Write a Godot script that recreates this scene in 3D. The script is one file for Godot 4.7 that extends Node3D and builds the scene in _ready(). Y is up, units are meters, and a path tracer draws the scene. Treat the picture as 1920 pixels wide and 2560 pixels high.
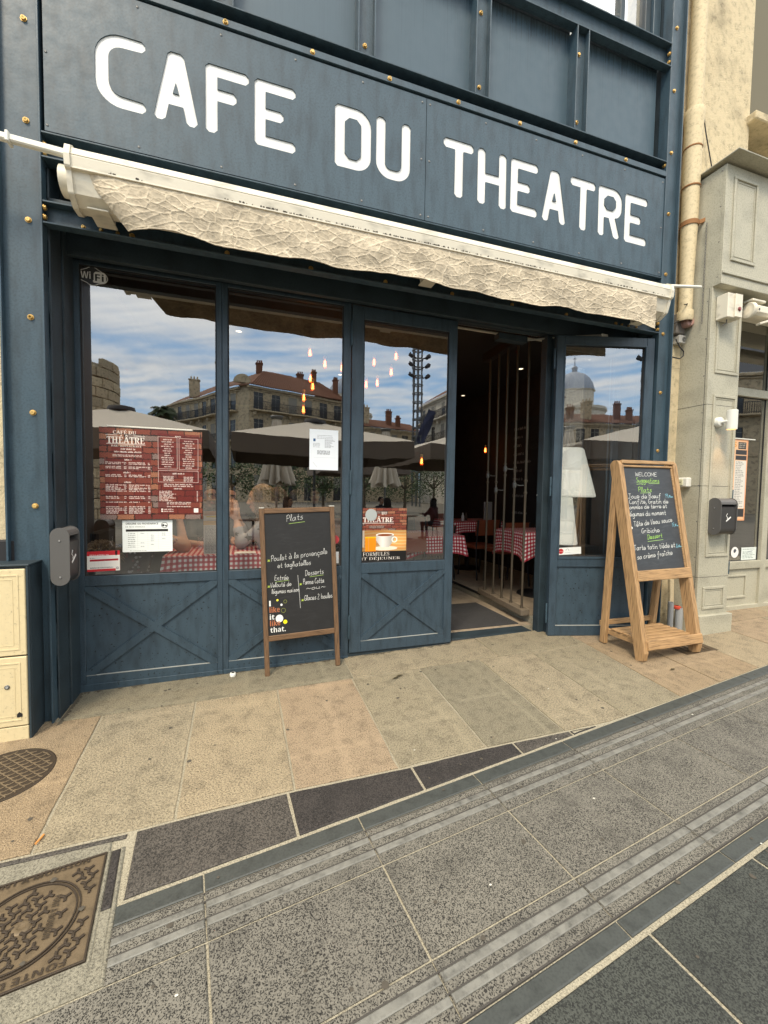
extends Node3D

# ---------------------------------------------------------------- mesh builder
class MB:
	var v := PackedVector3Array()
	var n := PackedVector3Array()
	var uv := PackedVector2Array()
	var col := PackedColorArray()
	var ix := PackedInt32Array()
	var c := Color.WHITE

	func tri(a: Vector3, b: Vector3, d: Vector3, ua := Vector2.ZERO, ub := Vector2.ZERO, ud := Vector2.ZERO) -> void:
		var nn := (b - a).cross(d - a)
		if nn.length_squared() < 1e-16:
			return
		nn = nn.normalized()
		var k := v.size()
		v.append(a); v.append(d); v.append(b)
		uv.append(ua); uv.append(ud); uv.append(ub)
		for i in 3:
			n.append(nn); col.append(c); ix.append(k + i)

	func quad(a: Vector3, b: Vector3, d: Vector3, e: Vector3, u0 := Vector2.ZERO, u1 := Vector2.ONE) -> void:
		var nn := (d - a).cross(e - b)
		if nn.length_squared() < 1e-18:
			return
		nn = nn.normalized()
		var k := v.size()
		v.append(a); v.append(b); v.append(d); v.append(e)
		uv.append(Vector2(u0.x, u1.y)); uv.append(Vector2(u1.x, u1.y)); uv.append(Vector2(u1.x, u0.y)); uv.append(Vector2(u0.x, u0.y))
		for i in 4:
			n.append(nn); col.append(c)
		for i in [0, 2, 1, 0, 3, 2]:
			ix.append(k + i)

	# grid of points [rows][cols], smooth normals; outside is (next col) x (next row)
	func grid(rows: Array, wrap := false, uvs := Vector2(1, 1)) -> void:
		var R := rows.size()
		var C: int = rows[0].size()
		var k := v.size()
		for i in R:
			for j in C:
				var p: Vector3 = rows[i][j]
				var jn: int = (j + 1) % C if wrap else mini(j + 1, C - 1)
				var jp: int = (j - 1 + C) % C if wrap else maxi(j - 1, 0)
				var dx: Vector3 = rows[i][jn] - rows[i][jp]
				var dy: Vector3 = rows[mini(i + 1, R - 1)][j] - rows[maxi(i - 1, 0)][j]
				var nn := dx.cross(dy)
				v.append(p); n.append(nn.normalized() if nn.length_squared() > 1e-18 else Vector3.UP)
				uv.append(Vector2(float(j) / (C if wrap else C - 1) * uvs.x, float(i) / (R - 1) * uvs.y)); col.append(c)
		for i in R - 1:
			for j in (C if wrap else C - 1):
				var j2: int = (j + 1) % C
				var a := k + i * C + j
				var b := k + i * C + j2
				var d := k + (i + 1) * C + j2
				var e := k + (i + 1) * C + j
				for t in [a, d, b, a, e, d]:
					ix.append(t)

	func box(lo: Vector3, hi: Vector3, bev := 0.0, x := Transform3D.IDENTITY) -> void:
		var ce := (lo + hi) / 2
		var h := (hi - lo) / 2
		h = h.abs()
		bev = minf(bev, minf(h.x, minf(h.y, h.z)) * 0.49)
		var ax := [Vector3.RIGHT, Vector3.UP, Vector3.BACK]
		for a in 3:
			for s in [-1.0, 1.0]:
				var w: Vector3 = ax[a] * s
				var p: Vector3 = ax[(a + 1) % 3]
				var q: Vector3 = ax[(a + 2) % 3]
				if s < 0:
					var t := p; p = q; q = t
				var hp := (p * h).length() - bev
				var hq := (q * h).length() - bev
				var o := ce + w * (w * h).length()
				quad(x * (o - p * hp - q * hq), x * (o + p * hp - q * hq), x * (o + p * hp + q * hq), x * (o - p * hp + q * hq))
		if bev <= 0.0:
			return
		for a in 3:
			for s in [-1.0, 1.0]:
				for t in [-1.0, 1.0]:
					var p: Vector3 = ax[(a + 1) % 3] * s
					var q: Vector3 = ax[(a + 2) % 3] * t
					var l: Vector3 = ax[a] * ((ax[a] * h).length() - bev)
					var e1 := ce + p * (p * h).length() + q * ((q * h).length() - bev)
					var e2 := ce + q * (q * h).length() + p * ((p * h).length() - bev)
					if s * t > 0:
						quad(x * (e1 - l), x * (e2 - l), x * (e2 + l), x * (e1 + l))
					else:
						quad(x * (e2 - l), x * (e1 - l), x * (e1 + l), x * (e2 + l))
		for sx in [-1.0, 1.0]:
			for sy in [-1.0, 1.0]:
				for sz in [-1.0, 1.0]:
					var s := Vector3(sx, sy, sz)
					var a := ce + s * (h - Vector3(0, bev, bev))
					var b := ce + s * (h - Vector3(bev, 0, bev))
					var d := ce + s * (h - Vector3(bev, bev, 0))
					if sx * sy * sz > 0:
						tri(x * a, x * b, x * d)
					else:
						tri(x * a, x * d, x * b)

	# beam from a to b, width w along side, height h along up
	func beam(a: Vector3, b: Vector3, w: float, h: float, bev := 0.0, up := Vector3.UP) -> void:
		var z := (b - a).normalized()
		if absf(z.dot(up)) > 0.99:
			up = Vector3.BACK if absf(z.y) > 0.9 else Vector3.UP
		var xx := up.cross(z).normalized()
		var yy := z.cross(xx)
		box(Vector3(-w / 2, -h / 2, 0), Vector3(w / 2, h / 2, a.distance_to(b)), bev, Transform3D(Basis(xx, yy, z), a))

	func tube(pts: Array, r, sides := 8, caps := true) -> void:
		var rows := []
		var ref := Vector3(0.3, 1, 0.17).normalized()
		for i in pts.size():
			var d: Vector3 = pts[mini(i + 1, pts.size() - 1)] - pts[maxi(i - 1, 0)]
			d = d.normalized()
			var xx := ref.cross(d)
			if xx.length() < 0.05:
				xx = Vector3.RIGHT.cross(d)
			xx = xx.normalized()
			var yy := d.cross(xx)
			ref = yy
			var rr: float = r[i] if r is Array else r
			var row := []
			for k in sides:
				var t := TAU * k / sides
				row.append(pts[i] + (xx * cos(t) + yy * sin(t)) * rr)
			rows.append(row)
		grid(rows, true)
		if caps:
			for e in [0, pts.size() - 1]:
				for k in range(1, sides - 1):
					if e == 0:
						tri(rows[e][0], rows[e][k + 1], rows[e][k])
					else:
						tri(rows[e][0], rows[e][k], rows[e][k + 1])

	# profile of (radius, height) turned round the y axis of x
	func lathe(prof: Array, sides := 16, x := Transform3D.IDENTITY, smooth := true) -> void:
		var rows := []
		for p in prof:
			var row := []
			for k in sides:
				var t := -TAU * k / sides
				row.append(x * Vector3(cos(t) * p.x, p.y, sin(t) * p.x))
			rows.append(row)
		if smooth:
			grid(rows, true)
		else:
			for i in rows.size() - 1:
				grid([rows[i], rows[i + 1]], true)

	# flat polygon (counterclockwise in xy) from z 0 to z h
	func prism(poly: PackedVector2Array, h: float, x := Transform3D.IDENTITY, back := true) -> void:
		if Geometry2D.is_polygon_clockwise(poly):
			poly = poly.duplicate(); poly.reverse()
		var t := Geometry2D.triangulate_polygon(poly)
		for i in range(0, t.size(), 3):
			var a := poly[t[i]]
			var b := poly[t[i + 1]]
			var d := poly[t[i + 2]]
			if (b - a).cross(d - a) < 0:
				var e := b; b = d; d = e
			tri(x * Vector3(a.x, a.y, h), x * Vector3(b.x, b.y, h), x * Vector3(d.x, d.y, h), a, b, d)
			if back:
				tri(x * Vector3(a.x, a.y, 0), x * Vector3(d.x, d.y, 0), x * Vector3(b.x, b.y, 0))
		for i in poly.size():
			var a := poly[i]
			var b := poly[(i + 1) % poly.size()]
			quad(x * Vector3(a.x, a.y, 0), x * Vector3(b.x, b.y, 0), x * Vector3(b.x, b.y, h), x * Vector3(a.x, a.y, h))

	func ball(ce: Vector3, r: Vector3, sides := 12, rings := 8, x := Basis.IDENTITY) -> void:
		var rows := []
		for i in rings + 1:
			var t := PI * i / rings
			var row := []
			for k in sides:
				var f := -TAU * k / sides
				row.append(ce + x * (Vector3(sin(t) * cos(f), -cos(t), sin(t) * sin(f)) * r))
			rows.append(row)
		grid(rows, true)

	func mesh() -> ArrayMesh:
		var m := ArrayMesh.new()
		if v.is_empty():
			return m
		var a := []
		a.resize(Mesh.ARRAY_MAX)
		a[Mesh.ARRAY_VERTEX] = v; a[Mesh.ARRAY_NORMAL] = n; a[Mesh.ARRAY_TEX_UV] = uv; a[Mesh.ARRAY_COLOR] = col; a[Mesh.ARRAY_INDEX] = ix
		m.add_surface_from_arrays(Mesh.PRIMITIVE_TRIANGLES, a)
		return m

# ---------------------------------------------------------------- scene helpers
var M := {}
var taken := {}
var bases := {}
var noises := {}
var rng := RandomNumberGenerator.new()

func numbered(parent: Node, called: String) -> String:
	var key := str(parent.get_instance_id()) + called
	var k: int = taken.get(key, 0)
	taken[key] = k + 1
	return called if k == 0 else "%s_%03d" % [called, k]

func put(o: Node3D, called: String, parent: Node = self) -> Node3D:
	o.name = numbered(parent, called)
	parent.add_child(o, true)
	if bases.has(parent):
		o.position = -bases[parent]
	return o

func part(called: String, mb: MB, mat: Material, parent: Node = self) -> MeshInstance3D:
	var o := MeshInstance3D.new()
	o.mesh = mb.mesh()
	o.material_override = mat
	put(o, called, parent)
	return o

func again(called: String, mesh: Mesh, mat: Material, parent: Node, at := Transform3D.IDENTITY) -> MeshInstance3D:
	var o := MeshInstance3D.new()
	o.mesh = mesh
	o.material_override = mat
	put(o, called, parent)
	o.transform = Transform3D(at.basis, at.origin - (bases[parent] if bases.has(parent) else Vector3.ZERO))
	return o

func tag(o: Node3D, label: String, category: String, group := "") -> Node3D:
	o.set_meta("label", label)
	o.set_meta("category", category)
	if group:
		o.set_meta("group", group)
	return o

func stuff(o: Node3D) -> Node3D:
	o.set_meta("kind", "stuff")
	return o

func struct(called: String, mb: MB, mat: Material) -> MeshInstance3D:
	var o := part(called, mb, mat)
	o.set_meta("kind", "structure")
	return o

# a thing whose parts are given in world coordinates
func thing(called: String, label: String, category: String, at := Vector3.ZERO, group := "") -> Node3D:
	var o := Node3D.new()
	put(o, called)
	o.position = at
	bases[o] = at
	tag(o, label, category, group)
	return o

# a thing built round its own origin, to be placed or copied
func model(called: String, label: String, category: String, group := "") -> Node3D:
	var o := Node3D.new()
	put(o, called)
	tag(o, label, category, group)
	return o

func copy(src: Node3D, called: String, at: Vector3, turn: float, label: String, group := "") -> Node3D:
	var o: Node3D = src.duplicate()
	o.name = numbered(self, called)
	add_child(o, true)
	o.position = at
	o.rotation.y = turn
	o.set_meta("label", label)
	if group:
		o.set_meta("group", group)
	return o

func gy(x: float, z: float) -> float:
	return -0.03 + 0.02 * x - 0.03 * z

const TH := 7.3 * PI / 180.0
func st(s: float, t: float) -> Vector2:
	return Vector2(s * cos(TH) + t * sin(TH), -s * sin(TH) + t * cos(TH))

# ---------------------------------------------------------------- textures and materials
func lin(r: float, g: float, b: float, a := 1.0) -> Color:
	var c := Color(r, g, b).linear_to_srgb()
	c.a = a
	return c

func ntex(seed_: int, freq: float, stops: Array, size := 512, octaves := 4, kind := FastNoiseLite.TYPE_SIMPLEX_SMOOTH, gain := 0.5) -> NoiseTexture2D:
	var key := str([seed_, freq, stops, size, octaves, kind, gain])
	if noises.has(key):
		return noises[key]
	var t := NoiseTexture2D.new()
	t.width = size
	t.height = size
	t.seamless = true
	t.seamless_blend_skirt = 0.15
	t.generate_mipmaps = false
	var f := FastNoiseLite.new()
	f.seed = seed_
	f.noise_type = kind
	f.frequency = freq
	f.fractal_octaves = octaves
	f.fractal_gain = gain
	f.fractal_type = FastNoiseLite.FRACTAL_FBM
	if kind == FastNoiseLite.TYPE_CELLULAR:
		f.cellular_return_type = FastNoiseLite.RETURN_CELL_VALUE
		f.fractal_type = FastNoiseLite.FRACTAL_NONE
	t.noise = f
	var g := Gradient.new()
	var offs := PackedFloat32Array()
	var cols := PackedColorArray()
	for s in stops:
		offs.append(s[0])
		var w = s[1]
		cols.append(Color(w, w, w) if not (w is Color) else w)
	g.offsets = offs
	g.colors = cols
	t.color_ramp = g
	noises[key] = t
	return t

# world-triplanar material: colour x fine pattern x broad stains, relief
func mat(color: Color, rough: float, o := {}) -> StandardMaterial3D:
	var m := StandardMaterial3D.new()
	m.albedo_color = color
	m.roughness = rough
	m.metallic = o.get("metal", 0.0)
	m.metallic_specular = o.get("spec", 0.5)
	m.cull_mode = BaseMaterial3D.CULL_DISABLED
	if o.has("tex") or o.has("bump"):
		m.uv1_triplanar = true
		m.uv1_world_triplanar = o.get("world", true)
		var s = o.get("scale", 1.0)
		m.uv1_scale = s if s is Vector3 else Vector3(s, s, s)
		m.uv1_triplanar_sharpness = 4.0
	if o.has("tex"):
		m.albedo_texture = o.tex
	if o.has("rtex"):
		m.roughness_texture = o.rtex
		m.roughness_texture_channel = BaseMaterial3D.TEXTURE_CHANNEL_RED
	if o.has("stain"):
		m.detail_enabled = true
		m.detail_albedo = o.stain
		m.detail_blend_mode = BaseMaterial3D.BLEND_MODE_MUL
		m.detail_uv_layer = BaseMaterial3D.DETAIL_UV_2
		m.uv2_triplanar = true
		m.uv2_world_triplanar = true
		var s2 = o.get("stain_scale", 0.4)
		m.uv2_scale = s2 if s2 is Vector3 else Vector3(s2, s2, s2)
	if o.has("bump"):
		m.heightmap_enabled = true
		m.heightmap_texture = o.bump
		m.heightmap_scale = o.get("height", 0.1)
	if o.has("rim"):
		m.rim_enabled = true
		m.rim = o.rim
		m.rim_tint = 0.5
	if o.has("vc"):
		m.vertex_color_use_as_albedo = true
	return m

func glow(color: Color, energy: float) -> StandardMaterial3D:
	var m := StandardMaterial3D.new()
	m.albedo_color = Color(0.1, 0.1, 0.1)
	m.emission_enabled = true
	m.emission = color
	m.emission_energy_multiplier = energy
	return m

# coated window glass: mirrors a share of the light, lets the rest straight through
func coated(share: float, tint := Color.WHITE) -> StandardMaterial3D:
	var im := Image.create(4, 4, false, Image.FORMAT_RGBA8)
	im.fill(Color.WHITE)
	var m := StandardMaterial3D.new()
	m.albedo_texture = ImageTexture.create_from_image(im)
	m.transparency = BaseMaterial3D.TRANSPARENCY_ALPHA
	m.albedo_color = Color(tint.r, tint.g, tint.b, share)
	m.metallic = 1.0
	m.roughness = 0.0
	m.cull_mode = BaseMaterial3D.CULL_DISABLED
	return m

func printed(im: Image, rough := 0.5) -> StandardMaterial3D:
	var m := StandardMaterial3D.new()
	m.albedo_texture = ImageTexture.create_from_image(im)
	m.roughness = rough
	m.cull_mode = BaseMaterial3D.CULL_DISABLED
	return m

# ---------------------------------------------------------------- drawing print and chalk into images
var font_cache := {}
func type_tris(text: String, font: String, bold: bool) -> Array:
	var key := text + font + str(bold)
	if font_cache.has(key):
		return font_cache[key]
	var f := SystemFont.new()
	f.font_names = PackedStringArray([font])
	f.font_weight = 700 if bold else 400
	var t := TextMesh.new()
	t.font = f
	t.text = text
	t.font_size = 48
	t.depth = 0.0
	t.curve_step = 4.0
	var out := []
	if t.get_surface_count() > 0:
		var a := t.surface_get_arrays(0)
		var vs: PackedVector3Array = a[Mesh.ARRAY_VERTEX]
		var id: PackedInt32Array = a[Mesh.ARRAY_INDEX] if a[Mesh.ARRAY_INDEX] != null else PackedInt32Array(range(vs.size()))
		var lo := Vector2(1e9, 1e9)
		var hi := -lo
		for p in vs:
			lo = lo.min(Vector2(p.x, p.y)); hi = hi.max(Vector2(p.x, p.y))
		for i in id:
			out.append(Vector2((vs[i].x - lo.x) / (hi.x - lo.x), (hi.y - vs[i].y) / (hi.y - lo.y)))
	font_cache[key] = out
	return out

# text fitted into the pixel rectangle
func type_in(im: Image, text: String, r: Rect2, col: Color, font := "Droid Sans", bold := true) -> void:
	var tr := type_tris(text, font, bold)
	for i in range(0, tr.size() - 2, 3):
		fill_tri(im, r.position + tr[i] * r.size, r.position + tr[i + 1] * r.size, r.position + tr[i + 2] * r.size, col)

func fill_tri(im: Image, a: Vector2, b: Vector2, c: Vector2, col: Color) -> void:
	var lo := a.min(b).min(c)
	var hi := a.max(b).max(c)
	var area := (b - a).cross(c - a)
	if absf(area) < 1e-6:
		return
	for y in range(maxi(0, int(lo.y)), mini(im.get_height() - 1, int(hi.y)) + 1):
		for x in range(maxi(0, int(lo.x)), mini(im.get_width() - 1, int(hi.x)) + 1):
			var k := 0
			for s in 4:
				var p := Vector2(x + 0.25 + 0.5 * (s & 1), y + 0.25 + 0.5 * (s >> 1))
				var w0 := (b - a).cross(p - a) / area
				var w1 := (c - b).cross(p - b) / area
				var w2 := (a - c).cross(p - c) / area
				if w0 >= 0 and w1 >= 0 and w2 >= 0:
					k += 1
			if k:
				im.set_pixel(x, y, im.get_pixel(x, y).lerp(col, k / 4.0))

func line_in(im: Image, a: Vector2, b: Vector2, w: float, col: Color, chalk := 0.0) -> void:
	var lo := a.min(b) - Vector2(w, w)
	var hi := a.max(b) + Vector2(w, w)
	var d := b - a
	var ll := maxf(d.length_squared(), 1e-6)
	for y in range(maxi(0, int(lo.y)), mini(im.get_height() - 1, int(hi.y) + 1) + 1):
		for x in range(maxi(0, int(lo.x)), mini(im.get_width() - 1, int(hi.x) + 1) + 1):
			var p := Vector2(x + 0.5, y + 0.5)
			var t := clampf((p - a).dot(d) / ll, 0, 1)
			var al := clampf(w / 2 + 0.5 - p.distance_to(a + d * t), 0, 1)
			if al > 0:
				if chalk > 0:
					al *= 1.0 - chalk * rng.randf()
				im.set_pixel(x, y, im.get_pixel(x, y).lerp(col, al * col.a))

func disc_in(im: Image, ce: Vector2, r: float, col: Color, ring := 0.0) -> void:
	for y in range(maxi(0, int(ce.y - r - 1)), mini(im.get_height() - 1, int(ce.y + r + 1)) + 1):
		for x in range(maxi(0, int(ce.x - r - 1)), mini(im.get_width() - 1, int(ce.x + r + 1)) + 1):
			var d := Vector2(x + 0.5, y + 0.5).distance_to(ce)
			var al := clampf(r + 0.5 - d, 0, 1)
			if ring > 0:
				al *= clampf(d - (r - ring) + 0.5, 0, 1)
			if al > 0:
				im.set_pixel(x, y, im.get_pixel(x, y).lerp(col, al))

# one-line handwriting: digit = x, letter = y (f is the base line, k the x-height, p the ascender)
const HAND := {
	"a": "5j4k1j0h1f3f5j 5k5g6f", "b": "0p0f 0i2k4j5h4f2f0g", "c": "5j3k1j0h1f3f5g", "d": "5j3k1j0h1f3f5h 5p5g6f", "e": "0h4h5i3k1k0h1f3f5g",
	"f": "5o4p3o2k2f1a 0k4k", "g": "5j3k1j0h1f3f5i 5k5c3a1b", "h": "0p0f 0i2k4j4f5f", "i": "1k1g2f 1n1o", "l": "0g2m2p1p1l1g2f", "m": "0k0f 0i2k3j3f 3i5k6j6f7f",
	"n": "0k0f 0i2k4j4f5f", "o": "3k1j0h1f3f5h4j3k", "p": "0k0a 0i2k4j5h4f2f0g", "r": "0k1j1f 1i3k4k", "s": "4k2k1i4h3f0f", "t": "2o2g3f4f 0k4k", "u": "0k0g2f4g 4k4g5f",
	"v": "0k2f4k", "P": "1f1p 0o3q5o5l3k1k", "D": "1f1p 0p4p6m5h3f0f", "E": "5p1p0k0f5f 0k4k", "V": "0p2f5q", "C": "5o3p1n0i2f5g", "G": "5o3p1n0i2f5g5j3j", "L": "0p0f4f",
	"W": "0p1f3m5f6p", "O": "3p0m0h3f6h6m3p", "M": "0f0p3i6p6f", "S": "5o3p1n4j5h3f0g", "T": "0p6p 3p3f", "J": "4p4h2f0g 1p6p", "B": "0f0p3q4n1k4j5g3f0f",
	"0": "2l0j0g2f4h4j2l", "1": "0n2p2f", "2": "0o2p4n0f5f", "7": "0p4p1f 1k4k", "8": "4o2p1n4i3f1f0h4n", "9": "4n2k0m1p4o4k2f", ",": "1g0d", ".": "0f1f", "~": "0h2j4h6i", "*": "0f4k 0k4f 2k2f 0h4h", "|": "0p0a",
}
const MARKS := {"é": ["e", "2m5p"], "è": ["e", "4m1p"], "ê": ["e", "1m3p5m"], "à": ["a", "4m1p"], "ç": ["c", "3f4c2b"], "î": ["i", "0m1o3m"], "œ": ["o", "5h9h9j7k5i6f9g"], "€": ["c", "0j4j 0h4h"]}

func hand_in(im: Image, text: String, x0: float, x1: float, base: float, h: float, col: Color, rise := 0.0, w := 2.2) -> void:
	var pen := 0.0
	var strokes := []
	for ch in text:
		if ch == " ":
			pen += 4.0
			continue
		var codes := []
		if MARKS.has(ch):
			codes = [HAND[MARKS[ch][0]], MARKS[ch][1]]
		elif HAND.has(ch):
			codes = [HAND[ch]]
		var wide := 0.0
		var dy := rng.randf_range(-0.4, 0.4)
		for code in codes:
			for s in code.split(" "):
				var pts := []
				for i in range(0, s.length() - 1, 2):
					var p := Vector2(float(s[i]), s.unicode_at(i + 1) - 102 + dy)
					wide = maxf(wide, p.x)
					pts.append(Vector2(p.x + pen + p.y * 0.08, p.y))
				strokes.append(pts)
		pen += wide + 1.6
	var k := (x1 - x0) / maxf(pen - 1.6, 1.0)
	for pts in strokes:
		var last := Vector2.ZERO
		for i in range(0, (pts.size() - 1) * 4 + 1):
			var a := mini(i / 4, pts.size() - 2)
			var f := i / 4.0 - a
			var q: Vector2 = pts[a] if pts.size() < 3 else pts[a].cubic_interpolate(pts[a + 1], pts[maxi(a - 1, 0)], pts[mini(a + 2, pts.size() - 1)], f)
			if pts.size() < 3:
				q = pts[a].lerp(pts[a + 1], f)
			var p := Vector2(x0 + q.x * k, base - q.y * h / 10.0 - rise * q.x * k / maxf(x1 - x0, 1.0))
			if i > 0:
				line_in(im, last, p, w, col, 0.35)
			last = p

# a line of print too small to read
func scribble(im: Image, x0: float, x1: float, y: float, h: float, col: Color) -> void:
	var x := x0
	while x < x1:
		var w := minf(rng.randf_range(h * 1.2, h * 4.0), x1 - x)
		var e := x + w
		while x < e:
			var g := rng.randf_range(0.55, 1.0) * h
			line_in(im, Vector2(x, y), Vector2(x, y - g), maxf(1.0, h * 0.22), col)
			if rng.randf() < 0.5:
				line_in(im, Vector2(x, y - g * rng.randf()), Vector2(x + h * 0.45, y - g * rng.randf()), maxf(1.0, h * 0.2), col)
			x += h * 0.5
		x += h * 0.6

func bricks_in(im: Image, r: Rect2i, bh: int, bw: int) -> void:
	var fn := FastNoiseLite.new()
	fn.seed = 7
	fn.frequency = 0.035
	fn.fractal_octaves = 4
	var fine := FastNoiseLite.new()
	fine.seed = 9
	fine.frequency = 0.22
	for y in range(r.position.y, r.end.y):
		for x in range(r.position.x, r.end.x):
			var wob := fn.get_noise_2d(x, y) * bh * 0.16
			var row := int(floor((y + wob) / bh))
			var fx := x + wob + (bw / 2.0 if row % 2 else 0.0) + hash(row) % 17
			var cx := int(floor(fx / bw))
			var id := hash(Vector2i(cx, row)) % 100
			var ey := fposmod(y + wob, bh)
			var ex := fposmod(fx, bw)
			var e := minf(minf(ey, bh - ey), minf(ex, bw - ex))
			var base := Color(0.50, 0.26, 0.20) if id < 40 else Color(0.44, 0.21, 0.18) if id < 60 else Color(0.60, 0.40, 0.30) if id < 86 else Color(0.50, 0.42, 0.39)
			var k := 1.0 + fn.get_noise_2d(x * 3.0, y * 3.0) * 0.4 + fine.get_noise_2d(x, y) * 0.25
			var c := Color(base.r * k, base.g * k, base.b * k)
			c = c.lerp(Color(0.16, 0.11, 0.09), clampf(1.6 - e * 16.0 / bh, 0, 1))
			im.set_pixel(x, y, c)

func rect_in(im: Image, x0: float, y0: float, x1: float, y1: float, col: Color) -> void:
	if col.a >= 1.0:
		im.fill_rect(Rect2i(int(x0), int(y0), int(x1 - x0), int(y1 - y0)), col)
		return
	for y in range(int(y0), int(y1)):
		for x in range(int(x0), int(x1)):
			im.set_pixel(x, y, im.get_pixel(x, y).lerp(Color(col.r, col.g, col.b), col.a))

# ---------------------------------------------------------------- the scene
func _ready() -> void:
	rng.seed = 20240611
	var cam := Camera3D.new()
	cam.name = "camera"
	cam.transform = Transform3D(Basis(Vector3(0.949434, 0.0151207, 0.313603), Vector3(0.00040515, 0.99878, -0.0493839), Vector3(-0.313967, 0.0470138, 0.948269)), Vector3(-0.776764, 1.284534, 3.186021))
	cam.fov = 2.0 * rad_to_deg(atan(1280.0 / 1045.576))
	cam.near = 0.05
	cam.far = 900.0
	add_child(cam)
	var we := WorldEnvironment.new()
	we.name = "environment"
	var env := Environment.new()
	env.background_mode = Environment.BG_SKY
	env.tonemap_mode = Environment.TONE_MAPPER_LINEAR
	env.tonemap_exposure = 2.1
	env.sdfgi_enabled = true
	env.ssao_enabled = true
	env.ssil_enabled = true
	var sky := Sky.new()
	var pan := PanoramaSkyMaterial.new()
	pan.panorama = sky_picture()
	sky.sky_material = pan
	env.sky = sky
	we.environment = env
	add_child(we)
	var sun := DirectionalLight3D.new()
	sun.name = "sun"
	sun.light_color = Color(1.0, 0.94, 0.84)
	sun.light_energy = 0.5
	sun.light_angular_distance = 14.0
	sun.shadow_enabled = true
	add_child(sun)
	sun.look_at_from_position(Vector3(-5, 11, 7), Vector3.ZERO, Vector3.UP)
	make_materials()
	ground()
	facade()
	glazing()
	entrance_leaf()
	awning()
	left_side()
	neighbour()
	notices()
	slate_board()
	pine_board()
	interior()
	guests()
	square()

# thin streaked cloud over blue, brighter and thicker overhead
func sky_picture() -> ImageTexture:
	var w := 2048
	var h := 1024
	var im := Image.create(w, h, false, Image.FORMAT_RGBF)
	var a := FastNoiseLite.new()
	a.seed = 4
	a.frequency = 1.0
	a.fractal_octaves = 5
	a.fractal_gain = 0.55
	var b := FastNoiseLite.new()
	b.seed = 21
	b.frequency = 1.0
	b.fractal_octaves = 3
	for y in h:
		var el := PI / 2 - PI * (y + 0.5) / h
		# high up the picture changes slowly: every second point is enough
		var hop := 2 if el > 0.75 else 1
		for x in range(0, w, hop):
			var az := TAU * (x + 0.5) / w
			if el <= 0.0:
				break
			# the left edge of the picture looks along -z, a quarter further along +x
			var d := Vector3(sin(az), 0, -cos(az)) * cos(el) + Vector3(0, sin(el), 0)
			var p := Vector2(d.x, d.z) / (d.y + 0.12)
			var warp := b.get_noise_2d(p.x * 0.5, p.y * 0.5)
			var q := p.rotated(0.35)
			var n1 := a.get_noise_3d(q.x * 0.75 + warp * 0.8, q.y * 2.6 + warp * 1.1, 0.0)
			var n2 := a.get_noise_3d(q.x * 2.4 + warp, q.y * 9.0, 7.0)
			var n3 := b.get_noise_2d(p.x * 0.35 + 5.0, p.y * 0.35)
			var s := sin(el)
			var n4 := a.get_noise_3d(q.x * 5.0 + warp, q.y * 26.0, 3.0)
			var cover := clampf(0.18 + 1.65 * s + 0.55 * n1 + 0.34 * n2 + 0.30 * n3 + 0.10 * n4, 0.0, 1.0)
			cover = cover * cover * (3.0 - 2.0 * cover)
			var blue := Color(0.34, 0.66, 1.0).lerp(Color(0.17, 0.38, 0.74), clampf(s * 1.6, 0, 1))
			var white := Color(1.05, 1.04, 1.0) * (0.84 + 0.40 * s + 0.20 * n2 + 0.08 * n4)
			var c := blue.lerp(white, cover * 0.90)
			# air near the horizon
			c = c.lerp(Color(0.74, 0.92, 1.06), 0.6 * exp(-s * 14.0))
			for k in hop:
				im.set_pixel(x + k, y, Color(c.r, c.g, c.b))
	im.fill_rect(Rect2i(0, h / 2, w, h / 2), Color(0.25, 0.23, 0.2))
	return ImageTexture.create_from_image(im)

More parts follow.
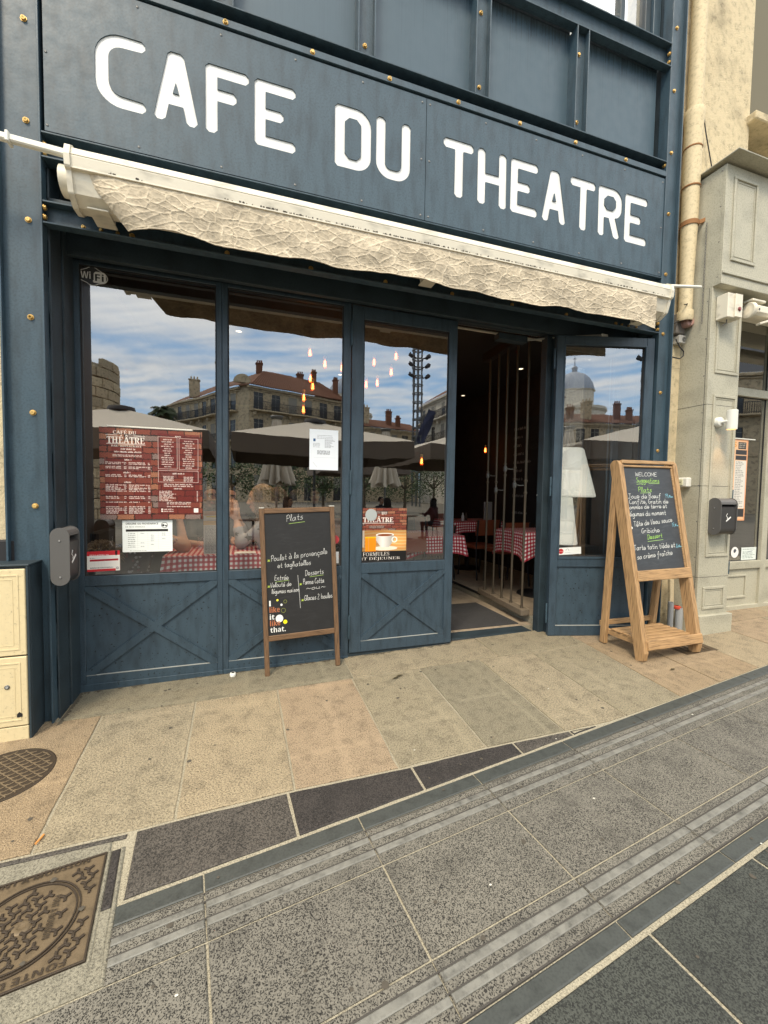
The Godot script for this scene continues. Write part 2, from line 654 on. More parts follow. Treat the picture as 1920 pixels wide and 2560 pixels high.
func make_materials() -> void:
	var fine := ntex(1, 0.09, [[0.0, 0.82], [0.5, 0.97], [1.0, 1.0]], 512, 3)
	var blot := ntex(2, 0.012, [[0.0, 0.8], [0.3, 0.92], [0.55, 1.0], [1.0, 1.0]], 512, 5)
	var streak := ntex(3, 0.014, [[0.0, 0.80], [0.35, 0.93], [0.6, 1.0], [1.0, 1.06]], 512, 5)
	var peel := ntex(4, 0.12, [[0.0, 0.0], [1.0, 1.0]], 256, 2)
	var rvar := ntex(5, 0.03, [[0.0, 0.72], [1.0, 1.0]], 256, 4)
	# painted steel; scuffs and drip marks are wear with a shape of their own
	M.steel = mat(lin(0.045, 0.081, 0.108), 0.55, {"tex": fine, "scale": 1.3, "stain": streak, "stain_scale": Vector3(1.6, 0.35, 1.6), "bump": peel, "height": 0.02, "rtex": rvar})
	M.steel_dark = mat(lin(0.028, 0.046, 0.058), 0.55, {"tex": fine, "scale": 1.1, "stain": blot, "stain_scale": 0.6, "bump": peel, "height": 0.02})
	M.door = mat(lin(0.043, 0.071, 0.097), 0.5, {"tex": fine, "scale": 1.7, "stain": streak, "stain_scale": Vector3(2.4, 0.5, 2.4), "bump": peel, "height": 0.02, "rtex": rvar})
	var drip := Image.create(256, 256, false, Image.FORMAT_RGB8)
	drip.fill(Color.WHITE)
	for k in 150:
		var x := rng.randf() * 256.0
		var l := rng.randf_range(4, 34) * (1.0 if k % 6 else 2.2)
		line_in(drip, Vector2(x, 0), Vector2(x + rng.randf_range(-1, 1), l), rng.randf_range(1.0, 2.6), Color(0.45, 0.47, 0.47, rng.randf_range(0.15, 0.5)))
		line_in(drip, Vector2(x, l * 0.6), Vector2(x, l * 2.2), 1.2, Color(0.6, 0.62, 0.62, 0.18))
	for k in 60:
		var x := rng.randf() * 256.0
		line_in(drip, Vector2(x, rng.randf() * 120), Vector2(x, rng.randf_range(120, 256)), 1.5, Color(0.8, 0.82, 0.84, 0.15))
	M.panel = mat(lin(0.048, 0.085, 0.112), 0.5, {"rtex": rvar})
	M.panel.albedo_texture = ImageTexture.create_from_image(drip)
	M.worn = mat(lin(0.30, 0.31, 0.29), 0.7)
	var chips := ntex(11, 0.045, [[0.0, 0.3], [0.16, 0.5], [0.20, 1.0], [1.0, 1.0]], 512, 4)
	M.door_low = mat(lin(0.038, 0.066, 0.090), 0.55, {"tex": chips, "scale": 1.6, "stain": streak, "stain_scale": Vector3(2.0, 0.6, 2.0), "bump": peel, "height": 0.03})
	M.brass = mat(lin(0.62, 0.40, 0.13), 0.42, {"metal": 0.55})
	M.white_sign = mat(lin(0.83, 0.83, 0.80), 0.45, {"tex": ntex(2, 0.012, [[0.0, 0.93], [1.0, 1.0]], 256, 4), "scale": 1.2})
	M.black = mat(lin(0.012, 0.012, 0.013), 0.6)
	M.rubber = mat(lin(0.02, 0.02, 0.022), 0.8)
	M.iron = mat(lin(0.16, 0.16, 0.155), 0.45, {"metal": 0.7})
	M.rust = mat(lin(0.32, 0.15, 0.055), 0.85, {"tex": fine, "scale": 6.0})
	M.pane = coated(0.29)
	var wave := NoiseTexture2D.new()
	wave.width = 256
	wave.height = 256
	wave.as_normal_map = true
	wave.bump_strength = 2.0
	wave.seamless = true
	var wn := FastNoiseLite.new()
	wn.seed = 88
	wn.frequency = 0.008
	wn.fractal_octaves = 2
	wave.noise = wn
	M.pane.normal_enabled = true
	M.pane.normal_texture = wave
	M.pane.normal_scale = 0.02
	M.glass = coated(0.10)
	# stone
	var grain := ntex(31, 0.05, [[0.0, 0.25], [0.32, 0.7], [0.5, 0.95], [0.68, 1.14], [1.0, 1.6]], 1024, 5, FastNoiseLite.TYPE_SIMPLEX_SMOOTH, 0.95)
	var stains := ntex(32, 0.009, [[0.0, 0.78], [0.28, 0.91], [0.5, 0.99], [0.7, 1.03], [1.0, 1.08]], 1024, 7, FastNoiseLite.TYPE_SIMPLEX_SMOOTH, 0.72)
	var spots := ntex(33, 0.07, [[0.0, 0.15], [0.27, 0.55], [0.42, 0.88], [0.6, 1.08], [1.0, 1.5]], 1024, 5, FastNoiseLite.TYPE_SIMPLEX_SMOOTH, 0.9)
	var rough := ntex(34, 0.06, [[0.0, 0.0], [1.0, 1.0]], 1024, 5, FastNoiseLite.TYPE_SIMPLEX_SMOOTH, 0.8)
	var lime := [lin(0.40, 0.325, 0.21), lin(0.375, 0.315, 0.21), lin(0.42, 0.318, 0.205), lin(0.36, 0.308, 0.205), lin(0.41, 0.305, 0.185), lin(0.31, 0.272, 0.185)]
	M.lime = []
	for i in lime.size():
		M.lime.append(mat(lime[i], 0.92, {"tex": grain if i % 2 else spots, "scale": 1.2 + 0.13 * i, "stain": stains, "stain_scale": 0.62 + 0.09 * i, "bump": rough, "height": 0.8}))
	M.mortar = mat(lin(0.40, 0.36, 0.265), 0.95, {"tex": grain, "scale": 2.0, "bump": rough, "height": 0.3})
	M.concrete = mat(lin(0.27, 0.25, 0.19), 0.95, {"tex": grain, "scale": 1.5, "stain": stains, "stain_scale": 0.9, "bump": rough, "height": 0.3})
	var speck := ntex(41, 0.34, [[0.0, 0.28], [0.2, 0.42], [0.3, 0.8], [0.6, 1.03], [0.8, 1.12], [1.0, 1.45]], 1024, 1, FastNoiseLite.TYPE_CELLULAR)
	var speck2 := ntex(42, 0.37, [[0.0, 0.3], [0.22, 0.45], [0.32, 0.8], [0.6, 1.02], [0.8, 1.1], [1.0, 1.45]], 1024, 1, FastNoiseLite.TYPE_CELLULAR)
	M.granite = [mat(lin(0.187, 0.174, 0.143), 0.85, {"tex": speck, "scale": 1.1, "stain": stains, "stain_scale": 0.4, "bump": speck, "height": 0.12}), mat(lin(0.175, 0.163, 0.135), 0.85, {"tex": speck2, "scale": 0.9, "stain": stains, "stain_scale": 0.47, "bump": speck, "height": 0.12})]
	var basalt := ntex(43, 0.24, [[0.0, 0.45], [0.5, 0.85], [0.78, 1.1], [0.84, 2.0], [1.0, 2.8]], 1024, 1, FastNoiseLite.TYPE_CELLULAR)
	M.basalt = [mat(lin(0.098, 0.086, 0.072), 0.8, {"tex": basalt, "scale": 1.0, "stain": stains, "stain_scale": 0.7, "bump": rough, "height": 0.25}), mat(lin(0.048, 0.041, 0.037), 0.75, {"tex": basalt, "scale": 1.1, "stain": blot, "stain_scale": 0.7, "bump": rough, "height": 0.25}), mat(lin(0.115, 0.102, 0.085), 0.85, {"tex": basalt, "scale": 0.9, "stain": stains, "stain_scale": 0.6, "bump": rough, "height": 0.25})]
	M.smooth = mat(lin(0.060, 0.066, 0.061), 0.6, {"tex": fine, "scale": 2.0, "stain": stains, "stain_scale": 1.3, "rtex": rvar})
	M.slab = mat(lin(0.058, 0.063, 0.053), 0.75, {"tex": basalt, "scale": 1.2, "stain": stains, "stain_scale": 0.5, "bump": rough, "height": 0.12})
	M.plaza = mat(lin(0.16, 0.145, 0.115), 0.9, {"tex": stains, "scale": 0.12})
	M.groove = mat(lin(0.06, 0.055, 0.048), 0.9)
	M.rib = mat(lin(0.205, 0.20, 0.175), 0.6, {"tex": ntex(44, 0.02, [[0.0, 0.6], [0.3, 0.88], [0.6, 1.0], [1.0, 1.1]], 512, 6, FastNoiseLite.TYPE_SIMPLEX_SMOOTH, 0.75), "scale": 1.3, "stain": blot, "stain_scale": 1.1})
	M.cast = mat(lin(0.105, 0.074, 0.043), 0.6, {"metal": 0.35, "tex": fine, "scale": 3.0, "stain": blot, "stain_scale": 2.0, "bump": rough, "height": 0.1})
	M.cast_dark = mat(lin(0.055, 0.04, 0.027), 0.6, {"metal": 0.3, "tex": fine, "scale": 3.0, "bump": rough, "height": 0.1})
	M.cast_worn = mat(lin(0.20, 0.15, 0.092), 0.55, {"metal": 0.35, "tex": fine, "scale": 4.0, "stain": blot, "stain_scale": 2.4})
	# walls of the neighbours
	var plaster := ntex(51, 0.012, [[0.0, 0.7], [0.25, 0.90], [0.42, 0.98], [1.0, 1.04]], 1024, 7, FastNoiseLite.TYPE_SIMPLEX_SMOOTH, 0.7)
	M.plaster = mat(lin(0.64, 0.535, 0.345), 0.95, {"tex": plaster, "scale": 0.9, "stain": ntex(52, 0.006, [[0.0, 0.8], [0.3, 0.94], [0.5, 1.0], [1.0, 1.0]], 512, 6, FastNoiseLite.TYPE_SIMPLEX_SMOOTH, 0.65), "stain_scale": 0.5, "bump": rough, "height": 0.6})
	M.pipe = mat(lin(0.64, 0.53, 0.33), 0.7, {"tex": plaster, "scale": 2.0})
	M.grey = mat(lin(0.47, 0.445, 0.345), 0.6, {"tex": fine, "scale": 1.2, "stain": ntex(53, 0.008, [[0.0, 0.9], [0.5, 1.0], [1.0, 1.0]], 512, 5), "stain_scale": 0.7, "bump": peel, "height": 0.02})
	M.cream = mat(lin(0.67, 0.56, 0.335), 0.6, {"tex": ntex(54, 0.02, [[0.0, 0.5], [0.2, 0.84], [0.3, 0.98], [1.0, 1.02]], 1024, 7, FastNoiseLite.TYPE_SIMPLEX_SMOOTH, 0.72), "scale": 1.2, "bump": peel, "height": 0.04})
	# awning
	M.cassette = mat(lin(0.70, 0.65, 0.53), 0.5, {"tex": ntex(61, 0.010, [[0.0, 0.8], [0.25, 0.93], [0.45, 1.0], [1.0, 1.0]], 512, 6), "scale": Vector3(0.8, 2.0, 1.5), "bump": peel, "height": 0.02})
	M.canvas = mat(lin(0.76, 0.66, 0.50), 0.9, {"tex": ntex(63, 0.03, [[0.0, 0.8], [0.5, 0.97], [1.0, 1.0]], 512, 5), "vc": 1, "scale": 2.2, "stain": ntex(64, 0.012, [[0.0, 0.72], [0.5, 1.0], [1.0, 1.0]], 256, 4), "stain_scale": 1.0})
	M.canvas.backlight_enabled = true
	M.canvas.backlight = Color(0.25, 0.22, 0.16)
	M.mould = mat(lin(0.05, 0.043, 0.032), 0.95)
	M.white_plastic = mat(lin(0.72, 0.71, 0.64), 0.45)
	# wood with the grain along one axis
	var g1 := ntex(71, 0.022, [[0.0, 0.55], [0.3, 0.82], [0.5, 0.97], [0.7, 1.05], [1.0, 1.1]], 512, 4)
	for ax in [["x", Vector3(0.7, 12, 12)], ["y", Vector3(12, 0.7, 12)], ["z", Vector3(12, 12, 0.7)]]:
		M["oak_" + ax[0]] = mat(lin(0.165, 0.092, 0.045), 0.65, {"tex": g1, "scale": ax[1], "world": false, "bump": g1, "height": 0.05})
		M["pine_" + ax[0]] = mat(lin(0.43, 0.262, 0.122), 0.6, {"tex": g1, "scale": ax[1] * Vector3(0.7, 0.7, 0.7), "world": false, "bump": g1, "height": 0.08})
	M.copper = mat(lin(0.13, 0.105, 0.075), 0.5, {"metal": 0.6, "tex": fine, "scale": 4.0})
	M.floor_tile = mat(lin(0.36, 0.29, 0.21), 0.6, {"tex": stains, "scale": 0.7})
	M.mat = mat(lin(0.055, 0.055, 0.057), 0.95, {"tex": speck, "scale": 2.0})
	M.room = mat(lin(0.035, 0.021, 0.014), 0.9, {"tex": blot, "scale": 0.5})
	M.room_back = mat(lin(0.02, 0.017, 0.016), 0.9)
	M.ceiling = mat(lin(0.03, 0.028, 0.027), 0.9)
	M.leather = mat(lin(0.24, 0.06, 0.025), 0.5)
	M.dark_fabric = mat(lin(0.012, 0.012, 0.014), 0.9, {"rim": 0.3})
	M.paper = mat(lin(0.80, 0.79, 0.76), 0.8)
	M.lamp_plastic = mat(lin(0.86, 0.87, 0.80), 0.4)
	M.lamp_plastic.emission_enabled = true  # glow added to brighten the white lamp, not known to be lit
	M.lamp_plastic.emission = Color(1.0, 1.0, 0.93)
	M.lamp_plastic.emission_energy_multiplier = 0.3
	M.cloth = printed(gingham(), 0.9)
	M.cloth.texture_repeat = true

func gingham() -> Image:
	var im := Image.create(128, 128, false, Image.FORMAT_RGBA8)
	for y in 128:
		for x in 128:
			var a := int(x >= 64)
			var b := int(y >= 64)
			var c: Color = [lin(0.88, 0.85, 0.82), lin(0.62, 0.11, 0.14), lin(0.40, 0.008, 0.022)][a + b]
			var k := 1.0 - 0.12 * float((x / 2 + y / 2) % 2) * (1 if a != b else 0) - rng.randf() * 0.05
			im.set_pixel(x, y, Color(c.r * k, c.g * k, c.b * k))
	return im

# ---------------------------------------------------------------- paving
func inset(poly: PackedVector2Array, d: float) -> PackedVector2Array:
	var best := PackedVector2Array()
	var area := 0.0
	if Geometry2D.is_polygon_clockwise(poly):
		poly = poly.duplicate(); poly.reverse()
	if d == 0.0:
		return poly
	for q in Geometry2D.offset_polygon(poly, -d, Geometry2D.JOIN_MITER):
		var a := 0.0
		for i in q.size():
			a += q[i].cross(q[(i + 1) % q.size()])
		if absf(a) > area:
			area = absf(a); best = q
	return best

# a stone of the given outline (x, z), lying on the slope, with worn edges
func stone(mb: MB, poly: PackedVector2Array, joint: float, up: float, bev := 0.004, deep := 0.03) -> void:
	var o := inset(poly, joint)
	if o.size() < 3:
		return
	if Geometry2D.is_polygon_clockwise(o):
		o.reverse()
	# outline runs so that the top faces up when seen from above (x right, z towards us)
	var nn := o.size()
	var top := []
	var mid := []
	var bot := []
	var tilt := Vector2(rng.randf_range(-1, 1), rng.randf_range(-1, 1)) * 0.0012
	for i in nn:
		var p := o[i]
		var e1 := (p - o[(i - 1 + nn) % nn]).normalized()
		var e2 := (o[(i + 1) % nn] - p).normalized()
		var nv := Vector2(-e1.y - e2.y, e1.x + e2.x)
		var k := bev / maxf(0.3, (Vector2(-e1.y, e1.x).dot(nv.normalized())))
		var q := p + nv.normalized() * k
		var hh := up + (p - o[0]).dot(tilt)
		top.append(Vector3(q.x, gy(q.x, q.y) + hh, q.y))
		mid.append(Vector3(p.x, gy(p.x, p.y) + hh - bev * 0.7, p.y))
		bot.append(Vector3(p.x, gy(p.x, p.y) + hh - deep, p.y))
	var flat := PackedVector2Array()
	for q in top:
		flat.append(Vector2(q.x, q.z))
	var t := Geometry2D.triangulate_polygon(flat)
	for i in range(0, t.size(), 3):
		var a: Vector3 = top[t[i]]
		var b: Vector3 = top[t[i + 1]]
		var d: Vector3 = top[t[i + 2]]
		if (b - a).cross(d - a).y < 0:
			mb.tri(a, d, b)
		else:
			mb.tri(a, b, d)
	for i in nn:
		var j := (i + 1) % nn
		mb.quad(mid[j], mid[i], top[i], top[j])
		mb.quad(bot[j], bot[i], mid[i], mid[j])

func lay(called: String, parent: Node, poly: PackedVector2Array, m: Material, joint := 0.004, up := 0.0, clip := PackedVector2Array(), bev := 0.004) -> void:
	var list := [poly]
	if clip.size():
		list = Geometry2D.intersect_polygons(poly, clip)
	for q in list:
		var mb := MB.new()
		stone(mb, worn(q) if clip.size() else q, joint, up, bev)
		if mb.v.size():
			part(called, mb, m, parent)

# worn outline: points every few centimetres, nicked inwards here and there
func worn(poly: PackedVector2Array, step := 0.07, amp := 0.0035) -> PackedVector2Array:
	if Geometry2D.is_polygon_clockwise(poly):
		poly = poly.duplicate(); poly.reverse()
	var o := PackedVector2Array()
	for i in poly.size():
		var a := poly[i]
		var b := poly[(i + 1) % poly.size()]
		var d := (b - a).normalized()
		var k := int(a.distance_to(b) / step)
		o.append(a + Vector2(-d.y, d.x) * 0.001)
		for q in range(1, k):
			var e := rng.randf()
			o.append(a.lerp(b, (q + rng.randf_range(-0.25, 0.25)) / k) + Vector2(-d.y, d.x) * amp * (e * e * (2.4 if rng.randf() < 0.08 else 1.0)))
	return o

func rect_xz(x0: float, z0: float, x1: float, z1: float, sk0 := 0.0, sk1 := 0.0) -> PackedVector2Array:
	return PackedVector2Array([Vector2(x0, z0), Vector2(x1, z0), Vector2(x1 + sk1, z1), Vector2(x0 + sk0, z1)])

func rect_st(s0: float, t0: float, s1: float, t1: float) -> PackedVector2Array:
	return PackedVector2Array([st(s0, t0), st(s1, t0), st(s1, t1), st(s0, t1)])

func slope_sheet(mb: MB, x0: float, z0: float, x1: float, z1: float, dy: float) -> void:
	mb.quad(Vector3(x0, gy(x0, z1) + dy, z1), Vector3(x1, gy(x1, z1) + dy, z1), Vector3(x1, gy(x1, z0) + dy, z0), Vector3(x0, gy(x0, z0) + dy, z0))

func ground() -> void:
	# bedding under the stones: shows in the joints
	var mb := MB.new()
	slope_sheet(mb, -9, -0.06, 9, 3.6, -0.006)
	var pav := struct("pavement", mb, M.mortar)
	# limestone flags before the shop fronts, stopping at the dark kerb stones and the guide strip
	var edge := PackedVector2Array([Vector2(-9, -0.05), Vector2(9, -0.05), st(9, 1.484), st(1.55, 1.484), Vector2(1.26, 1.325), Vector2(0.92, 1.318), Vector2(0.42, 1.308), Vector2(-0.02, 1.32), Vector2(-0.55, 1.306), Vector2(-1.05, 1.322), Vector2(-1.22, 1.33), Vector2(-9, 1.342)])
	var xs := [-4.2, -3.2, -2.45, -1.82, -0.045, 1.16, 2.03, 2.9, 3.7, 4.6, 5.6, 6.8]
	for i in xs.size() - 1:
		lay("limestone_slab", pav, rect_xz(xs[i], -0.05, xs[i + 1], 0.346), M.lime[[1, 3, 0, 5, 1, 3, 2, 4, 2, 0, 1, 3][i]], 0.0035, 0.001 * (i % 3), edge)
	var joints := [[-4.0, 0.0], [-3.1, 0.0], [-2.3, 0.0], [-1.592, 0.05], [-1.078, 0.025], [-0.574, 0.012], [-0.058, 0.0], [0.462, -0.025], [0.97, -0.035], [1.452, -0.055], [2.024, -0.105], [2.46, -0.08], [3.0, -0.1], [3.6, -0.1], [4.3, -0.1], [5.0, -0.1], [6.0, -0.1]]
	var tone := [1, 0, 4, 1, 0, 2, 3, 5, 1, 3, 4, 4, 0, 2, 1, 0]
	for i in joints.size() - 1:
		lay("limestone_slab", pav, rect_xz(joints[i][0], 0.346, joints[i + 1][0], 1.5, joints[i][1], joints[i + 1][1]), M.lime[tone[i]], 0.0045, 0.001 * (i * 7 % 3), edge)
	# dark stones between the flags and the guide strip
	var band := PackedVector2Array([Vector2(-1.215, 1.334), Vector2(-1.05, 1.325), Vector2(-0.55, 1.309), Vector2(-0.02, 1.323), Vector2(0.42, 1.311), Vector2(0.92, 1.321), Vector2(1.26, 1.33), st(1.52, 1.478), st(-1.385, 1.478)])
	var ds := [-1.205, -0.6, 0.0, 0.597, 0.96, 1.5]
	var dt := [0.035, 0.032, 0.012, -0.01, 0.02, 0.0]
	for i in 5:
		lay("basalt_slab", pav, rect_xz(ds[i], 1.25, ds[i + 1], 1.7, dt[i], dt[i + 1]), M.basalt[[0, 1, 1, 0, 1][i]], 0.006, 0.0, band)
	lay("basalt_slab", pav, rect_xz(-3.0, 1.338, -1.225, 1.362), M.basalt[0], 0.002)
	# guide strip of granite with two pairs of polished ribs, all in the strip's own direction
	for i in range(-4, 14):
		var s0: float = -0.521 + 0.599 * i
		var s1: float = s0 + 0.599
		var left := maxf(s0, -1.39)
		var g: Material = M.granite[absi(i) % 2]
		if s1 > -1.39:
			lay("granite_border", pav, rect_st(left, 1.486, s1, 1.561), M.smooth, 0.003)
			lay("granite_tile", pav, rect_st(left, 1.561, s1, 1.731), g, 0.0022)
			for t in [1.596, 1.655, 1.5655]:
				lay("guide_groove", pav, rect_st(left, t, s1, t + 0.0045), M.groove, 0.0, 0.0006, PackedVector2Array(), 0.0002)
			for t in [[1.602, 1.626], [1.661, 1.687]]:
				lay("guide_rib", pav, rect_st(left + 0.004, t[0], s1 - 0.004, t[1]), M.rib, 0.0005, 0.0045, PackedVector2Array(), 0.003)
		lay("granite_slab", pav, rect_st(s0, 1.731, s1, 2.070), g, 0.0042)
		lay("granite_tile", pav, rect_st(s0, 2.070, s1, 2.228), M.granite[absi(i + 1) % 2], 0.0022)
		for t in [2.102, 2.158, 2.2215]:
			lay("guide_groove", pav, rect_st(s0, t, s1, t + 0.0045), M.groove, 0.0, 0.0006, PackedVector2Array(), 0.0002)
		for t in [[2.108, 2.135], [2.164, 2.188]]:
			lay("guide_rib", pav, rect_st(s0 + 0.004, t[0], s1 - 0.004, t[1]), M.rib, 0.0005, 0.0045, PackedVector2Array(), 0.003)
		lay("granite_border", pav, rect_st(s0, 2.228, s1, 2.287), M.smooth, 0.003)
	# large dark paving of the square
	for r in 3:
		for i in range(-4, 8):
			var o: float = 0.14 + 0.62 * i + 0.31 * (r % 2)
			var t0: float = 2.296 + 0.42 * r
			lay("dark_slab", pav, rect_st(o, t0, o + 0.62, t0 + 0.42), M.slab, 0.006)
	# bits trodden into the stone: gum, paint drops, a stray leaf, a cigarette end
	var gum := MB.new()
	for i in 150:
		var p := Vector2(rng.randf_range(-1.9, 3.2), rng.randf_range(0.1, 2.6))
		var r := rng.randf_range(0.003, 0.011)
		var ring := []
		for k in 9:
			var t := TAU * k / 9
			var q := p + Vector2(cos(t), sin(t)) * r * rng.randf_range(0.75, 1.2)
			ring.append(Vector3(q.x, gy(q.x, q.y) + 0.0027, q.y))
		for k in 9:
			gum.tri(Vector3(p.x, gy(p.x, p.y) + 0.0036, p.y), ring[(k + 1) % 9], ring[k])
	stuff(part("chewing_gum", gum, mat(lin(0.075, 0.065, 0.05), 0.9), pav))
	var drops := MB.new()
	for i in 14:
		var p := Vector2(rng.randf_range(-1.8, 2.4), rng.randf_range(0.2, 2.7))
		var r := rng.randf_range(0.002, 0.0055)
		for k in 6:
			var t := TAU * k / 6
			var t2 := TAU * (k + 1) / 6
			var q := p + Vector2(cos(t) * 1.5, sin(t)) * r
			var q2 := p + Vector2(cos(t2) * 1.5, sin(t2)) * r
			drops.tri(Vector3(p.x, gy(p.x, p.y) + 0.0034, p.y), Vector3(q2.x, gy(q2.x, q2.y) + 0.0028, q2.y), Vector3(q.x, gy(q.x, q.y) + 0.0028, q.y))
	stuff(part("paint_drop", drops, mat(lin(0.6, 0.58, 0.5), 0.8), pav))
	for i in 3:
		var leaf := MB.new()
		var p: Vector2 = [Vector2(0.235, 0.45), Vector2(0.27, 0.425), Vector2(2.26, 0.95)][i]
		var y := gy(p.x, p.y) + 0.006
		leaf.quad(Vector3(p.x - 0.03, y, p.y + 0.006), Vector3(p.x, y + 0.008, p.y + 0.014), Vector3(p.x + 0.035, y, p.y - 0.006), Vector3(p.x, y + 0.002, p.y - 0.012))
		tag(part("dry_leaf", leaf, mat(lin(0.07, 0.055, 0.02), 0.9)), ["dry brown leaf lying on the limestone before the closed door", "smaller leaf scrap beside the dry brown leaf before the door", "dry leaf on the paving in front of the pine board"][i], "leaf")
	var butt := MB.new()
	var bp := Vector3(-1.545, gy(-1.545, 1.27) + 0.005, 1.27)
	butt.tube([bp + Vector3(-0.004, 0, 0.022), bp + Vector3(0.006, 0, -0.02)], 0.0045, 8)
	tag(part("cigarette_butt", butt, mat(lin(0.62, 0.27, 0.07), 0.8)), "orange cigarette butt lying in the joint near the manhole", "cigarette butt")
	# clear plastic cup lid lying at the foot of the window
	var lid := MB.new()
	var lp := Vector3(-0.865, gy(-0.865, 0.055), 0.055)
	lid.lathe([Vector2(0.0, 0.024), Vector2(0.018, 0.024), Vector2(0.022, 0.012), Vector2(0.021, 0.0)], 12, Transform3D(Basis(), lp))
	tag(part("bottle_cap", lid, M.white_plastic), "small white plastic cap lying at the foot of the window", "cap")
	# grime along the foot of the shop front
	var grime := MB.new()
	for i in 150:
		var x := rng.randf_range(-1.8, 2.7)
		if x > 0.88 and x < 1.84:
			continue
		var w := rng.randf_range(0.02, 0.09)
		var d := rng.randf_range(0.006, 0.03) * (1.5 if x < -1.5 else 1.0)
		var h := 0.0022 + 0.00001 * i
		grime.tri(Vector3(x, gy(x, 0.004) + h, 0.004), Vector3(x + w * 0.5, gy(x, d) + h, d), Vector3(x + w, gy(x + w, 0.004) + h, 0.004))
	for i in 60:
		var z := rng.randf_range(0.0, 0.36)
		var d := rng.randf_range(0.006, 0.03)
		var h := 0.0022 + 0.00001 * i
		grime.tri(Vector3(-1.805, gy(-1.8, z) + h, z), Vector3(-1.805, gy(-1.8, z + 0.05) + h, z + 0.05), Vector3(-1.805 + d, gy(-1.8, z) + h, z + 0.025))
	stuff(part("grime", grime, mat(lin(0.085, 0.072, 0.05), 0.95), pav))
	square_cover(pav)
	round_cover()
	# drain hatch under the pine board
	var hatch := MB.new()
	stone(hatch, rect_xz(2.62, 0.6, 3.0, 0.8), 0.003, 0.002)
	for k in 6:
		stone(hatch, rect_xz(2.65 + 0.055 * k, 0.63, 2.675 + 0.055 * k, 0.77), 0.0, 0.006, 0.002, 0.005)
	tag(part("drain_grate", hatch, M.cast), "small dark drain grate in the pavement behind the pine board", "drain grate")
	# plaza beyond the slope, as far as anything stands
	var far := MB.new()
	far.quad(Vector3(-250, -0.19, 330), Vector3(250, -0.19, 330), Vector3(250, -0.19, 3.4), Vector3(-250, -0.19, 3.4))
	far.quad(Vector3(-250, -0.19, 3.4), Vector3(-8.9, -0.19, 3.4), Vector3(-8.9, -0.19, -20), Vector3(-250, -0.19, -20))
	far.quad(Vector3(8.9, -0.19, 3.4), Vector3(250, -0.19, 3.4), Vector3(250, -0.19, -20), Vector3(8.9, -0.19, -20))
	struct("plaza_ground", far, M.plaza)

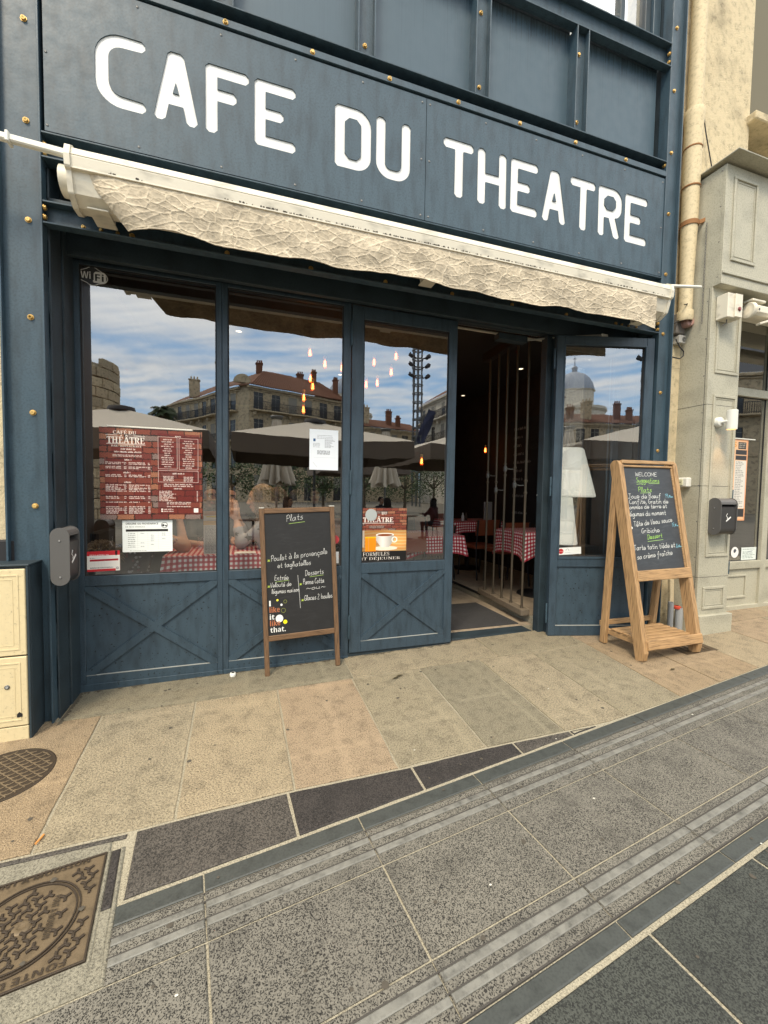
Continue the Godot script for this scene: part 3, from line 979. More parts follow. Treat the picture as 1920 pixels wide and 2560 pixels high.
# square cast cover set in concrete, with a round lid and a tread of three-legged ribs
func square_cover(pav: Node) -> void:
	var fr := MB.new()
	for q in Geometry2D.intersect_polygons(rect_st(-3.0, 1.12, -1.437, 1.234), rect_xz(-9, 1.364, 9, 9)):
		stone(fr, q, 0.0, 0.001)
	stone(fr, rect_st(-3.0, 1.638, -1.395, 1.728), 0.0, 0.001)
	stone(fr, rect_st(-1.443, 1.234, -1.432, 1.64), 0.0, 0.001)
	stone(fr, rect_st(-1.4, 1.234, -1.388, 1.728), 0.0, 0.0012)
	part("concrete_surround", fr, M.concrete, pav)
	lay("basalt_slab", pav, rect_st(-1.432, 1.236, -1.4, 1.485), M.basalt[1], 0.002)
	lay("concrete_slab", pav, rect_st(-1.432, 1.485, -1.4, 1.638), M.concrete, 0.0)
	var ce := st(-1.648, 1.437)
	var at := Vector3(ce.x, gy(ce.x, ce.y), ce.y)
	var t := thing("manhole_cover", "square brown cast iron manhole cover with round lid, at the left edge", "manhole cover", at)
	var b := MB.new()
	stone(b, rect_st(-1.849, 1.236, -1.445, 1.638), 0.0015, -0.0035, 0.002)
	part("frame_plate", b, M.cast_worn, t)
	var rim := MB.new()
	var sides := [[-1.848, 1.237, -1.446, 1.243], [-1.848, 1.631, -1.446, 1.637], [-1.848, 1.243, -1.842, 1.631], [-1.452, 1.243, -1.446, 1.631]]
	for r in sides:
		stone(rim, rect_st(r[0], r[1], r[2], r[3]), 0.0, 0.003, 0.001, 0.01)
	part("rim", rim, M.cast_dark, t)
	var ring := MB.new()
	for k in 48:
		var a0 := TAU * k / 48
		var a1 := TAU * (k + 1) / 48
		for rr in [[0.140, 0.1445], [0.150, 0.1545]]:
			stone(ring, PackedVector2Array([st(-1.648 + cos(a0) * rr[0], 1.437 + sin(a0) * rr[0]), st(-1.648 + cos(a1) * rr[0], 1.437 + sin(a1) * rr[0]), st(-1.648 + cos(a1) * rr[1], 1.437 + sin(a1) * rr[1]), st(-1.648 + cos(a0) * rr[1], 1.437 + sin(a0) * rr[1])]), 0.0, 0.002, 0.0005, 0.008)
	part("lid_ring", ring, M.cast_dark, t)
	var tread := MB.new()
	for i in range(-8, 9):
		for j in range(-8, 9):
			var c := Vector2(i * 0.034 + (0.017 if j % 2 else 0.0), j * 0.0295)
			var inside := c.length() < 0.122
			var outside := c.length() > 0.172 and absf(c.x) < 0.185 and absf(c.y) < 0.165
			if not (inside or outside):
				continue
			if inside and (c.x > 0.06 and c.x < 0.095 and absf(c.y) < 0.08 or c.length() < 0.03):
				continue
			for a in 3:
				var d := Vector2.from_angle(TAU * a / 3 + PI / 6 + (PI if (i + j) % 2 else 0.0))
				var e := Vector2(-d.y, d.x) * 0.0040
				var p := c + d * 0.001
				var q := c + d * 0.0165
				stone(tread, PackedVector2Array([st(-1.648 + p.x - e.x, 1.437 + p.y - e.y), st(-1.648 + q.x - e.x, 1.437 + q.y - e.y), st(-1.648 + q.x + e.x, 1.437 + q.y + e.y), st(-1.648 + p.x + e.x, 1.437 + p.y + e.y)]), 0.0, 0.0025, 0.001, 0.008)
	stuff(part("tread_pattern", tread, M.cast_dark, t))
	var hub := MB.new()
	hub.lathe([Vector2(0.026, -0.004), Vector2(0.024, 0.001), Vector2(0.012, 0.0025), Vector2(0.011, -0.001), Vector2(0.0, -0.001)], 20, Transform3D(Basis(), at))
	part("lifting_hub", hub, M.cast_worn, t)
	for w in [["PONT A MOUSSON", Vector2(0.0, -0.187), 0.0, 0.30], ["PONT A MOUSSON", Vector2(0.078, 0.0), PI / 2, 0.15], ["FONTE DUCTILE", Vector2(0.0, 0.176), PI, 0.30]]:
		var tr := type_tris(w[0], "Droid Sans", true)
		var mb := MB.new()
		var hgt: float = 0.020
		for i in range(0, tr.size() - 2, 3):
			var q := []
			for k in 3:
				var u: Vector2 = tr[i + k]
				var l: Vector2 = Vector2((u.x - 0.5) * w[3], (u.y - 0.5) * hgt).rotated(w[2]) + w[1]
				var g := st(-1.648 + l.x, 1.437 + l.y)
				q.append(Vector3(g.x, gy(g.x, g.y) + 0.0012, g.y))
			if (q[1] - q[0]).cross(q[2] - q[0]).y < 0:
				mb.tri(q[0], q[2], q[1])
			else:
				mb.tri(q[0], q[1], q[2])
		part("lettering", mb, M.cast_dark, t)

# round inspection cover with overlapping scale pattern
func round_cover() -> void:
	var c := Vector2(-1.875, 0.80)
	var at := Vector3(c.x, gy(c.x, c.y), c.y)
	var t := thing("round_manhole_cover", "round brown cast iron cover with fish-scale lines before the yellow cabinet", "manhole cover", at)
	var up := Vector3(-0.02, 1, 0.03).normalized()
	var xf := Transform3D(Basis(Vector3.RIGHT, up, Vector3.BACK).orthonormalized(), at)
	var b := MB.new()
	b.lathe([Vector2(0.206, -0.01), Vector2(0.206, 0.006), Vector2(0.202, 0.0075), Vector2(0.196, 0.007), Vector2(0.195, 0.0055), Vector2(0.0, 0.0055)], 48, xf)
	part("lid", b, M.cast_dark, t)
	var g := MB.new()
	for i in range(-7, 8):
		for j in range(-9, 10):
			var o := Vector2(i * 0.052 + (0.026 if j % 2 else 0.0), j * 0.024)
			var last := Vector2.ZERO
			for k in 9:
				var a := PI * k / 8.0
				var p := o + Vector2(cos(a) * 0.027, sin(a) * 0.03)
				if k and p.length() < 0.19 and last.length() < 0.19:
					g.beam(xf * Vector3(last.x, 0.0062, last.y), xf * Vector3(p.x, 0.0062, p.y), 0.006, 0.003, 0.0008, up)
				last = p
	stuff(part("scale_pattern", g, M.cast_worn, t))

# ---------------------------------------------------------------- the café front
var cafe: Node3D

func plank(called: String, lo: Vector3, hi: Vector3, m: Material, parent: Node, bev := 0.0025) -> MeshInstance3D:
	var mb := MB.new()
	mb.box(lo, hi, bev)
	return part(called, mb, m, parent)

# hexagon bolt with washer, its axis along +z
var bolt_mesh: ArrayMesh
var bolt_small: ArrayMesh
func make_bolts() -> void:
	for k in 2:
		var mb := MB.new()
		var r := 0.0125 if k == 0 else 0.0088
		var x := Transform3D(Basis(Vector3.RIGHT, PI / 2), Vector3.ZERO)
		mb.lathe([Vector2(r * 1.25, 0.0), Vector2(r * 1.25, 0.003), Vector2(r * 0.9, 0.003)], 14, x, false)
		mb.lathe([Vector2(r, 0.003), Vector2(r, 0.010), Vector2(r * 0.82, 0.012), Vector2(0.0, 0.012)], 6, x, false)
		if k == 0:
			bolt_mesh = mb.mesh()
		else:
			bolt_small = mb.mesh()

func bolt(parent: Node, at: Vector3, small := false) -> void:
	again("bolt", bolt_small if small else bolt_mesh, M.brass, parent, Transform3D(Basis(Vector3.BACK, rng.randf() * TAU), at))

func bolt_side(parent: Node, at: Vector3, turn: float) -> void:
	again("bolt", bolt_mesh, M.brass, parent, Transform3D(Basis(Vector3.UP, turn), at))

# horizontal channel: web set back between two flanges
func channel(called: String, x0: float, x1: float, y0: float, y1: float, zb: float, zf: float, th := 0.009) -> MeshInstance3D:
	var mb := MB.new()
	mb.box(Vector3(x0, y0, zb), Vector3(x1, y1, zb + 0.008))
	mb.box(Vector3(x0, y1 - th, zb + 0.008), Vector3(x1, y1, zf), 0.0015)
	mb.box(Vector3(x0, y0, zb + 0.008), Vector3(x1, y0 + th, zf), 0.0015)
	return part(called, mb, M.steel, cafe)

func upright(called: String, x0: float, x1: float, y0: float, y1: float, zb: float, zf: float, th := 0.009) -> MeshInstance3D:
	var mb := MB.new()
	mb.box(Vector3(x0 + th, y0, zb), Vector3(x1 - th, y1, zb + 0.008))
	mb.box(Vector3(x0, y0, zb - 0.05), Vector3(x0 + th, y1, zf), 0.0015)
	mb.box(Vector3(x1 - th, y0, zb - 0.05), Vector3(x1, y1, zf), 0.0015)
	return part(called, mb, M.steel, cafe)

func arc(c: Vector2, r: float, a0: float, a1: float, k := 7) -> PackedVector2Array:
	var o := PackedVector2Array()
	for i in k + 1:
		o.append(c + Vector2.from_angle(lerpf(a0, a1, float(i) / k)) * r)
	return o

func soft(poly: PackedVector2Array, r: float) -> PackedVector2Array:
	if Geometry2D.is_polygon_clockwise(poly):
		poly.reverse()
	var a := Geometry2D.offset_polygon(poly, -r, Geometry2D.JOIN_MITER)
	if a.is_empty():
		return poly
	var b := Geometry2D.offset_polygon(a[0], r, Geometry2D.JOIN_ROUND)
	var o: PackedVector2Array = b[0]
	# drop points that almost coincide
	var q := PackedVector2Array()
	for p in o:
		if q.is_empty() or q[q.size() - 1].distance_to(p) > 0.0025:
			q.append(p)
	if q[0].distance_to(q[q.size() - 1]) < 0.0025:
		q.remove_at(q.size() - 1)
	return q

# each letter: [outline, hole or empty]
func sign_letters() -> Array:
	var T := 3.835
	var B := 3.440
	var w := 0.066
	var L := []
	var pts := func(a: Array) -> PackedVector2Array:
		var o := PackedVector2Array()
		for i in range(0, a.size(), 2):
			o.append(Vector2(a[i], a[i + 1]))
		return o
	var none := PackedVector2Array()
	# C
	var x0 := -1.574
	var x1 := -1.322
	var R := 0.135
	var c := PackedVector2Array([Vector2(x1, T)])
	c.append_array(arc(Vector2(x0 + R, T - R), R, PI / 2, PI))
	c.append_array(arc(Vector2(x0 + R, B + R), R, PI, PI * 1.5))
	c.append_array(PackedVector2Array([Vector2(x1, B), Vector2(x1, B + w - 0.006)]))
	c.append_array(arc(Vector2(x0 + R, B + R), R - w, PI * 1.5, PI))
	c.append_array(arc(Vector2(x0 + R, T - R), R - w, PI, PI / 2))
	c.append(Vector2(x1, T - w + 0.006))
	L.append([c, none])
	# A twice
	for a in [[-1.287, -1.043], [1.423, 1.659]]:
		var m: float = (a[0] + a[1]) / 2
		L.append([pts.call([a[0], B, a[0] + 0.063, B, m - 0.039, 3.537, m + 0.039, 3.537, a[1] - 0.063, B, a[1], B, m + 0.040, T, m - 0.040, T]), pts.call([m - 0.017, 3.604, m + 0.017, 3.604, m + 0.002, 3.662, m - 0.002, 3.662])])
	L.append([pts.call([-1.005, B, -0.938, B, -0.938, 3.630, -0.829, 3.630, -0.829, 3.700, -0.938, 3.700, -0.938, 3.768, -0.757, 3.768, -0.757, T, -1.005, T]), none])
	for a in [[-0.724, -0.473, 0.176], [1.136, 1.382, 0.176], [2.263, 2.513, 0.180]]:
		L.append([pts.call([a[0], B, a[1], B, a[1], B + w, a[0] + w, B + w, a[0] + w, 3.605, a[0] + a[2], 3.605, a[0] + a[2], 3.672, a[0] + w, 3.672, a[0] + w, 3.769, a[1], 3.769, a[1], T, a[0], T]), none])
	# D
	var d := PackedVector2Array([Vector2(-0.219, T), Vector2(-0.219, B)])
	d.append_array(arc(Vector2(-0.075, B + 0.105), 0.105, -PI / 2, 0.0))
	d.append_array(arc(Vector2(-0.075, T - 0.105), 0.105, 0.0, PI / 2))
	L.append([d, soft(pts.call([-0.151, 3.505, -0.040, 3.505, -0.040, 3.765, -0.151, 3.765]), 0.03)])
	# U
	var u := PackedVector2Array([Vector2(0.066, T)])
	u.append_array(arc(Vector2(0.066 + 0.105, B + 0.105), 0.105, PI, PI * 1.5))
	u.append_array(arc(Vector2(0.316 - 0.105, B + 0.105), 0.105, PI * 1.5, TAU))
	u.append_array(PackedVector2Array([Vector2(0.316, T), Vector2(0.316 - w, T)]))
	u.append_array(arc(Vector2(0.316 - 0.105, B + 0.105), 0.039, TAU, PI * 1.5))
	u.append_array(arc(Vector2(0.066 + 0.105, B + 0.105), 0.039, PI * 1.5, PI))
	u.append(Vector2(0.066 + w, T))
	L.append([u, none])
	for a in [[0.569, 0.814, 0.662, 0.731], [1.693, 1.946, 1.792, 1.861]]:
		L.append([pts.call([a[2], B, a[3], B, a[3], 3.768, a[1], 3.768, a[1], T, a[0], T, a[0], 3.768, a[2], 3.768]), none])
	L.append([pts.call([0.852, B, 0.919, B, 0.919, 3.602, 1.035, 3.602, 1.035, B, 1.102, B, 1.096, T, 1.030, T, 1.032, 3.668, 0.917, 3.668, 0.914, T, 0.849, T]), none])
	# R
	var r := PackedVector2Array([Vector2(1.978, T), Vector2(1.983, B), Vector2(2.048, B), Vector2(2.046, 3.592), Vector2(2.092, 3.592), Vector2(2.150, B), Vector2(2.222, B), Vector2(2.162, 3.605)])
	r.append_array(arc(Vector2(2.135, 3.695), 0.098, -PI * 0.36, 0.0, 5))
	r.append_array(arc(Vector2(2.135, T - 0.098), 0.098, 0.0, PI / 2, 5))
	L.append([r, soft(pts.call([2.044, 3.658, 2.165, 3.658, 2.165, 3.770, 2.044, 3.770]), 0.03)])
	return L

func facade() -> void:
	make_bolts()
	cafe = thing("cafe_building", "blue steel-framed café front with a big white lettered sign above glass doors", "café front", Vector3(0.44, -0.05, 0))
	# outer columns: channels with bolted webs
	for side in 2:
		var x0: float = [-2.03, 2.70][side]
		var x1: float = [-1.83, 2.872][side]
		var col := upright("column", x0, x1, -0.12, 7.0, 0.318, 0.36, 0.010)
		var back := MB.new()
		back.box(Vector3(x0 + 0.01, -0.12, 0.10), Vector3(x1 - 0.01, 7.0, 0.262))
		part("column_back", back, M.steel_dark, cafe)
		for k in range(-1, 10):
			var y := 0.656 + 0.522 * k
			if side == 1 and y > 1.6 and y < 1.65:
				pass
			bolt(col, Vector3([-1.905, 2.786][side], y, 0.326))
	# reveals between the columns and the set-back windows
	var rv := MB.new()
	rv.box(Vector3(-1.86, -0.1, 0.155), Vector3(-1.818, 3.06, 0.30), 0.003)
	rv.box(Vector3(-1.86, -0.1, 0.0), Vector3(-1.808, 3.06, 0.148), 0.003)
	rv.box(Vector3(-1.86, -0.1, -0.06), Vector3(-1.826, 3.06, 0.30))
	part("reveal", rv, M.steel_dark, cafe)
	var rv2 := MB.new()
	rv2.box(Vector3(2.69, -0.1, 0.155), Vector3(2.73, 3.06, 0.30), 0.003)
	rv2.box(Vector3(2.68, -0.1, -0.06), Vector3(2.73, 3.06, 0.148), 0.003)
	part("reveal", rv2, M.steel_dark, cafe)
	# beam over the windows, recess of the awning, beam under the sign
	var b2 := channel("beam", -1.828, 2.70, 2.728, 2.85, 0.30, 0.36)
	for x in [-1.654, -1.567, -1.483, 2.321, 2.399, 2.487]:
		bolt(b2, Vector3(x, 2.768, 0.308), true)
	for k in 8:
		bolt(b2, Vector3(-1.410 + 0.5235 * k, 2.768, 0.308))
	for y in [2.765, 2.815]:
		bolt_side(b2, Vector3(-1.826, y, 0.345), PI / 2)
		bolt_side(b2, Vector3(2.698, y, 0.345), -PI / 2)
	var b1 := channel("beam", -1.828, 2.70, 3.075, 3.212, 0.27, 0.36)
	for y in [3.11, 3.16]:
		bolt_side(b1, Vector3(-1.826, y, 0.33), PI / 2)
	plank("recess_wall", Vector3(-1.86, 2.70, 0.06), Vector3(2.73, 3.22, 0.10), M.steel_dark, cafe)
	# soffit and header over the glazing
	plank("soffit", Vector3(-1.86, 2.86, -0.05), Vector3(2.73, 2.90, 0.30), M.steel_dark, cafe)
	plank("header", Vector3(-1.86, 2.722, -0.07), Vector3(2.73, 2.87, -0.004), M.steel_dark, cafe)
	# sign: two sheets with the letters cut out, white boards behind the cuts
	var letters := sign_letters()
	var zf := 0.352
	for side in 2:
		var cs := CSGCombiner3D.new()
		var sx0: float = [-1.812, 0.434][side]
		var sx1: float = [0.430, 2.696][side]
		var bx := CSGBox3D.new()
		bx.name = "sheet"
		bx.size = Vector3(sx1 - sx0, 4.052 - 3.222, 0.007)
		bx.position = Vector3((sx0 + sx1) / 2, (4.052 + 3.222) / 2, zf - 0.0035)
		bx.material = M.steel
		cs.add_child(bx)
		for l in letters:
			if (l[0][0].x < 0.43) != (side == 0):
				continue
			var cut := CSGCombiner3D.new()
			cut.name = "cut"
			cut.operation = CSGShape3D.OPERATION_SUBTRACTION
			for k in 2:
				if l[k].size() < 3:
					continue
				var pg := CSGPolygon3D.new()
				pg.name = "outline"
				pg.polygon = soft(l[0], 0.019) if k == 0 else l[1]
				pg.depth = 0.1
				pg.position.z = zf + 0.05
				pg.material = M.steel
				if k == 1:
					pg.operation = CSGShape3D.OPERATION_SUBTRACTION
				cut.add_child(pg, true)
			cs.add_child(cut, true)
		put(cs, "sign_panel", cafe)
		var screws := [-1.80, -1.36, -0.916, -0.474, -0.031, 0.40] if side == 0 else [0.46, 0.91, 1.355, 1.80, 2.245, 2.675]
		var sc := MB.new()
		for x in screws:
			for y in [4.017, 3.252]:
				sc.lathe([Vector2(0.008, 0), Vector2(0.006, 0.003), Vector2(0, 0.004)], 8, Transform3D(Basis(Vector3.RIGHT, PI / 2), Vector3(x, y, zf)))
		for y in [3.633]:
			for x in [screws[0], screws[5]]:
				sc.lathe([Vector2(0.008, 0), Vector2(0.006, 0.003), Vector2(0, 0.004)], 8, Transform3D(Basis(Vector3.RIGHT, PI / 2), Vector3(x, y, zf)))
		stuff(part("screw", sc, M.iron, cafe))
	var tight := {}
	for l in letters:
		var lo := Vector2(9, 9)
		var hi := Vector2(-9, -9)
		for p in l[0]:
			lo = lo.min(p); hi = hi.max(p)
		var mb := MB.new()
		mb.box(Vector3(lo.x - 0.008, lo.y - 0.02, zf - 0.022), Vector3(hi.x + 0.008, hi.y + 0.02, zf - 0.0074))
		part("letter", mb, M.white_sign, cafe)
	plank("sign_back", Vector3(-1.82, 3.215, 0.20), Vector3(2.70, 4.06, 0.325), M.steel_dark, cafe)
	# beam over the sign with its bolted lip
	var b0 := channel("beam", -1.828, 2.70, 4.066, 4.196, 0.275, 0.362)
	plank("beam_lip", Vector3(-1.826, 4.076, 0.352), Vector3(2.698, 4.112, 0.3585), M.steel, cafe, 0.001)
	for k in 8:
		bolt(b0, Vector3(-1.413 + 0.522 * k, 4.090, 0.3588))
	# upper storey: panels between uprights, second beam, window
	var b3 := channel("beam", -1.828, 2.70, 4.978, 5.172, 0.30, 0.362)
	var xs := [-1.83, -0.905, -0.01, 0.868, 1.763, 2.705]
	for i in 5:
		var hw := 0.061
		plank("wall_panel", Vector3(xs[i] + 0.05, 4.19, 0.235), Vector3(xs[i + 1] - 0.05, 5.0, 0.265), M.panel, cafe)
		plank("wall_filler", Vector3(xs[i] + 0.05, 5.002, 0.235), Vector3(xs[i + 1] - 0.05, 5.165, 0.265), M.steel, cafe)
		if i > 0:
			var up := upright("post", xs[i] - hw, xs[i] + hw, 4.196, 4.979, 0.305, 0.362)
			for y in [4.29, 4.812]:
				bolt(up, Vector3(xs[i] - 0.002, y, 0.313))
			for dx in [-0.02, 0.025]:
				bolt(b0, Vector3(xs[i] + dx, 4.155, 0.283), true)
				bolt(b3, Vector3(xs[i] + dx, 5.02, 0.308), true)
	for y in [5.03, 5.10]:
		bolt_side(b3, Vector3(2.698, y, 0.34), -PI / 2)
		bolt_side(b0, Vector3(2.698, y - 0.93, 0.34), -PI / 2)
	plank("upper_wall", Vector3(-1.83, 5.17, 0.20), Vector3(1.30, 7.0, 0.24), M.steel, cafe)
	plank("upper_wall", Vector3(2.62, 5.17, 0.20), Vector3(2.70, 7.0, 0.24), M.steel, cafe)
	plank("upper_wall", Vector3(1.30, 6.6, 0.20), Vector3(2.62, 7.0, 0.24), M.steel, cafe)
	var wf := MB.new()
	for r in [[1.30, 5.172, 2.62, 5.235], [1.30, 6.54, 2.62, 6.6], [1.30, 5.235, 1.36, 6.54], [2.56, 5.235, 2.62, 6.54], [2.28, 5.235, 2.33, 6.54]]:
		wf.box(Vector3(r[0], r[1], 0.14), Vector3(r[2], r[3], 0.21), 0.004)
	var win := part("upper_window", wf, M.steel_dark, cafe)
	var pn := MB.new()
	pn.quad(Vector3(1.36, 5.235, 0.17), Vector3(2.28, 5.235, 0.17), Vector3(2.28, 6.54, 0.17), Vector3(1.36, 6.54, 0.17))
	part("pane", pn, M.pane, win)
	var pn2 := MB.new()
	pn2.quad(Vector3(2.33, 5.235, 0.17), Vector3(2.56, 5.235, 0.17), Vector3(2.56, 6.54, 0.17), Vector3(2.33, 6.54, 0.17))
	part("pane", pn2, M.pane, win)
	var bl := MB.new()
	var rows := []
	for i in 2:
		var row := []
		for j in 41:
			row.append(Vector3(1.34 + 0.93 * j / 40.0, 5.2 + 1.4 * i, 0.09 + 0.012 * sin(j * 1.3)))
		rows.append(row)
	bl.grid(rows)
	part("curtain", bl, mat(lin(0.74, 0.78, 0.74), 0.9), win)
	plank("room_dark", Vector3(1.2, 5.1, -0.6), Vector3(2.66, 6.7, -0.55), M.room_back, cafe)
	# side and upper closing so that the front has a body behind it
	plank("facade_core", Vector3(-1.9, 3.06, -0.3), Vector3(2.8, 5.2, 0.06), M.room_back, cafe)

# ---------------------------------------------------------------- glazing of the ground floor
func cross_panel(parent: Node, x0: float, x1: float, y0: float, y1: float, z: float, m: Material) -> void:
	plank("lower_panel", Vector3(x0 - 0.01, y0 - 0.01, z - 0.03), Vector3(x1 + 0.01, y1 + 0.01, z - 0.012), m, parent)
	var w := 0.052
	for s in 2:
		var mb := MB.new()
		var a := Vector3(x0 + 0.004, (y0 if s == 0 else y1) , z - 0.007 + 0.0015 * s)
		var b := Vector3(x1 - 0.004, (y1 if s == 0 else y0), z - 0.007 + 0.0015 * s)
		var d := (b - a).normalized()
		var nrm := Vector3(-d.y, d.x, 0) * w / 2
		# clipped to the panel: six-sided bar running corner to corner
		var k := w / 2
		var pl := PackedVector2Array([Vector2(a.x + nrm.x, a.y + nrm.y), Vector2(a.x - nrm.x, a.y - nrm.y), Vector2(b.x - nrm.x, b.y - nrm.y), Vector2(b.x + nrm.x, b.y + nrm.y)])
		var cl := Geometry2D.intersect_polygons(pl, PackedVector2Array([Vector2(x0, y0), Vector2(x1, y0), Vector2(x1, y1), Vector2(x0, y1)]))
		if cl.size():
			mb.prism(cl[0], 0.011, Transform3D(Basis(), Vector3(0, 0, a.z - 0.004)))
		part("cross_brace", mb, m, parent)
	# worn paint along the lower lip
	var lip := MB.new()
	lip.box(Vector3(x0, y0 - 0.001, z - 0.012), Vector3(x1, y0 + 0.003, z + 0.0008), 0.001)
	part("worn_edge", lip, M.worn, parent)

func bars(parent: Node, list: Array, zb: float, zf: float, m: Material, called := "frame_bar") -> void:
	for r in list:
		plank(called, Vector3(r[0], r[1], zb), Vector3(r[2], r[3], zf), m, parent, 0.003)

func pane_part(parent: Node, x0: float, y0: float, x1: float, y1: float, z: float) -> void:
	var mb := MB.new()
	mb.quad(Vector3(x0, y0, z), Vector3(x1, y0, z), Vector3(x1, y1, z), Vector3(x0, y1, z))
	part("pane", mb, M.pane, parent)
	# black gasket round the pane
	var g := MB.new()
	for r in [[x0, y0, x1, y0 + 0.008], [x0, y1 - 0.008, x1, y1], [x0, y0 + 0.008, x0 + 0.008, y1 - 0.008], [x1 - 0.008, y0 + 0.008, x1, y1 - 0.008]]:
		g.box(Vector3(r[0], r[1], z - 0.006), Vector3(r[2], r[3], z + 0.006), 0.001)
	part("gasket", g, M.rubber, parent)

func group_part(called: String, parent: Node) -> MeshInstance3D:
	var o := MeshInstance3D.new()
	put(o, called, parent)
	return o

func glazing() -> void:
	# windows one and two in one fixed frame
	for k in 2:
		var gx0: float = [-1.778, -0.895][k]
		var gx1: float = [-0.970, -0.066][k]
		var fx0: float = [-1.826, -0.933][k]
		var fx1: float = [-0.934, -0.006][k]
		var mb := MB.new()
		mb.box(Vector3(fx0, -0.075, -0.065), Vector3(gx0, 2.722, 0.0), 0.003)
		var win := part("window", mb, M.door, cafe)
		bars(win, [[gx1, -0.075, fx1, 2.722], [gx0, 2.699, gx1, 2.722], [gx0, 0.637, gx1, 0.704]], -0.065, 0.0, M.door)
		bars(win, [[gx0, -0.075, gx1, 0.040]], -0.065, 0.0, M.door_low, "bottom_rail")
		plank("kick_board", Vector3(fx0 + 0.002, -0.09, 0.0), Vector3(fx1, -0.018, 0.006), M.door_low, win, 0.002)
		pane_part(win, gx0, 0.704, gx1, 2.699, -0.012)
		cross_panel(win, gx0, gx1, 0.040, 0.637, 0.0, M.door_low)
	# fixed door leaf
	var dm := MB.new()
	dm.box(Vector3(0.0, 0.004, -0.045), Vector3(0.095, 2.715, 0.006), 0.003)
	var dl := part("door", dm, M.door, cafe)
	bars(dl, [[0.827, 0.004, 0.900, 2.715], [0.095, 2.618, 0.827, 2.715], [0.095, 0.637, 0.827, 0.720], [0.095, 0.004, 0.827, 0.092]], -0.045, 0.006, M.door)
	pane_part(dl, 0.095, 0.720, 0.827, 2.618, -0.012)
	cross_panel(dl, 0.095, 0.827, 0.092, 0.637, 0.006, M.door)
	for y in [[2.402, 2.598], [1.261, 1.449], [0.12, 0.31]]:
		hinge(dl, Vector3(-0.003, y[0], 0.012), y[1] - y[0])
	# post by the hinges of the open leaf, lintel, fixed pane behind the leaf
	bars(cafe, [[1.800, -0.02, 1.868, 2.722]], -0.075, 0.004, M.steel_dark, "door_post")
	plank("door_stop", Vector3(1.868, -0.02, -0.03), Vector3(1.905, 2.722, 0.03), M.steel_dark, cafe)
	var fm := MB.new()
	fm.box(Vector3(1.905, -0.03, -0.065), Vector3(1.95, 2.722, 0.0), 0.003)
	var fw := part("window", fm, M.door, cafe)
	bars(fw, [[2.60, -0.03, 2.68, 2.722], [1.95, 2.62, 2.60, 2.722], [1.95, 0.637, 2.60, 0.704], [1.95, -0.03, 2.60, 0.05]], -0.065, 0.0, M.door)
	pane_part(fw, 1.95, 0.704, 2.60, 2.62, -0.03)
	plank("lower_panel", Vector3(1.94, 0.04, -0.05), Vector3(2.61, 0.645, -0.03), M.door_low, fw)
	# threshold of the doorway
	plank("threshold", Vector3(0.905, -0.06, -0.24), Vector3(1.80, -0.004, -0.075), M.steel_dark, cafe)
	plank("threshold", Vector3(0.90, -0.06, -0.072), Vector3(1.80, -0.010, -0.01), M.iron, cafe)
	plank("door_sill", Vector3(-0.006, -0.07, -0.06), Vector3(0.90, -0.001, -0.006), M.steel_dark, cafe)

func hinge(parent: Node, at: Vector3, h: float) -> void:
	var mb := MB.new()
	mb.lathe([Vector2(0, 0), Vector2(0.0085, 0.002), Vector2(0.0085, h * 0.49), Vector2(0.006, h * 0.495), Vector2(0.006, h * 0.505), Vector2(0.0085, h * 0.51), Vector2(0.0085, h - 0.002), Vector2(0, h)], 10, Transform3D(Basis(), at))
	part("hinge", mb, M.steel, parent)

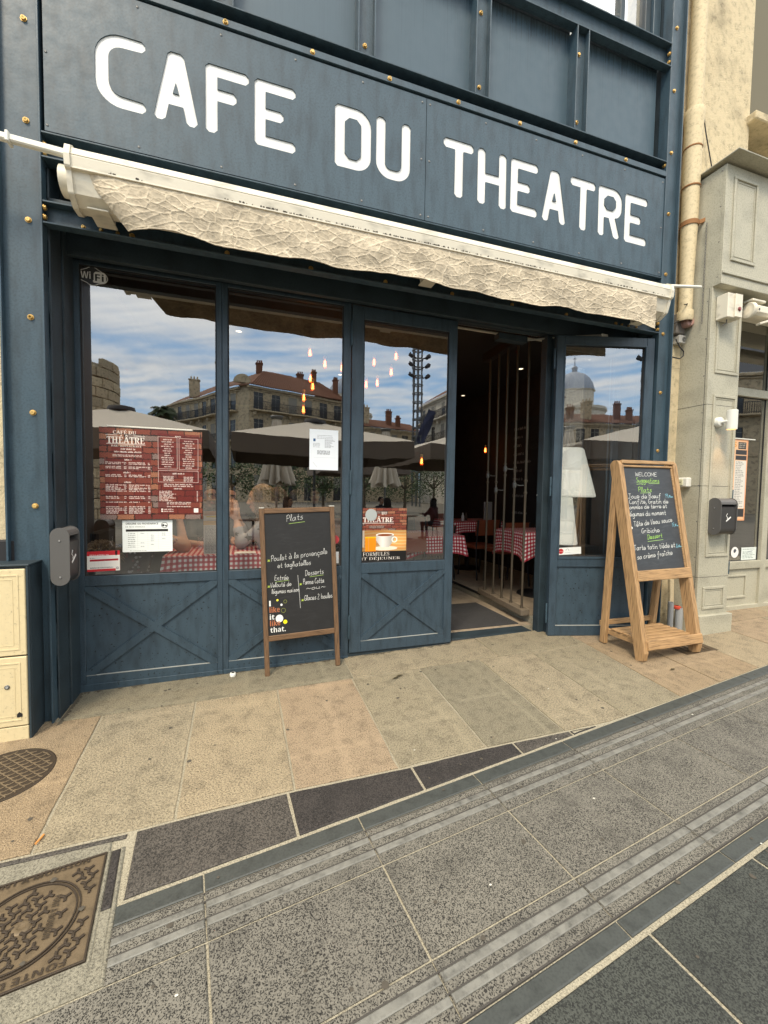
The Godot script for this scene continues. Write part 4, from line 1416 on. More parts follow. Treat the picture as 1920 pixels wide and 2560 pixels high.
# entrance leaf, swung right round to the outside
func entrance_leaf() -> void:
	var o := MeshInstance3D.new()
	var W := 0.888
	var mb := MB.new()
	mb.box(Vector3(0.0, 0.004, -0.022), Vector3(0.066, 2.682, 0.022), 0.003)
	o.mesh = mb.mesh()
	o.material_override = M.door
	put(o, "open_door", cafe)
	o.transform = Transform3D(Basis(Vector3.UP, -deg_to_rad(15.0)), Vector3(1.826, 0.004, 0.092) - bases[cafe])
	o.set_meta("label", "blue glazed entrance door leaf swung open outwards")
	bars(o, [[0.818, 0.004, W, 2.682], [0.066, 2.612, 0.818, 2.682], [0.066, 0.634, 0.818, 0.712], [0.066, 0.004, 0.818, 0.096]], -0.022, 0.022, M.door)
	# raised bead round the glass
	var bd := MB.new()
	for r in [[0.066, 0.704, 0.818, 0.726], [0.066, 2.600, 0.818, 2.614], [0.064, 0.726, 0.078, 2.600], [0.806, 0.726, 0.820, 2.600]]:
		bd.box(Vector3(r[0], r[1], 0.0), Vector3(r[2], r[3], 0.027), 0.002)
	part("glazing_bead", bd, M.door, o)
	pane_part(o, 0.078, 0.726, 0.806, 2.600, 0.0)
	plank("lower_panel", Vector3(0.06, 0.09, -0.012), Vector3(0.824, 0.64, 0.008), M.door_low, o)
	var lip := MB.new()
	lip.box(Vector3(0.066, 0.096, 0.008), Vector3(0.818, 0.101, 0.0235), 0.001)
	part("worn_edge", lip, M.worn, o)
	for y in [[2.39, 2.57], [1.267, 1.442], [0.12, 0.30]]:
		hinge(o, Vector3(-0.012, y[0], 0.005), y[1] - y[0])
	plank("handle_plate", Vector3(0.835, 1.00, 0.022), Vector3(0.868, 1.18, 0.026), M.iron, o)
	var hd := MB.new()
	hd.tube([Vector3(0.85, 1.12, 0.026), Vector3(0.85, 1.12, 0.06), Vector3(0.80, 1.12, 0.064), Vector3(0.75, 1.12, 0.06)], 0.008, 8)
	part("handle", hd, M.iron, o)
	# closer arm from the lintel to the top of the leaf
	var ca := MB.new()
	ca.beam(Vector3(1.62, 2.70, -0.17), Vector3(1.885, 2.702, 0.012), 0.024, 0.010, 0.001)
	ca.beam(Vector3(1.885, 2.712, 0.012), Vector3(2.23, 2.704, 0.20), 0.022, 0.009, 0.001)
	ca.box(Vector3(2.20, 2.687, 0.178), Vector3(2.27, 2.71, 0.222), 0.004)
	ca.lathe([Vector2(0.012, 2.69), Vector2(0.012, 2.719), Vector2(0, 2.719)], 10, Transform3D(Basis(), Vector3(1.885, 0, 0.012)))
	part("door_closer_arm", ca, mat(lin(0.34, 0.34, 0.31), 0.5, {"metal": 0.2}), cafe)
	plank("door_closer", Vector3(1.36, 2.665, -0.17), Vector3(1.66, 2.72, -0.09), M.steel_dark, cafe)

# ---------------------------------------------------------------- folded awning
func awning() -> void:
	var t := thing("awning", "folded beige awning in a long off-white cassette below the sign", "awning", Vector3(0.44, 3.0, 0.45))
	var prof := PackedVector2Array([Vector2(0.385, 2.80), Vector2(0.43, 2.768), Vector2(0.50, 2.765), Vector2(0.56, 2.80), Vector2(0.578, 2.86), Vector2(0.585, 2.896), Vector2(0.604, 2.905), Vector2(0.610, 2.955), Vector2(0.606, 2.972), Vector2(0.598, 3.000), Vector2(0.57, 3.018), Vector2(0.50, 3.028), Vector2(0.42, 3.03), Vector2(0.385, 3.01)])
	var x0 := -1.618
	var x1 := 2.505
	var mb := MB.new()
	for i in prof.size():
		var a := prof[i]
		var b := prof[(i + 1) % prof.size()]
		mb.quad(Vector3(x0, a.y, a.x), Vector3(x1, a.y, a.x), Vector3(x1, b.y, b.x), Vector3(x0, b.y, b.x))
	part("cassette", mb, M.cassette, t)
	var groove := MB.new()
	groove.box(Vector3(x0, 2.960, 0.606), Vector3(x1, 2.966, 0.6115), 0.001)
	groove.box(Vector3(x0, 2.898, 0.590), Vector3(x1, 2.906, 0.606), 0.001)
	part("front_profile", groove, M.cassette, t)
	for s in 2:
		var cap := MB.new()
		var o := Geometry2D.offset_polygon(prof, 0.010, Geometry2D.JOIN_ROUND)
		var cx: float = [x0 - 0.022, x1 - 0.003][s]
		# x of the prism runs along z of the scene, its depth along x
		cap.prism(o[0], 0.025, Transform3D(Basis(Vector3.BACK, Vector3.UP, Vector3.LEFT), Vector3(cx + 0.025, 0, 0)))
		part("end_cap", cap, M.cassette, t)
		var drum := MB.new()
		drum.lathe([Vector2(0, 0), Vector2(0.068, 0.0), Vector2(0.075, 0.006), Vector2(0.075, 0.05), Vector2(0, 0.05)], 24, Transform3D(Basis(Vector3.BACK, PI / 2), Vector3(cx + [0.0, 0.075][s], 2.895, 0.48)), false)
		part("drum", drum, M.cassette, t)
	# roller brackets and joints beneath
	for x in [-1.52, 0.44, 2.40]:
		var br := MB.new()
		br.box(Vector3(x - 0.05, 2.755, 0.36), Vector3(x + 0.05, 2.764, 0.53), 0.003)
		br.box(Vector3(x - 0.04, 2.764, 0.36), Vector3(x + 0.04, 3.06, 0.384), 0.004)
		part("bracket", br, M.cassette, t)
	var arm := MB.new()
	arm.beam(Vector3(-2.75, 3.06, 0.53), Vector3(-1.61, 2.995, 0.545), 0.034, 0.034, 0.006)
	arm.box(Vector3(-1.90, 2.985, 0.512), Vector3(-1.885, 3.035, 0.568), 0.003)
	part("mounting_bar", arm, M.white_plastic, t)
	var rod := MB.new()
	rod.tube([Vector3(2.50, 3.045, 0.50), Vector3(2.985, 3.112, 0.50)], 0.012, 10)
	part("mounting_bar", rod, M.white_plastic, t)
	# dirt that has settled in the groove above the cloth
	var dirt := MB.new()
	for i in 520:
		var x := lerpf(-1.45, 2.45, rng.randf())
		var dens := 0.5 + 0.5 * sin(x * 2.3 + 1.0) + 0.4 * sin(x * 7.1)
		if rng.randf() > dens + 0.25:
			continue
		var h := rng.randf_range(0.002, 0.011)
		var wd := rng.randf_range(0.003, 0.012)
		dirt.quad(Vector3(x, 2.9066, 0.6063), Vector3(x + wd, 2.9066, 0.6063), Vector3(x + wd * 0.8, 2.9066 + h, 0.6070), Vector3(x + wd * 0.1, 2.9066 + h * 0.8, 0.6070))
	stuff(part("dirt", dirt, M.mould, t))
	valance(t)

# hanging cloth, crumpled; its left end folded back on the slant
func valance(t: Node) -> void:
	var cell := FastNoiseLite.new()
	cell.seed = 12
	cell.noise_type = FastNoiseLite.TYPE_CELLULAR
	cell.cellular_return_type = FastNoiseLite.RETURN_DISTANCE2_SUB
	cell.frequency = 1.0
	cell.fractal_type = FastNoiseLite.FRACTAL_NONE
	var wob := FastNoiseLite.new()
	wob.seed = 3
	wob.frequency = 1.0
	wob.fractal_octaves = 2
	var rows := []
	var tones := PackedColorArray()
	var R := 80
	var C := 1100
	var bottom := func(x: float) -> float:
		return 2.664 + 0.010 * sin(x * 4.1 + 0.4) + 0.007 * sin(x * 9.7) + 0.004 * sin(x * 17.0 + 2.0) - 0.012 * exp(-pow((x - 2.2) * 2.5, 2.0))
	for i in R + 1:
		var f := float(i) / R
		var xl := lerpf(-1.375, -1.575, f)
		var row := []
		for j in C + 1:
			var x := lerpf(xl, 2.367, float(j) / C)
			var yb: float = bottom.call(x)
			var y := lerpf(yb, 2.899, f)
			var w := 0.022 * wob.get_noise_2d(x * 6.0, y * 9.0)
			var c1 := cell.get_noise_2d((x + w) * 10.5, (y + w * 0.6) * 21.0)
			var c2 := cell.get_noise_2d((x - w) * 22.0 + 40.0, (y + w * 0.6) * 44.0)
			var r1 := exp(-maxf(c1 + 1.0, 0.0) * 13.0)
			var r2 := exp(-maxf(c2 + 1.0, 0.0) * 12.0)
			var hang := sin(f * PI)
			var z := 0.598 - 0.006 * (1.0 - f) + 0.012 * hang * wob.get_noise_2d(x * 2.2, y * 3.0 + 9.0) + (0.0042 * r1 + 0.0022 * r2) * (0.25 + 0.75 * minf(1.0, (1.0 - f) * 5.0)) + 0.012 * (1.0 - f) * sin(x * 5.3) * sin(x * 2.1)
			z += 0.008 * (1.0 - f) * wob.get_noise_2d(x * 6.0, 3.0)
			# the slanted end is turned under
			z -= 0.05 * exp(-(x - xl) * 22.0) * (1.0 - f * 0.5)
			row.append(Vector3(x, y, z))
			# crease ridges painted lighter, the cloth between darker, as if lit from above
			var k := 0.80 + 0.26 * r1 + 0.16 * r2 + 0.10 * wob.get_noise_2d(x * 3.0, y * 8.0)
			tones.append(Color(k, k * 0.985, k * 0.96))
		rows.append(row)
	var mb := MB.new()
	mb.grid(rows, false, Vector2(4, 1))
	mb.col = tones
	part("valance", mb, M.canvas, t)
	var hem := MB.new()
	var pts := []
	for j in range(0, C + 1, 4):
		pts.append(rows[0][j] + Vector3(0, 0.003, 0.0015))
	hem.tube(pts, 0.0032, 6)
	part("hem", hem, M.canvas, t)
	var seam := MB.new()
	for x in [-0.845, 0.62]:
		var sp := []
		for i in range(0, R + 1, 4):
			var best: Vector3 = rows[i][0]
			for j in range(0, C + 1, 3):
				if absf(rows[i][j].x - x) < absf(best.x - x):
					best = rows[i][j]
			sp.append(best + Vector3(0, 0, 0.001))
		seam.tube(sp, 0.0014, 4)
	part("seam", seam, M.canvas, t)

# ---------------------------------------------------------------- left edge: cabinet, ashtray, wall
func frame_of(mb: MB, x0: float, y0: float, x1: float, y1: float, z: float, w: float, h: float) -> void:
	mb.box(Vector3(x0, y0, z), Vector3(x1, y0 + w, z + h), h * 0.4)
	mb.box(Vector3(x0, y1 - w, z), Vector3(x1, y1, z + h), h * 0.4)
	mb.box(Vector3(x0, y0 + w, z), Vector3(x0 + w, y1 - w, z + h), h * 0.4)
	mb.box(Vector3(x1 - w, y0 + w, z), Vector3(x1, y1 - w, z + h), h * 0.4)

func left_side() -> void:
	var w := MB.new()
	w.box(Vector3(-7, -0.3, -0.2), Vector3(-2.0, 8, 0.27))
	var wall := thing("plaster_house", "cream plaster house wall at the left edge beside the blue column", "house", Vector3(-4.5, -0.2, 0))
	part("wall", w, M.plaster, wall)
	var dark := MB.new()
	dark.box(Vector3(-2.12, 0.86, 0.27), Vector3(-2.005, 0.985, 0.33), 0.006)
	tag(part("junction_box", dark, M.rubber), "black junction box above the yellow cabinet, half out of frame", "junction box")
	# utility cabinet
	var c := thing("utility_cabinet", "yellow-doored utility cabinet in a dark blue housing at the left edge", "cabinet", Vector3(-2.3, -0.09, 0.36))
	var b := MB.new()
	b.box(Vector3(-2.9, -0.12, 0.235), Vector3(-1.882, 0.862, 0.470), 0.004)
	part("housing", b, M.steel_dark, c)
	plank("top_plate", Vector3(-2.91, 0.862, 0.233), Vector3(-1.878, 0.872, 0.488), M.steel_dark, c, 0.003)
	plank("frame_post", Vector3(-1.893, -0.1, 0.470), Vector3(-1.882, 0.861, 0.486), M.steel_dark, c)
	for d in [[0.382, 0.848], [-0.004, 0.374]]:
		var m := MB.new()
		m.box(Vector3(-2.6, d[0], 0.470), Vector3(-1.896, d[1], 0.486), 0.005)
		var door := part("door", m, M.cream, c)
		var e := MB.new()
		frame_of(e, -2.56, d[0] + 0.03, -1.925, d[1] - 0.03, 0.486, 0.008, 0.0025)
		frame_of(e, -2.50, d[0] + 0.055, -1.950, d[1] - 0.055, 0.486, 0.003, 0.0015)
		part("pressed_edge", e, M.cream, door)
		# black hinge gap and latch
		if d[0] > 0:
			plank("label_plate", Vector3(-2.06, 0.785, 0.486), Vector3(-2.005, 0.803, 0.4875), M.paper, door)
		else:
			var lk := MB.new()
			lk.lathe([Vector2(0.012, 0), Vector2(0.012, 0.004), Vector2(0.008, 0.006), Vector2(0, 0.006)], 14, Transform3D(Basis(Vector3.RIGHT, PI / 2), Vector3(-1.985, 0.215, 0.486)))
			part("lock", lk, M.iron, door)
			var tri := MB.new()
			tri.prism(PackedVector2Array([Vector2(-1.945, 0.045), Vector2(-1.922, 0.045), Vector2(-1.922, 0.062), Vector2(-1.9335, 0.074), Vector2(-1.945, 0.062)]), 0.003, Transform3D(Basis(), Vector3(0, 0, 0.486)))
			part("keyhole_cover", tri, M.black, door)
	plank("base_plate", Vector3(-2.6, -0.1, 0.470), Vector3(-1.896, -0.010, 0.483), M.cream, c)
	# wall ashtray on the reveal
	ashtray("wall_ashtray", "dark grey wall ashtray with a cigarette sign beside the first window", Transform3D(Basis(Vector3.UP, PI / 2), Vector3(-1.806, 0.735, 0.345)), 0.155, 0.325, 0.092)

# a narrow box with rounded ends seen from the side, a slot at the top and the smoking sign
func ashtray(called: String, label: String, x: Transform3D, w: float, h: float, d: float) -> void:
	# local: x across, y up, z out of the wall
	var t := thing(called, label, "ashtray", x.origin)
	var r := d / 2
	var side := PackedVector2Array()
	side.append_array(arc(Vector2(r, r), r, PI, TAU, 10))
	side.append_array(arc(Vector2(r, h - r), r, 0, PI, 10))
	var face := mat(lin(0.095, 0.092, 0.088), 0.5)
	for s in 2:
		var m := MB.new()
		m.prism(side, 0.006, x * Transform3D(Basis(Vector3.BACK, Vector3.UP, Vector3.LEFT), Vector3([-w / 2 + 0.006, w / 2][s], 0, 0)))
		part("side_plate", m, face, t)
	var b := MB.new()
	var lo := PackedVector2Array()
	lo.append_array(arc(Vector2(r, r), r - 0.006, PI, TAU, 8))
	lo.append(Vector2(d - 0.006, h * 0.74))
	lo.append(Vector2(d * 0.55, h * 0.82))
	lo.append(Vector2(0.006, h * 0.82))
	b.prism(lo, w - 0.012, x * Transform3D(Basis(Vector3.BACK, Vector3.UP, Vector3.LEFT), Vector3(w / 2 - 0.006, 0, 0)))
	var body := part("box", b, mat(lin(0.03, 0.028, 0.028), 0.42), t)
	var hood := MB.new()
	var hp := PackedVector2Array()
	hp.append_array(arc(Vector2(r, h - r), r - 0.004, 0, PI, 8))
	hp.append_array(arc(Vector2(r, h - r), r - 0.012, PI, 0, 8))
	hood.prism(hp, w - 0.012, x * Transform3D(Basis(Vector3.BACK, Vector3.UP, Vector3.LEFT), Vector3(w / 2 - 0.006, 0, 0)))
	part("hood", hood, face, t)
	# cigarette with smoke
	var sg := MB.new()
	var zz := d - 0.0055
	var cx := 0.0
	var cy := h * 0.43
	for p in [[Vector2(-0.028, -0.018), Vector2(0.030, 0.020), 0.011]]:
		var a := x * Vector3(cx + p[0].x, cy + p[0].y, zz)
		var e := x * Vector3(cx + p[1].x, cy + p[1].y, zz)
		sg.beam(a, e, 0.002, p[2], 0.0, x.basis.y)
	var smoke := [Vector2(-0.018, 0.004), Vector2(-0.010, 0.014), Vector2(-0.020, 0.024), Vector2(-0.030, 0.030), Vector2(-0.022, 0.042), Vector2(-0.014, 0.052)]
	for k in smoke.size() - 1:
		sg.beam(x * Vector3(cx + smoke[k].x, cy + smoke[k].y, zz), x * Vector3(cx + smoke[k + 1].x, cy + smoke[k + 1].y, zz), 0.0016, 0.004, 0.0, x.basis.y)
	part("smoking_sign", sg, M.paper, body)
	for y in [r, h - r * 1.6]:
		var s := MB.new()
		s.lathe([Vector2(0.006, 0), Vector2(0.006, 0.003), Vector2(0, 0.004)], 10, x * Transform3D(Basis(Vector3.BACK, PI / 2), Vector3(-w / 2, y, r)))
		part("screw", s, M.iron, t)
		var s2 := MB.new()
		s2.lathe([Vector2(0.006, 0), Vector2(0.006, 0.003), Vector2(0, 0.004)], 10, x * Transform3D(Basis(Vector3.BACK, -PI / 2), Vector3(w / 2, y, r)))
		part("screw", s2, M.iron, t)

# ---------------------------------------------------------------- right edge: plaster wall, pipe, grey shop front
func neighbour() -> void:
	var house := thing("yellow_house", "yellowed plaster house with stained wall rising behind the grey shop front", "house", Vector3(4.2, 0.02, 0))
	var w := MB.new()
	w.box(Vector3(2.884, -0.1, -0.3), Vector3(3.30, 8, 0.215))
	w.box(Vector3(3.30, 4.1, -0.3), Vector3(3.94, 8, 0.215))
	w.box(Vector3(3.94, 4.1, -0.3), Vector3(6.5, 4.35, 0.15))
	w.box(Vector3(5.2, 4.35, -0.3), Vector3(8.5, 8, 0.215))
	part("wall", w, M.plaster, house)
	var sh := MB.new()
	sh.box(Vector3(3.94, 4.35, -0.02), Vector3(5.2, 8, 0.02))
	part("window_recess", sh, mat(lin(0.16, 0.145, 0.10), 0.9), house)
	var sl := MB.new()
	sl.box(Vector3(3.90, 4.95, 0.0), Vector3(5.25, 5.03, 0.30), 0.01)
	part("window_sill", sl, M.plaster, house)
	# downpipe with collars
	var p := thing("downpipe", "yellow painted downpipe beside the blue column, paint flaking", "downpipe", Vector3(3.07, 2.9, 0.305))
	var pm := MB.new()
	pm.lathe([Vector2(0.062, 4.74), Vector2(0.062, 8.0)], 20, Transform3D(Basis(), Vector3(3.085, 0, 0.30)))
	part("upper_pipe", pm, M.pipe, p)
	var p2 := MB.new()
	p2.lathe([Vector2(0.06, 2.90), Vector2(0.066, 2.92), Vector2(0.066, 2.99), Vector2(0.054, 3.0), Vector2(0.056, 3.3), Vector2(0.066, 3.75), Vector2(0.070, 4.3), Vector2(0.074, 4.62), Vector2(0.080, 4.70), Vector2(0.080, 4.76), Vector2(0.068, 4.76)], 20, Transform3D(Basis(), Vector3(3.075, 0, 0.305)))
	part("lower_pipe", p2, M.pipe, p)
	for y in [4.42, 4.08]:
		var r := MB.new()
		r.lathe([Vector2(0.073, y), Vector2(0.0765, y + 0.004), Vector2(0.0765, y + 0.012), Vector2(0.073, y + 0.016)], 20, Transform3D(Basis(), Vector3(3.075, 0, 0.305)))
		part("wire_tie", r, M.rust, p)
	var br := MB.new()
	br.lathe([Vector2(0.070, 3.745), Vector2(0.074, 3.745), Vector2(0.074, 3.785), Vector2(0.070, 3.785)], 20, Transform3D(Basis(), Vector3(3.075, 0, 0.305)), false)
	br.beam(Vector3(3.12, 3.77, 0.36), Vector3(3.195, 3.80, 0.40), 0.012, 0.035, 0.003)
	part("bracket", br, M.rust, p)
	var ch := MB.new()
	for k in 34:
		var y := 3.72 - 0.026 * k
		var a := PI / 2 if k % 2 else 0.0
		var ring := []
		for q in 11:
			var f := TAU * q / 10.0
			ring.append(Vector3(3.135, y, 0.42) + Vector3(cos(f) * 0.006 * cos(a), sin(f) * 0.015, cos(f) * 0.006 * sin(a)))
		ch.tube(ring, 0.0022, 5, false)
	tag(stuff(part("chain", ch, M.iron)), "thin grey chain hanging from the downpipe bracket", "chain")
	# cable down the wall
	var cb := MB.new()
	cb.tube([Vector3(3.17, 5.6, 0.23), Vector3(3.19, 5.2, 0.24), Vector3(3.30, 4.7, 0.25), Vector3(3.42, 4.25, 0.27)], 0.005, 6)
	cb.tube([Vector3(3.15, 5.3, 0.25), Vector3(3.17, 4.9, 0.25), Vector3(3.13, 4.62, 0.24), Vector3(3.10, 4.45, 0.22)], 0.004, 6)
	tag(part("cable", cb, M.rubber), "thin dark cable sagging down the yellow wall to the grey shop front", "cable")
	# old switch box and socket on the plaster strip
	var sw := thing("switch_box", "grey switch box with a faded pink knob on the plaster strip", "switch", Vector3(3.1, 2.82, 0.22))
	plank("box", Vector3(3.02, 2.80, 0.215), Vector3(3.13, 2.985, 0.275), mat(lin(0.13, 0.115, 0.10), 0.7), sw, 0.008)
	var kn := MB.new()
	kn.lathe([Vector2(0.05, 0), Vector2(0.05, 0.05), Vector2(0.042, 0.06), Vector2(0, 0.06)], 18, Transform3D(Basis(Vector3.RIGHT, PI / 2), Vector3(3.115, 2.905, 0.275)))
	kn.box(Vector3(3.105, 2.862, 0.33), Vector3(3.125, 2.948, 0.345), 0.004)
	part("knob", kn, mat(lin(0.42, 0.25, 0.21), 0.7, {"tex": M.pipe.albedo_texture, "scale": 4.0}), sw)
	var so := thing("socket_box", "small grey socket box with a looping black cable under the switch", "socket", Vector3(3.1, 2.75, 0.22))
	plank("box", Vector3(3.05, 2.715, 0.215), Vector3(3.13, 2.79, 0.285), mat(lin(0.40, 0.39, 0.36), 0.5), so, 0.006)
	var eye := MB.new()
	eye.lathe([Vector2(0.022, 0), Vector2(0.022, 0.004), Vector2(0.012, 0.004), Vector2(0.010, 0.001), Vector2(0, 0.001)], 14, Transform3D(Basis(Vector3.RIGHT, PI / 2), Vector3(3.105, 2.752, 0.285)), false)
	part("outlet", eye, M.iron, so)
	var lp := MB.new()
	lp.tube([Vector3(3.05, 2.76, 0.25), Vector3(3.06, 2.68, 0.28), Vector3(3.10, 2.64, 0.29), Vector3(3.11, 2.60, 0.28), Vector3(3.08, 2.575, 0.27), Vector3(3.0, 2.59, 0.25)], 0.006, 6)
	lp.tube([Vector3(2.99, 3.02, 0.36), Vector3(3.07, 3.05, 0.34), Vector3(3.09, 2.99, 0.32), Vector3(3.04, 2.93, 0.30), Vector3(2.98, 2.88, 0.28)], 0.005, 6)
	part("cable", lp, M.rubber, so)
	# sawn plastic pipes at the foot of the wall
	var pv := thing("plastic_pipes", "pair of grey plastic pipe ends tied with red tape at the wall foot", "pipes", Vector3(3.06, 0.03, 0.36))
	for k in [[3.00, 0.30, 0.36, 0.024], [3.075, 0.25, 0.385, 0.032]]:
		var m := MB.new()
		m.lathe([Vector2(k[3], 0.02), Vector2(k[3], k[1]), Vector2(k[3] - 0.004, k[1]), Vector2(k[3] - 0.004, 0.05)], 14, Transform3D(Basis(), Vector3(k[0], 0, k[2])), false)
		part("pipe", m, mat(lin(0.33, 0.34, 0.34), 0.5), pv)
	var tp := MB.new()
	tp.lathe([Vector2(0.034, 0.238), Vector2(0.036, 0.244), Vector2(0.034, 0.258), Vector2(0.016, 0.268)], 9, Transform3D(Basis(), Vector3(3.06, 0, 0.375)), false)
	part("red_tape", tp, mat(lin(0.45, 0.05, 0.02), 0.7), pv)
	var stick := MB.new()
	stick.beam(Vector3(3.045, 0.02, 0.33), Vector3(3.065, 0.50, 0.30), 0.05, 0.03, 0.004)
	part("stub_post", stick, M.plaster, pv)
	# grey shop front
	var g := thing("grey_shopfront", "pale grey-green panelled wooden shop front at the right edge", "shop front", Vector3(4.2, 0.03, 0.2))
	var pil := MB.new()
	pil.box(Vector3(3.16, -0.05, -0.1), Vector3(3.56, 3.17, 0.482), 0.003)
	part("pilaster", pil, M.grey, g)
	plank("plinth", Vector3(3.148, -0.05, 0.0), Vector3(3.585, 0.195, 0.520), M.grey, g, 0.004)
	var mo := MB.new()
	for r in [[3.235, 2.405, 3.535, 3.01], [3.235, 0.735, 3.535, 2.215], [3.225, 0.245, 3.515, 0.455]]:
		frame_of(mo, r[0], r[1], r[2], r[3], 0.482, 0.024, 0.010)
		frame_of(mo, r[0] + 0.034, r[1] + 0.034, r[2] - 0.034, r[3] - 0.034, 0.482, 0.006, 0.004)
	part("moulding", mo, M.grey, g)
	var seam := MB.new()
	for y in [2.12, 1.386, 0.545]:
		seam.box(Vector3(3.1585, y, -0.1), Vector3(3.5615, y + 0.003, 0.4828))
	seam.box(Vector3(3.1585, 0.0, 0.455), Vector3(3.1605, 3.15, 0.4575))
	part("panel_joint", seam, M.rubber, g)
	for y in [[0.56, 0.70], [1.24, 1.37]]:
		hinge(g, Vector3(3.565, y[0], 0.478), 0.12)
	var top := MB.new()
	top.box(Vector3(3.16, 3.152, -0.1), Vector3(8.0, 4.16, 0.552), 0.003)
	part("fascia", top, M.grey, g)
	var fm := MB.new()
	for r in [[3.255, 3.36, 3.565, 4.075], [3.80, 3.36, 6.2, 4.075]]:
		frame_of(fm, r[0], r[1], r[2], r[3], 0.552, 0.026, 0.012)
		frame_of(fm, r[0] + 0.04, r[1] + 0.04, r[2] - 0.04, r[3] - 0.04, 0.552, 0.006, 0.004)
	fm.box(Vector3(3.16, 3.235, 0.552), Vector3(8.0, 3.262, 0.566), 0.004)
	fm.box(Vector3(3.1575, 3.2, 0.530), Vector3(3.1605, 4.14, 0.5325))
	part("moulding", fm, M.grey, g)
	var cap := MB.new()
	cap.beam(Vector3(3.12, 4.19, 0.27), Vector3(8.0, 4.19, 0.27), 0.80, 0.012, 0.003)
	part("cap_board", cap, M.grey, g)
	var rv := MB.new()
	for y in range(0, 9):
		rv.lathe([Vector2(0.006, 0), Vector2(0.004, 0.003), Vector2(0, 0.003)], 7, Transform3D(Basis(Vector3.BACK, PI / 2), Vector3(3.16, 0.4 + y * 0.33, 0.445)))
	for y in range(0, 4):
		rv.lathe([Vector2(0.006, 0), Vector2(0.004, 0.003), Vector2(0, 0.003)], 7, Transform3D(Basis(Vector3.BACK, PI / 2), Vector3(3.16, 3.22 + y * 0.3, 0.515)))
	stuff(part("rivet", rv, M.iron, g))
	# glazed door and window of that shop
	var fr := MB.new()
	fr.box(Vector3(3.56, 0.03, 0.03), Vector3(3.78, 3.16, 0.10), 0.003)
	var win := part("shop_window", fr, M.grey, g)
	bars(win, [[4.69, 0.03, 4.78, 3.16], [3.78, 2.37, 4.69, 2.455], [3.78, 0.505, 4.69, 0.588], [3.78, 0.03, 4.69, 0.10], [4.78, 2.37, 6.6, 2.455], [4.78, 0.505, 6.6, 0.588], [4.78, 0.03, 6.6, 0.1]], 0.03, 0.10, M.grey)
	plank("lower_panel", Vector3(3.77, 0.09, 0.04), Vector3(6.6, 0.51, 0.075), M.grey, win)
	var lm := MB.new()
	frame_of(lm, 3.84, 0.18, 4.50, 0.44, 0.075, 0.022, 0.012)
	part("moulding", lm, M.grey, win)
	plank("step", Vector3(3.56, -0.02, 0.0), Vector3(6.6, 0.045, 0.16), M.concrete, g)
	for r in [[3.78, 0.588, 4.69, 2.37], [3.78, 2.455, 4.69, 3.16], [4.78, 0.588, 6.6, 2.37], [4.78, 2.455, 6.6, 3.16]]:
		pane_part(win, r[0], r[1], r[2], r[3], 0.06)
	plank("shop_interior", Vector3(3.5, -0.05, -2.4), Vector3(6.7, 3.2, -2.35), M.room_back, g)
	plank("shop_interior", Vector3(3.48, -0.05, -2.4), Vector3(3.52, 3.2, 0.0), M.room_back, g)
	plank("shop_interior", Vector3(6.62, -0.05, -2.4), Vector3(6.7, 3.2, 0.02), M.room_back, g)
	plank("shop_interior", Vector3(3.5, 3.18, -2.4), Vector3(6.7, 3.24, 0.02), M.room_back, g)
	plank("shop_interior", Vector3(3.5, -0.06, -2.4), Vector3(6.7, 0.02, 0.02), M.floor_tile, g)
	# roller of the neighbour's awning
	var aw := thing("side_awning", "end of a cream folded awning under the grey fascia", "awning", Vector3(3.75, 3.0, 0.45))
	var a1 := MB.new()
	a1.lathe([Vector2(0, 0), Vector2(0.065, 0), Vector2(0.072, 0.006), Vector2(0.072, 0.03), Vector2(0, 0.03)], 22, Transform3D(Basis(Vector3.BACK, -PI / 2).rotated(Vector3.UP, -0.25), Vector3(3.60, 3.0, 0.50)), false)
	a1.box(Vector3(3.63, 2.955, 0.38), Vector3(6.5, 3.05, 0.56), 0.03)
	part("roller", a1, M.cassette, aw)
	var a2 := MB.new()
	a2.box(Vector3(3.60, 3.08, 0.42), Vector3(3.78, 3.10, 0.54), 0.004)
	a2.beam(Vector3(3.70, 2.88, 0.53), Vector3(3.95, 2.96, 0.60), 0.05, 0.02, 0.004)
	stuff(part("bracket", a2, M.cassette, aw))
	var eye2 := MB.new()
	eye2.lathe([Vector2(0.008, 0), Vector2(0.008, 0.004), Vector2(0, 0.004)], 10, Transform3D(Basis(Vector3.RIGHT, PI / 2), Vector3(3.655, 3.0, 0.561)))
	part("screw", eye2, M.black, aw)
	# alarm box
	var al := thing("alarm_box", "cream alarm box with a dark red button on the grey pilaster", "alarm box", Vector3(3.27, 2.87, 0.49))
	plank("case", Vector3(3.21, 2.86, 0.484), Vector3(3.375, 3.07, 0.585), M.cassette, al, 0.005)
	plank("cover", Vector3(3.285, 2.865, 0.585), Vector3(3.372, 3.065, 0.600), M.cassette, al, 0.004)
	var bt := MB.new()
	bt.lathe([Vector2(0.018, 0), Vector2(0.018, 0.006), Vector2(0.012, 0.01), Vector2(0, 0.01)], 16, Transform3D(Basis(Vector3.RIGHT, PI / 2), Vector3(3.330, 2.935, 0.600)))
	part("button", bt, mat(lin(0.16, 0.02, 0.02), 0.5), al)
	var hk := MB.new()
	hk.tube([Vector3(3.37, 2.98, 0.55), Vector3(3.42, 2.985, 0.555), Vector3(3.445, 3.0, 0.55), Vector3(3.435, 3.02, 0.545), Vector3(3.41, 3.01, 0.55)], 0.006, 6)
	hk.tube([Vector3(3.27, 2.86, 0.54), Vector3(3.26, 2.825, 0.545), Vector3(3.225, 2.80, 0.54)], 0.004, 6)
	part("hook", hk, M.iron, al)
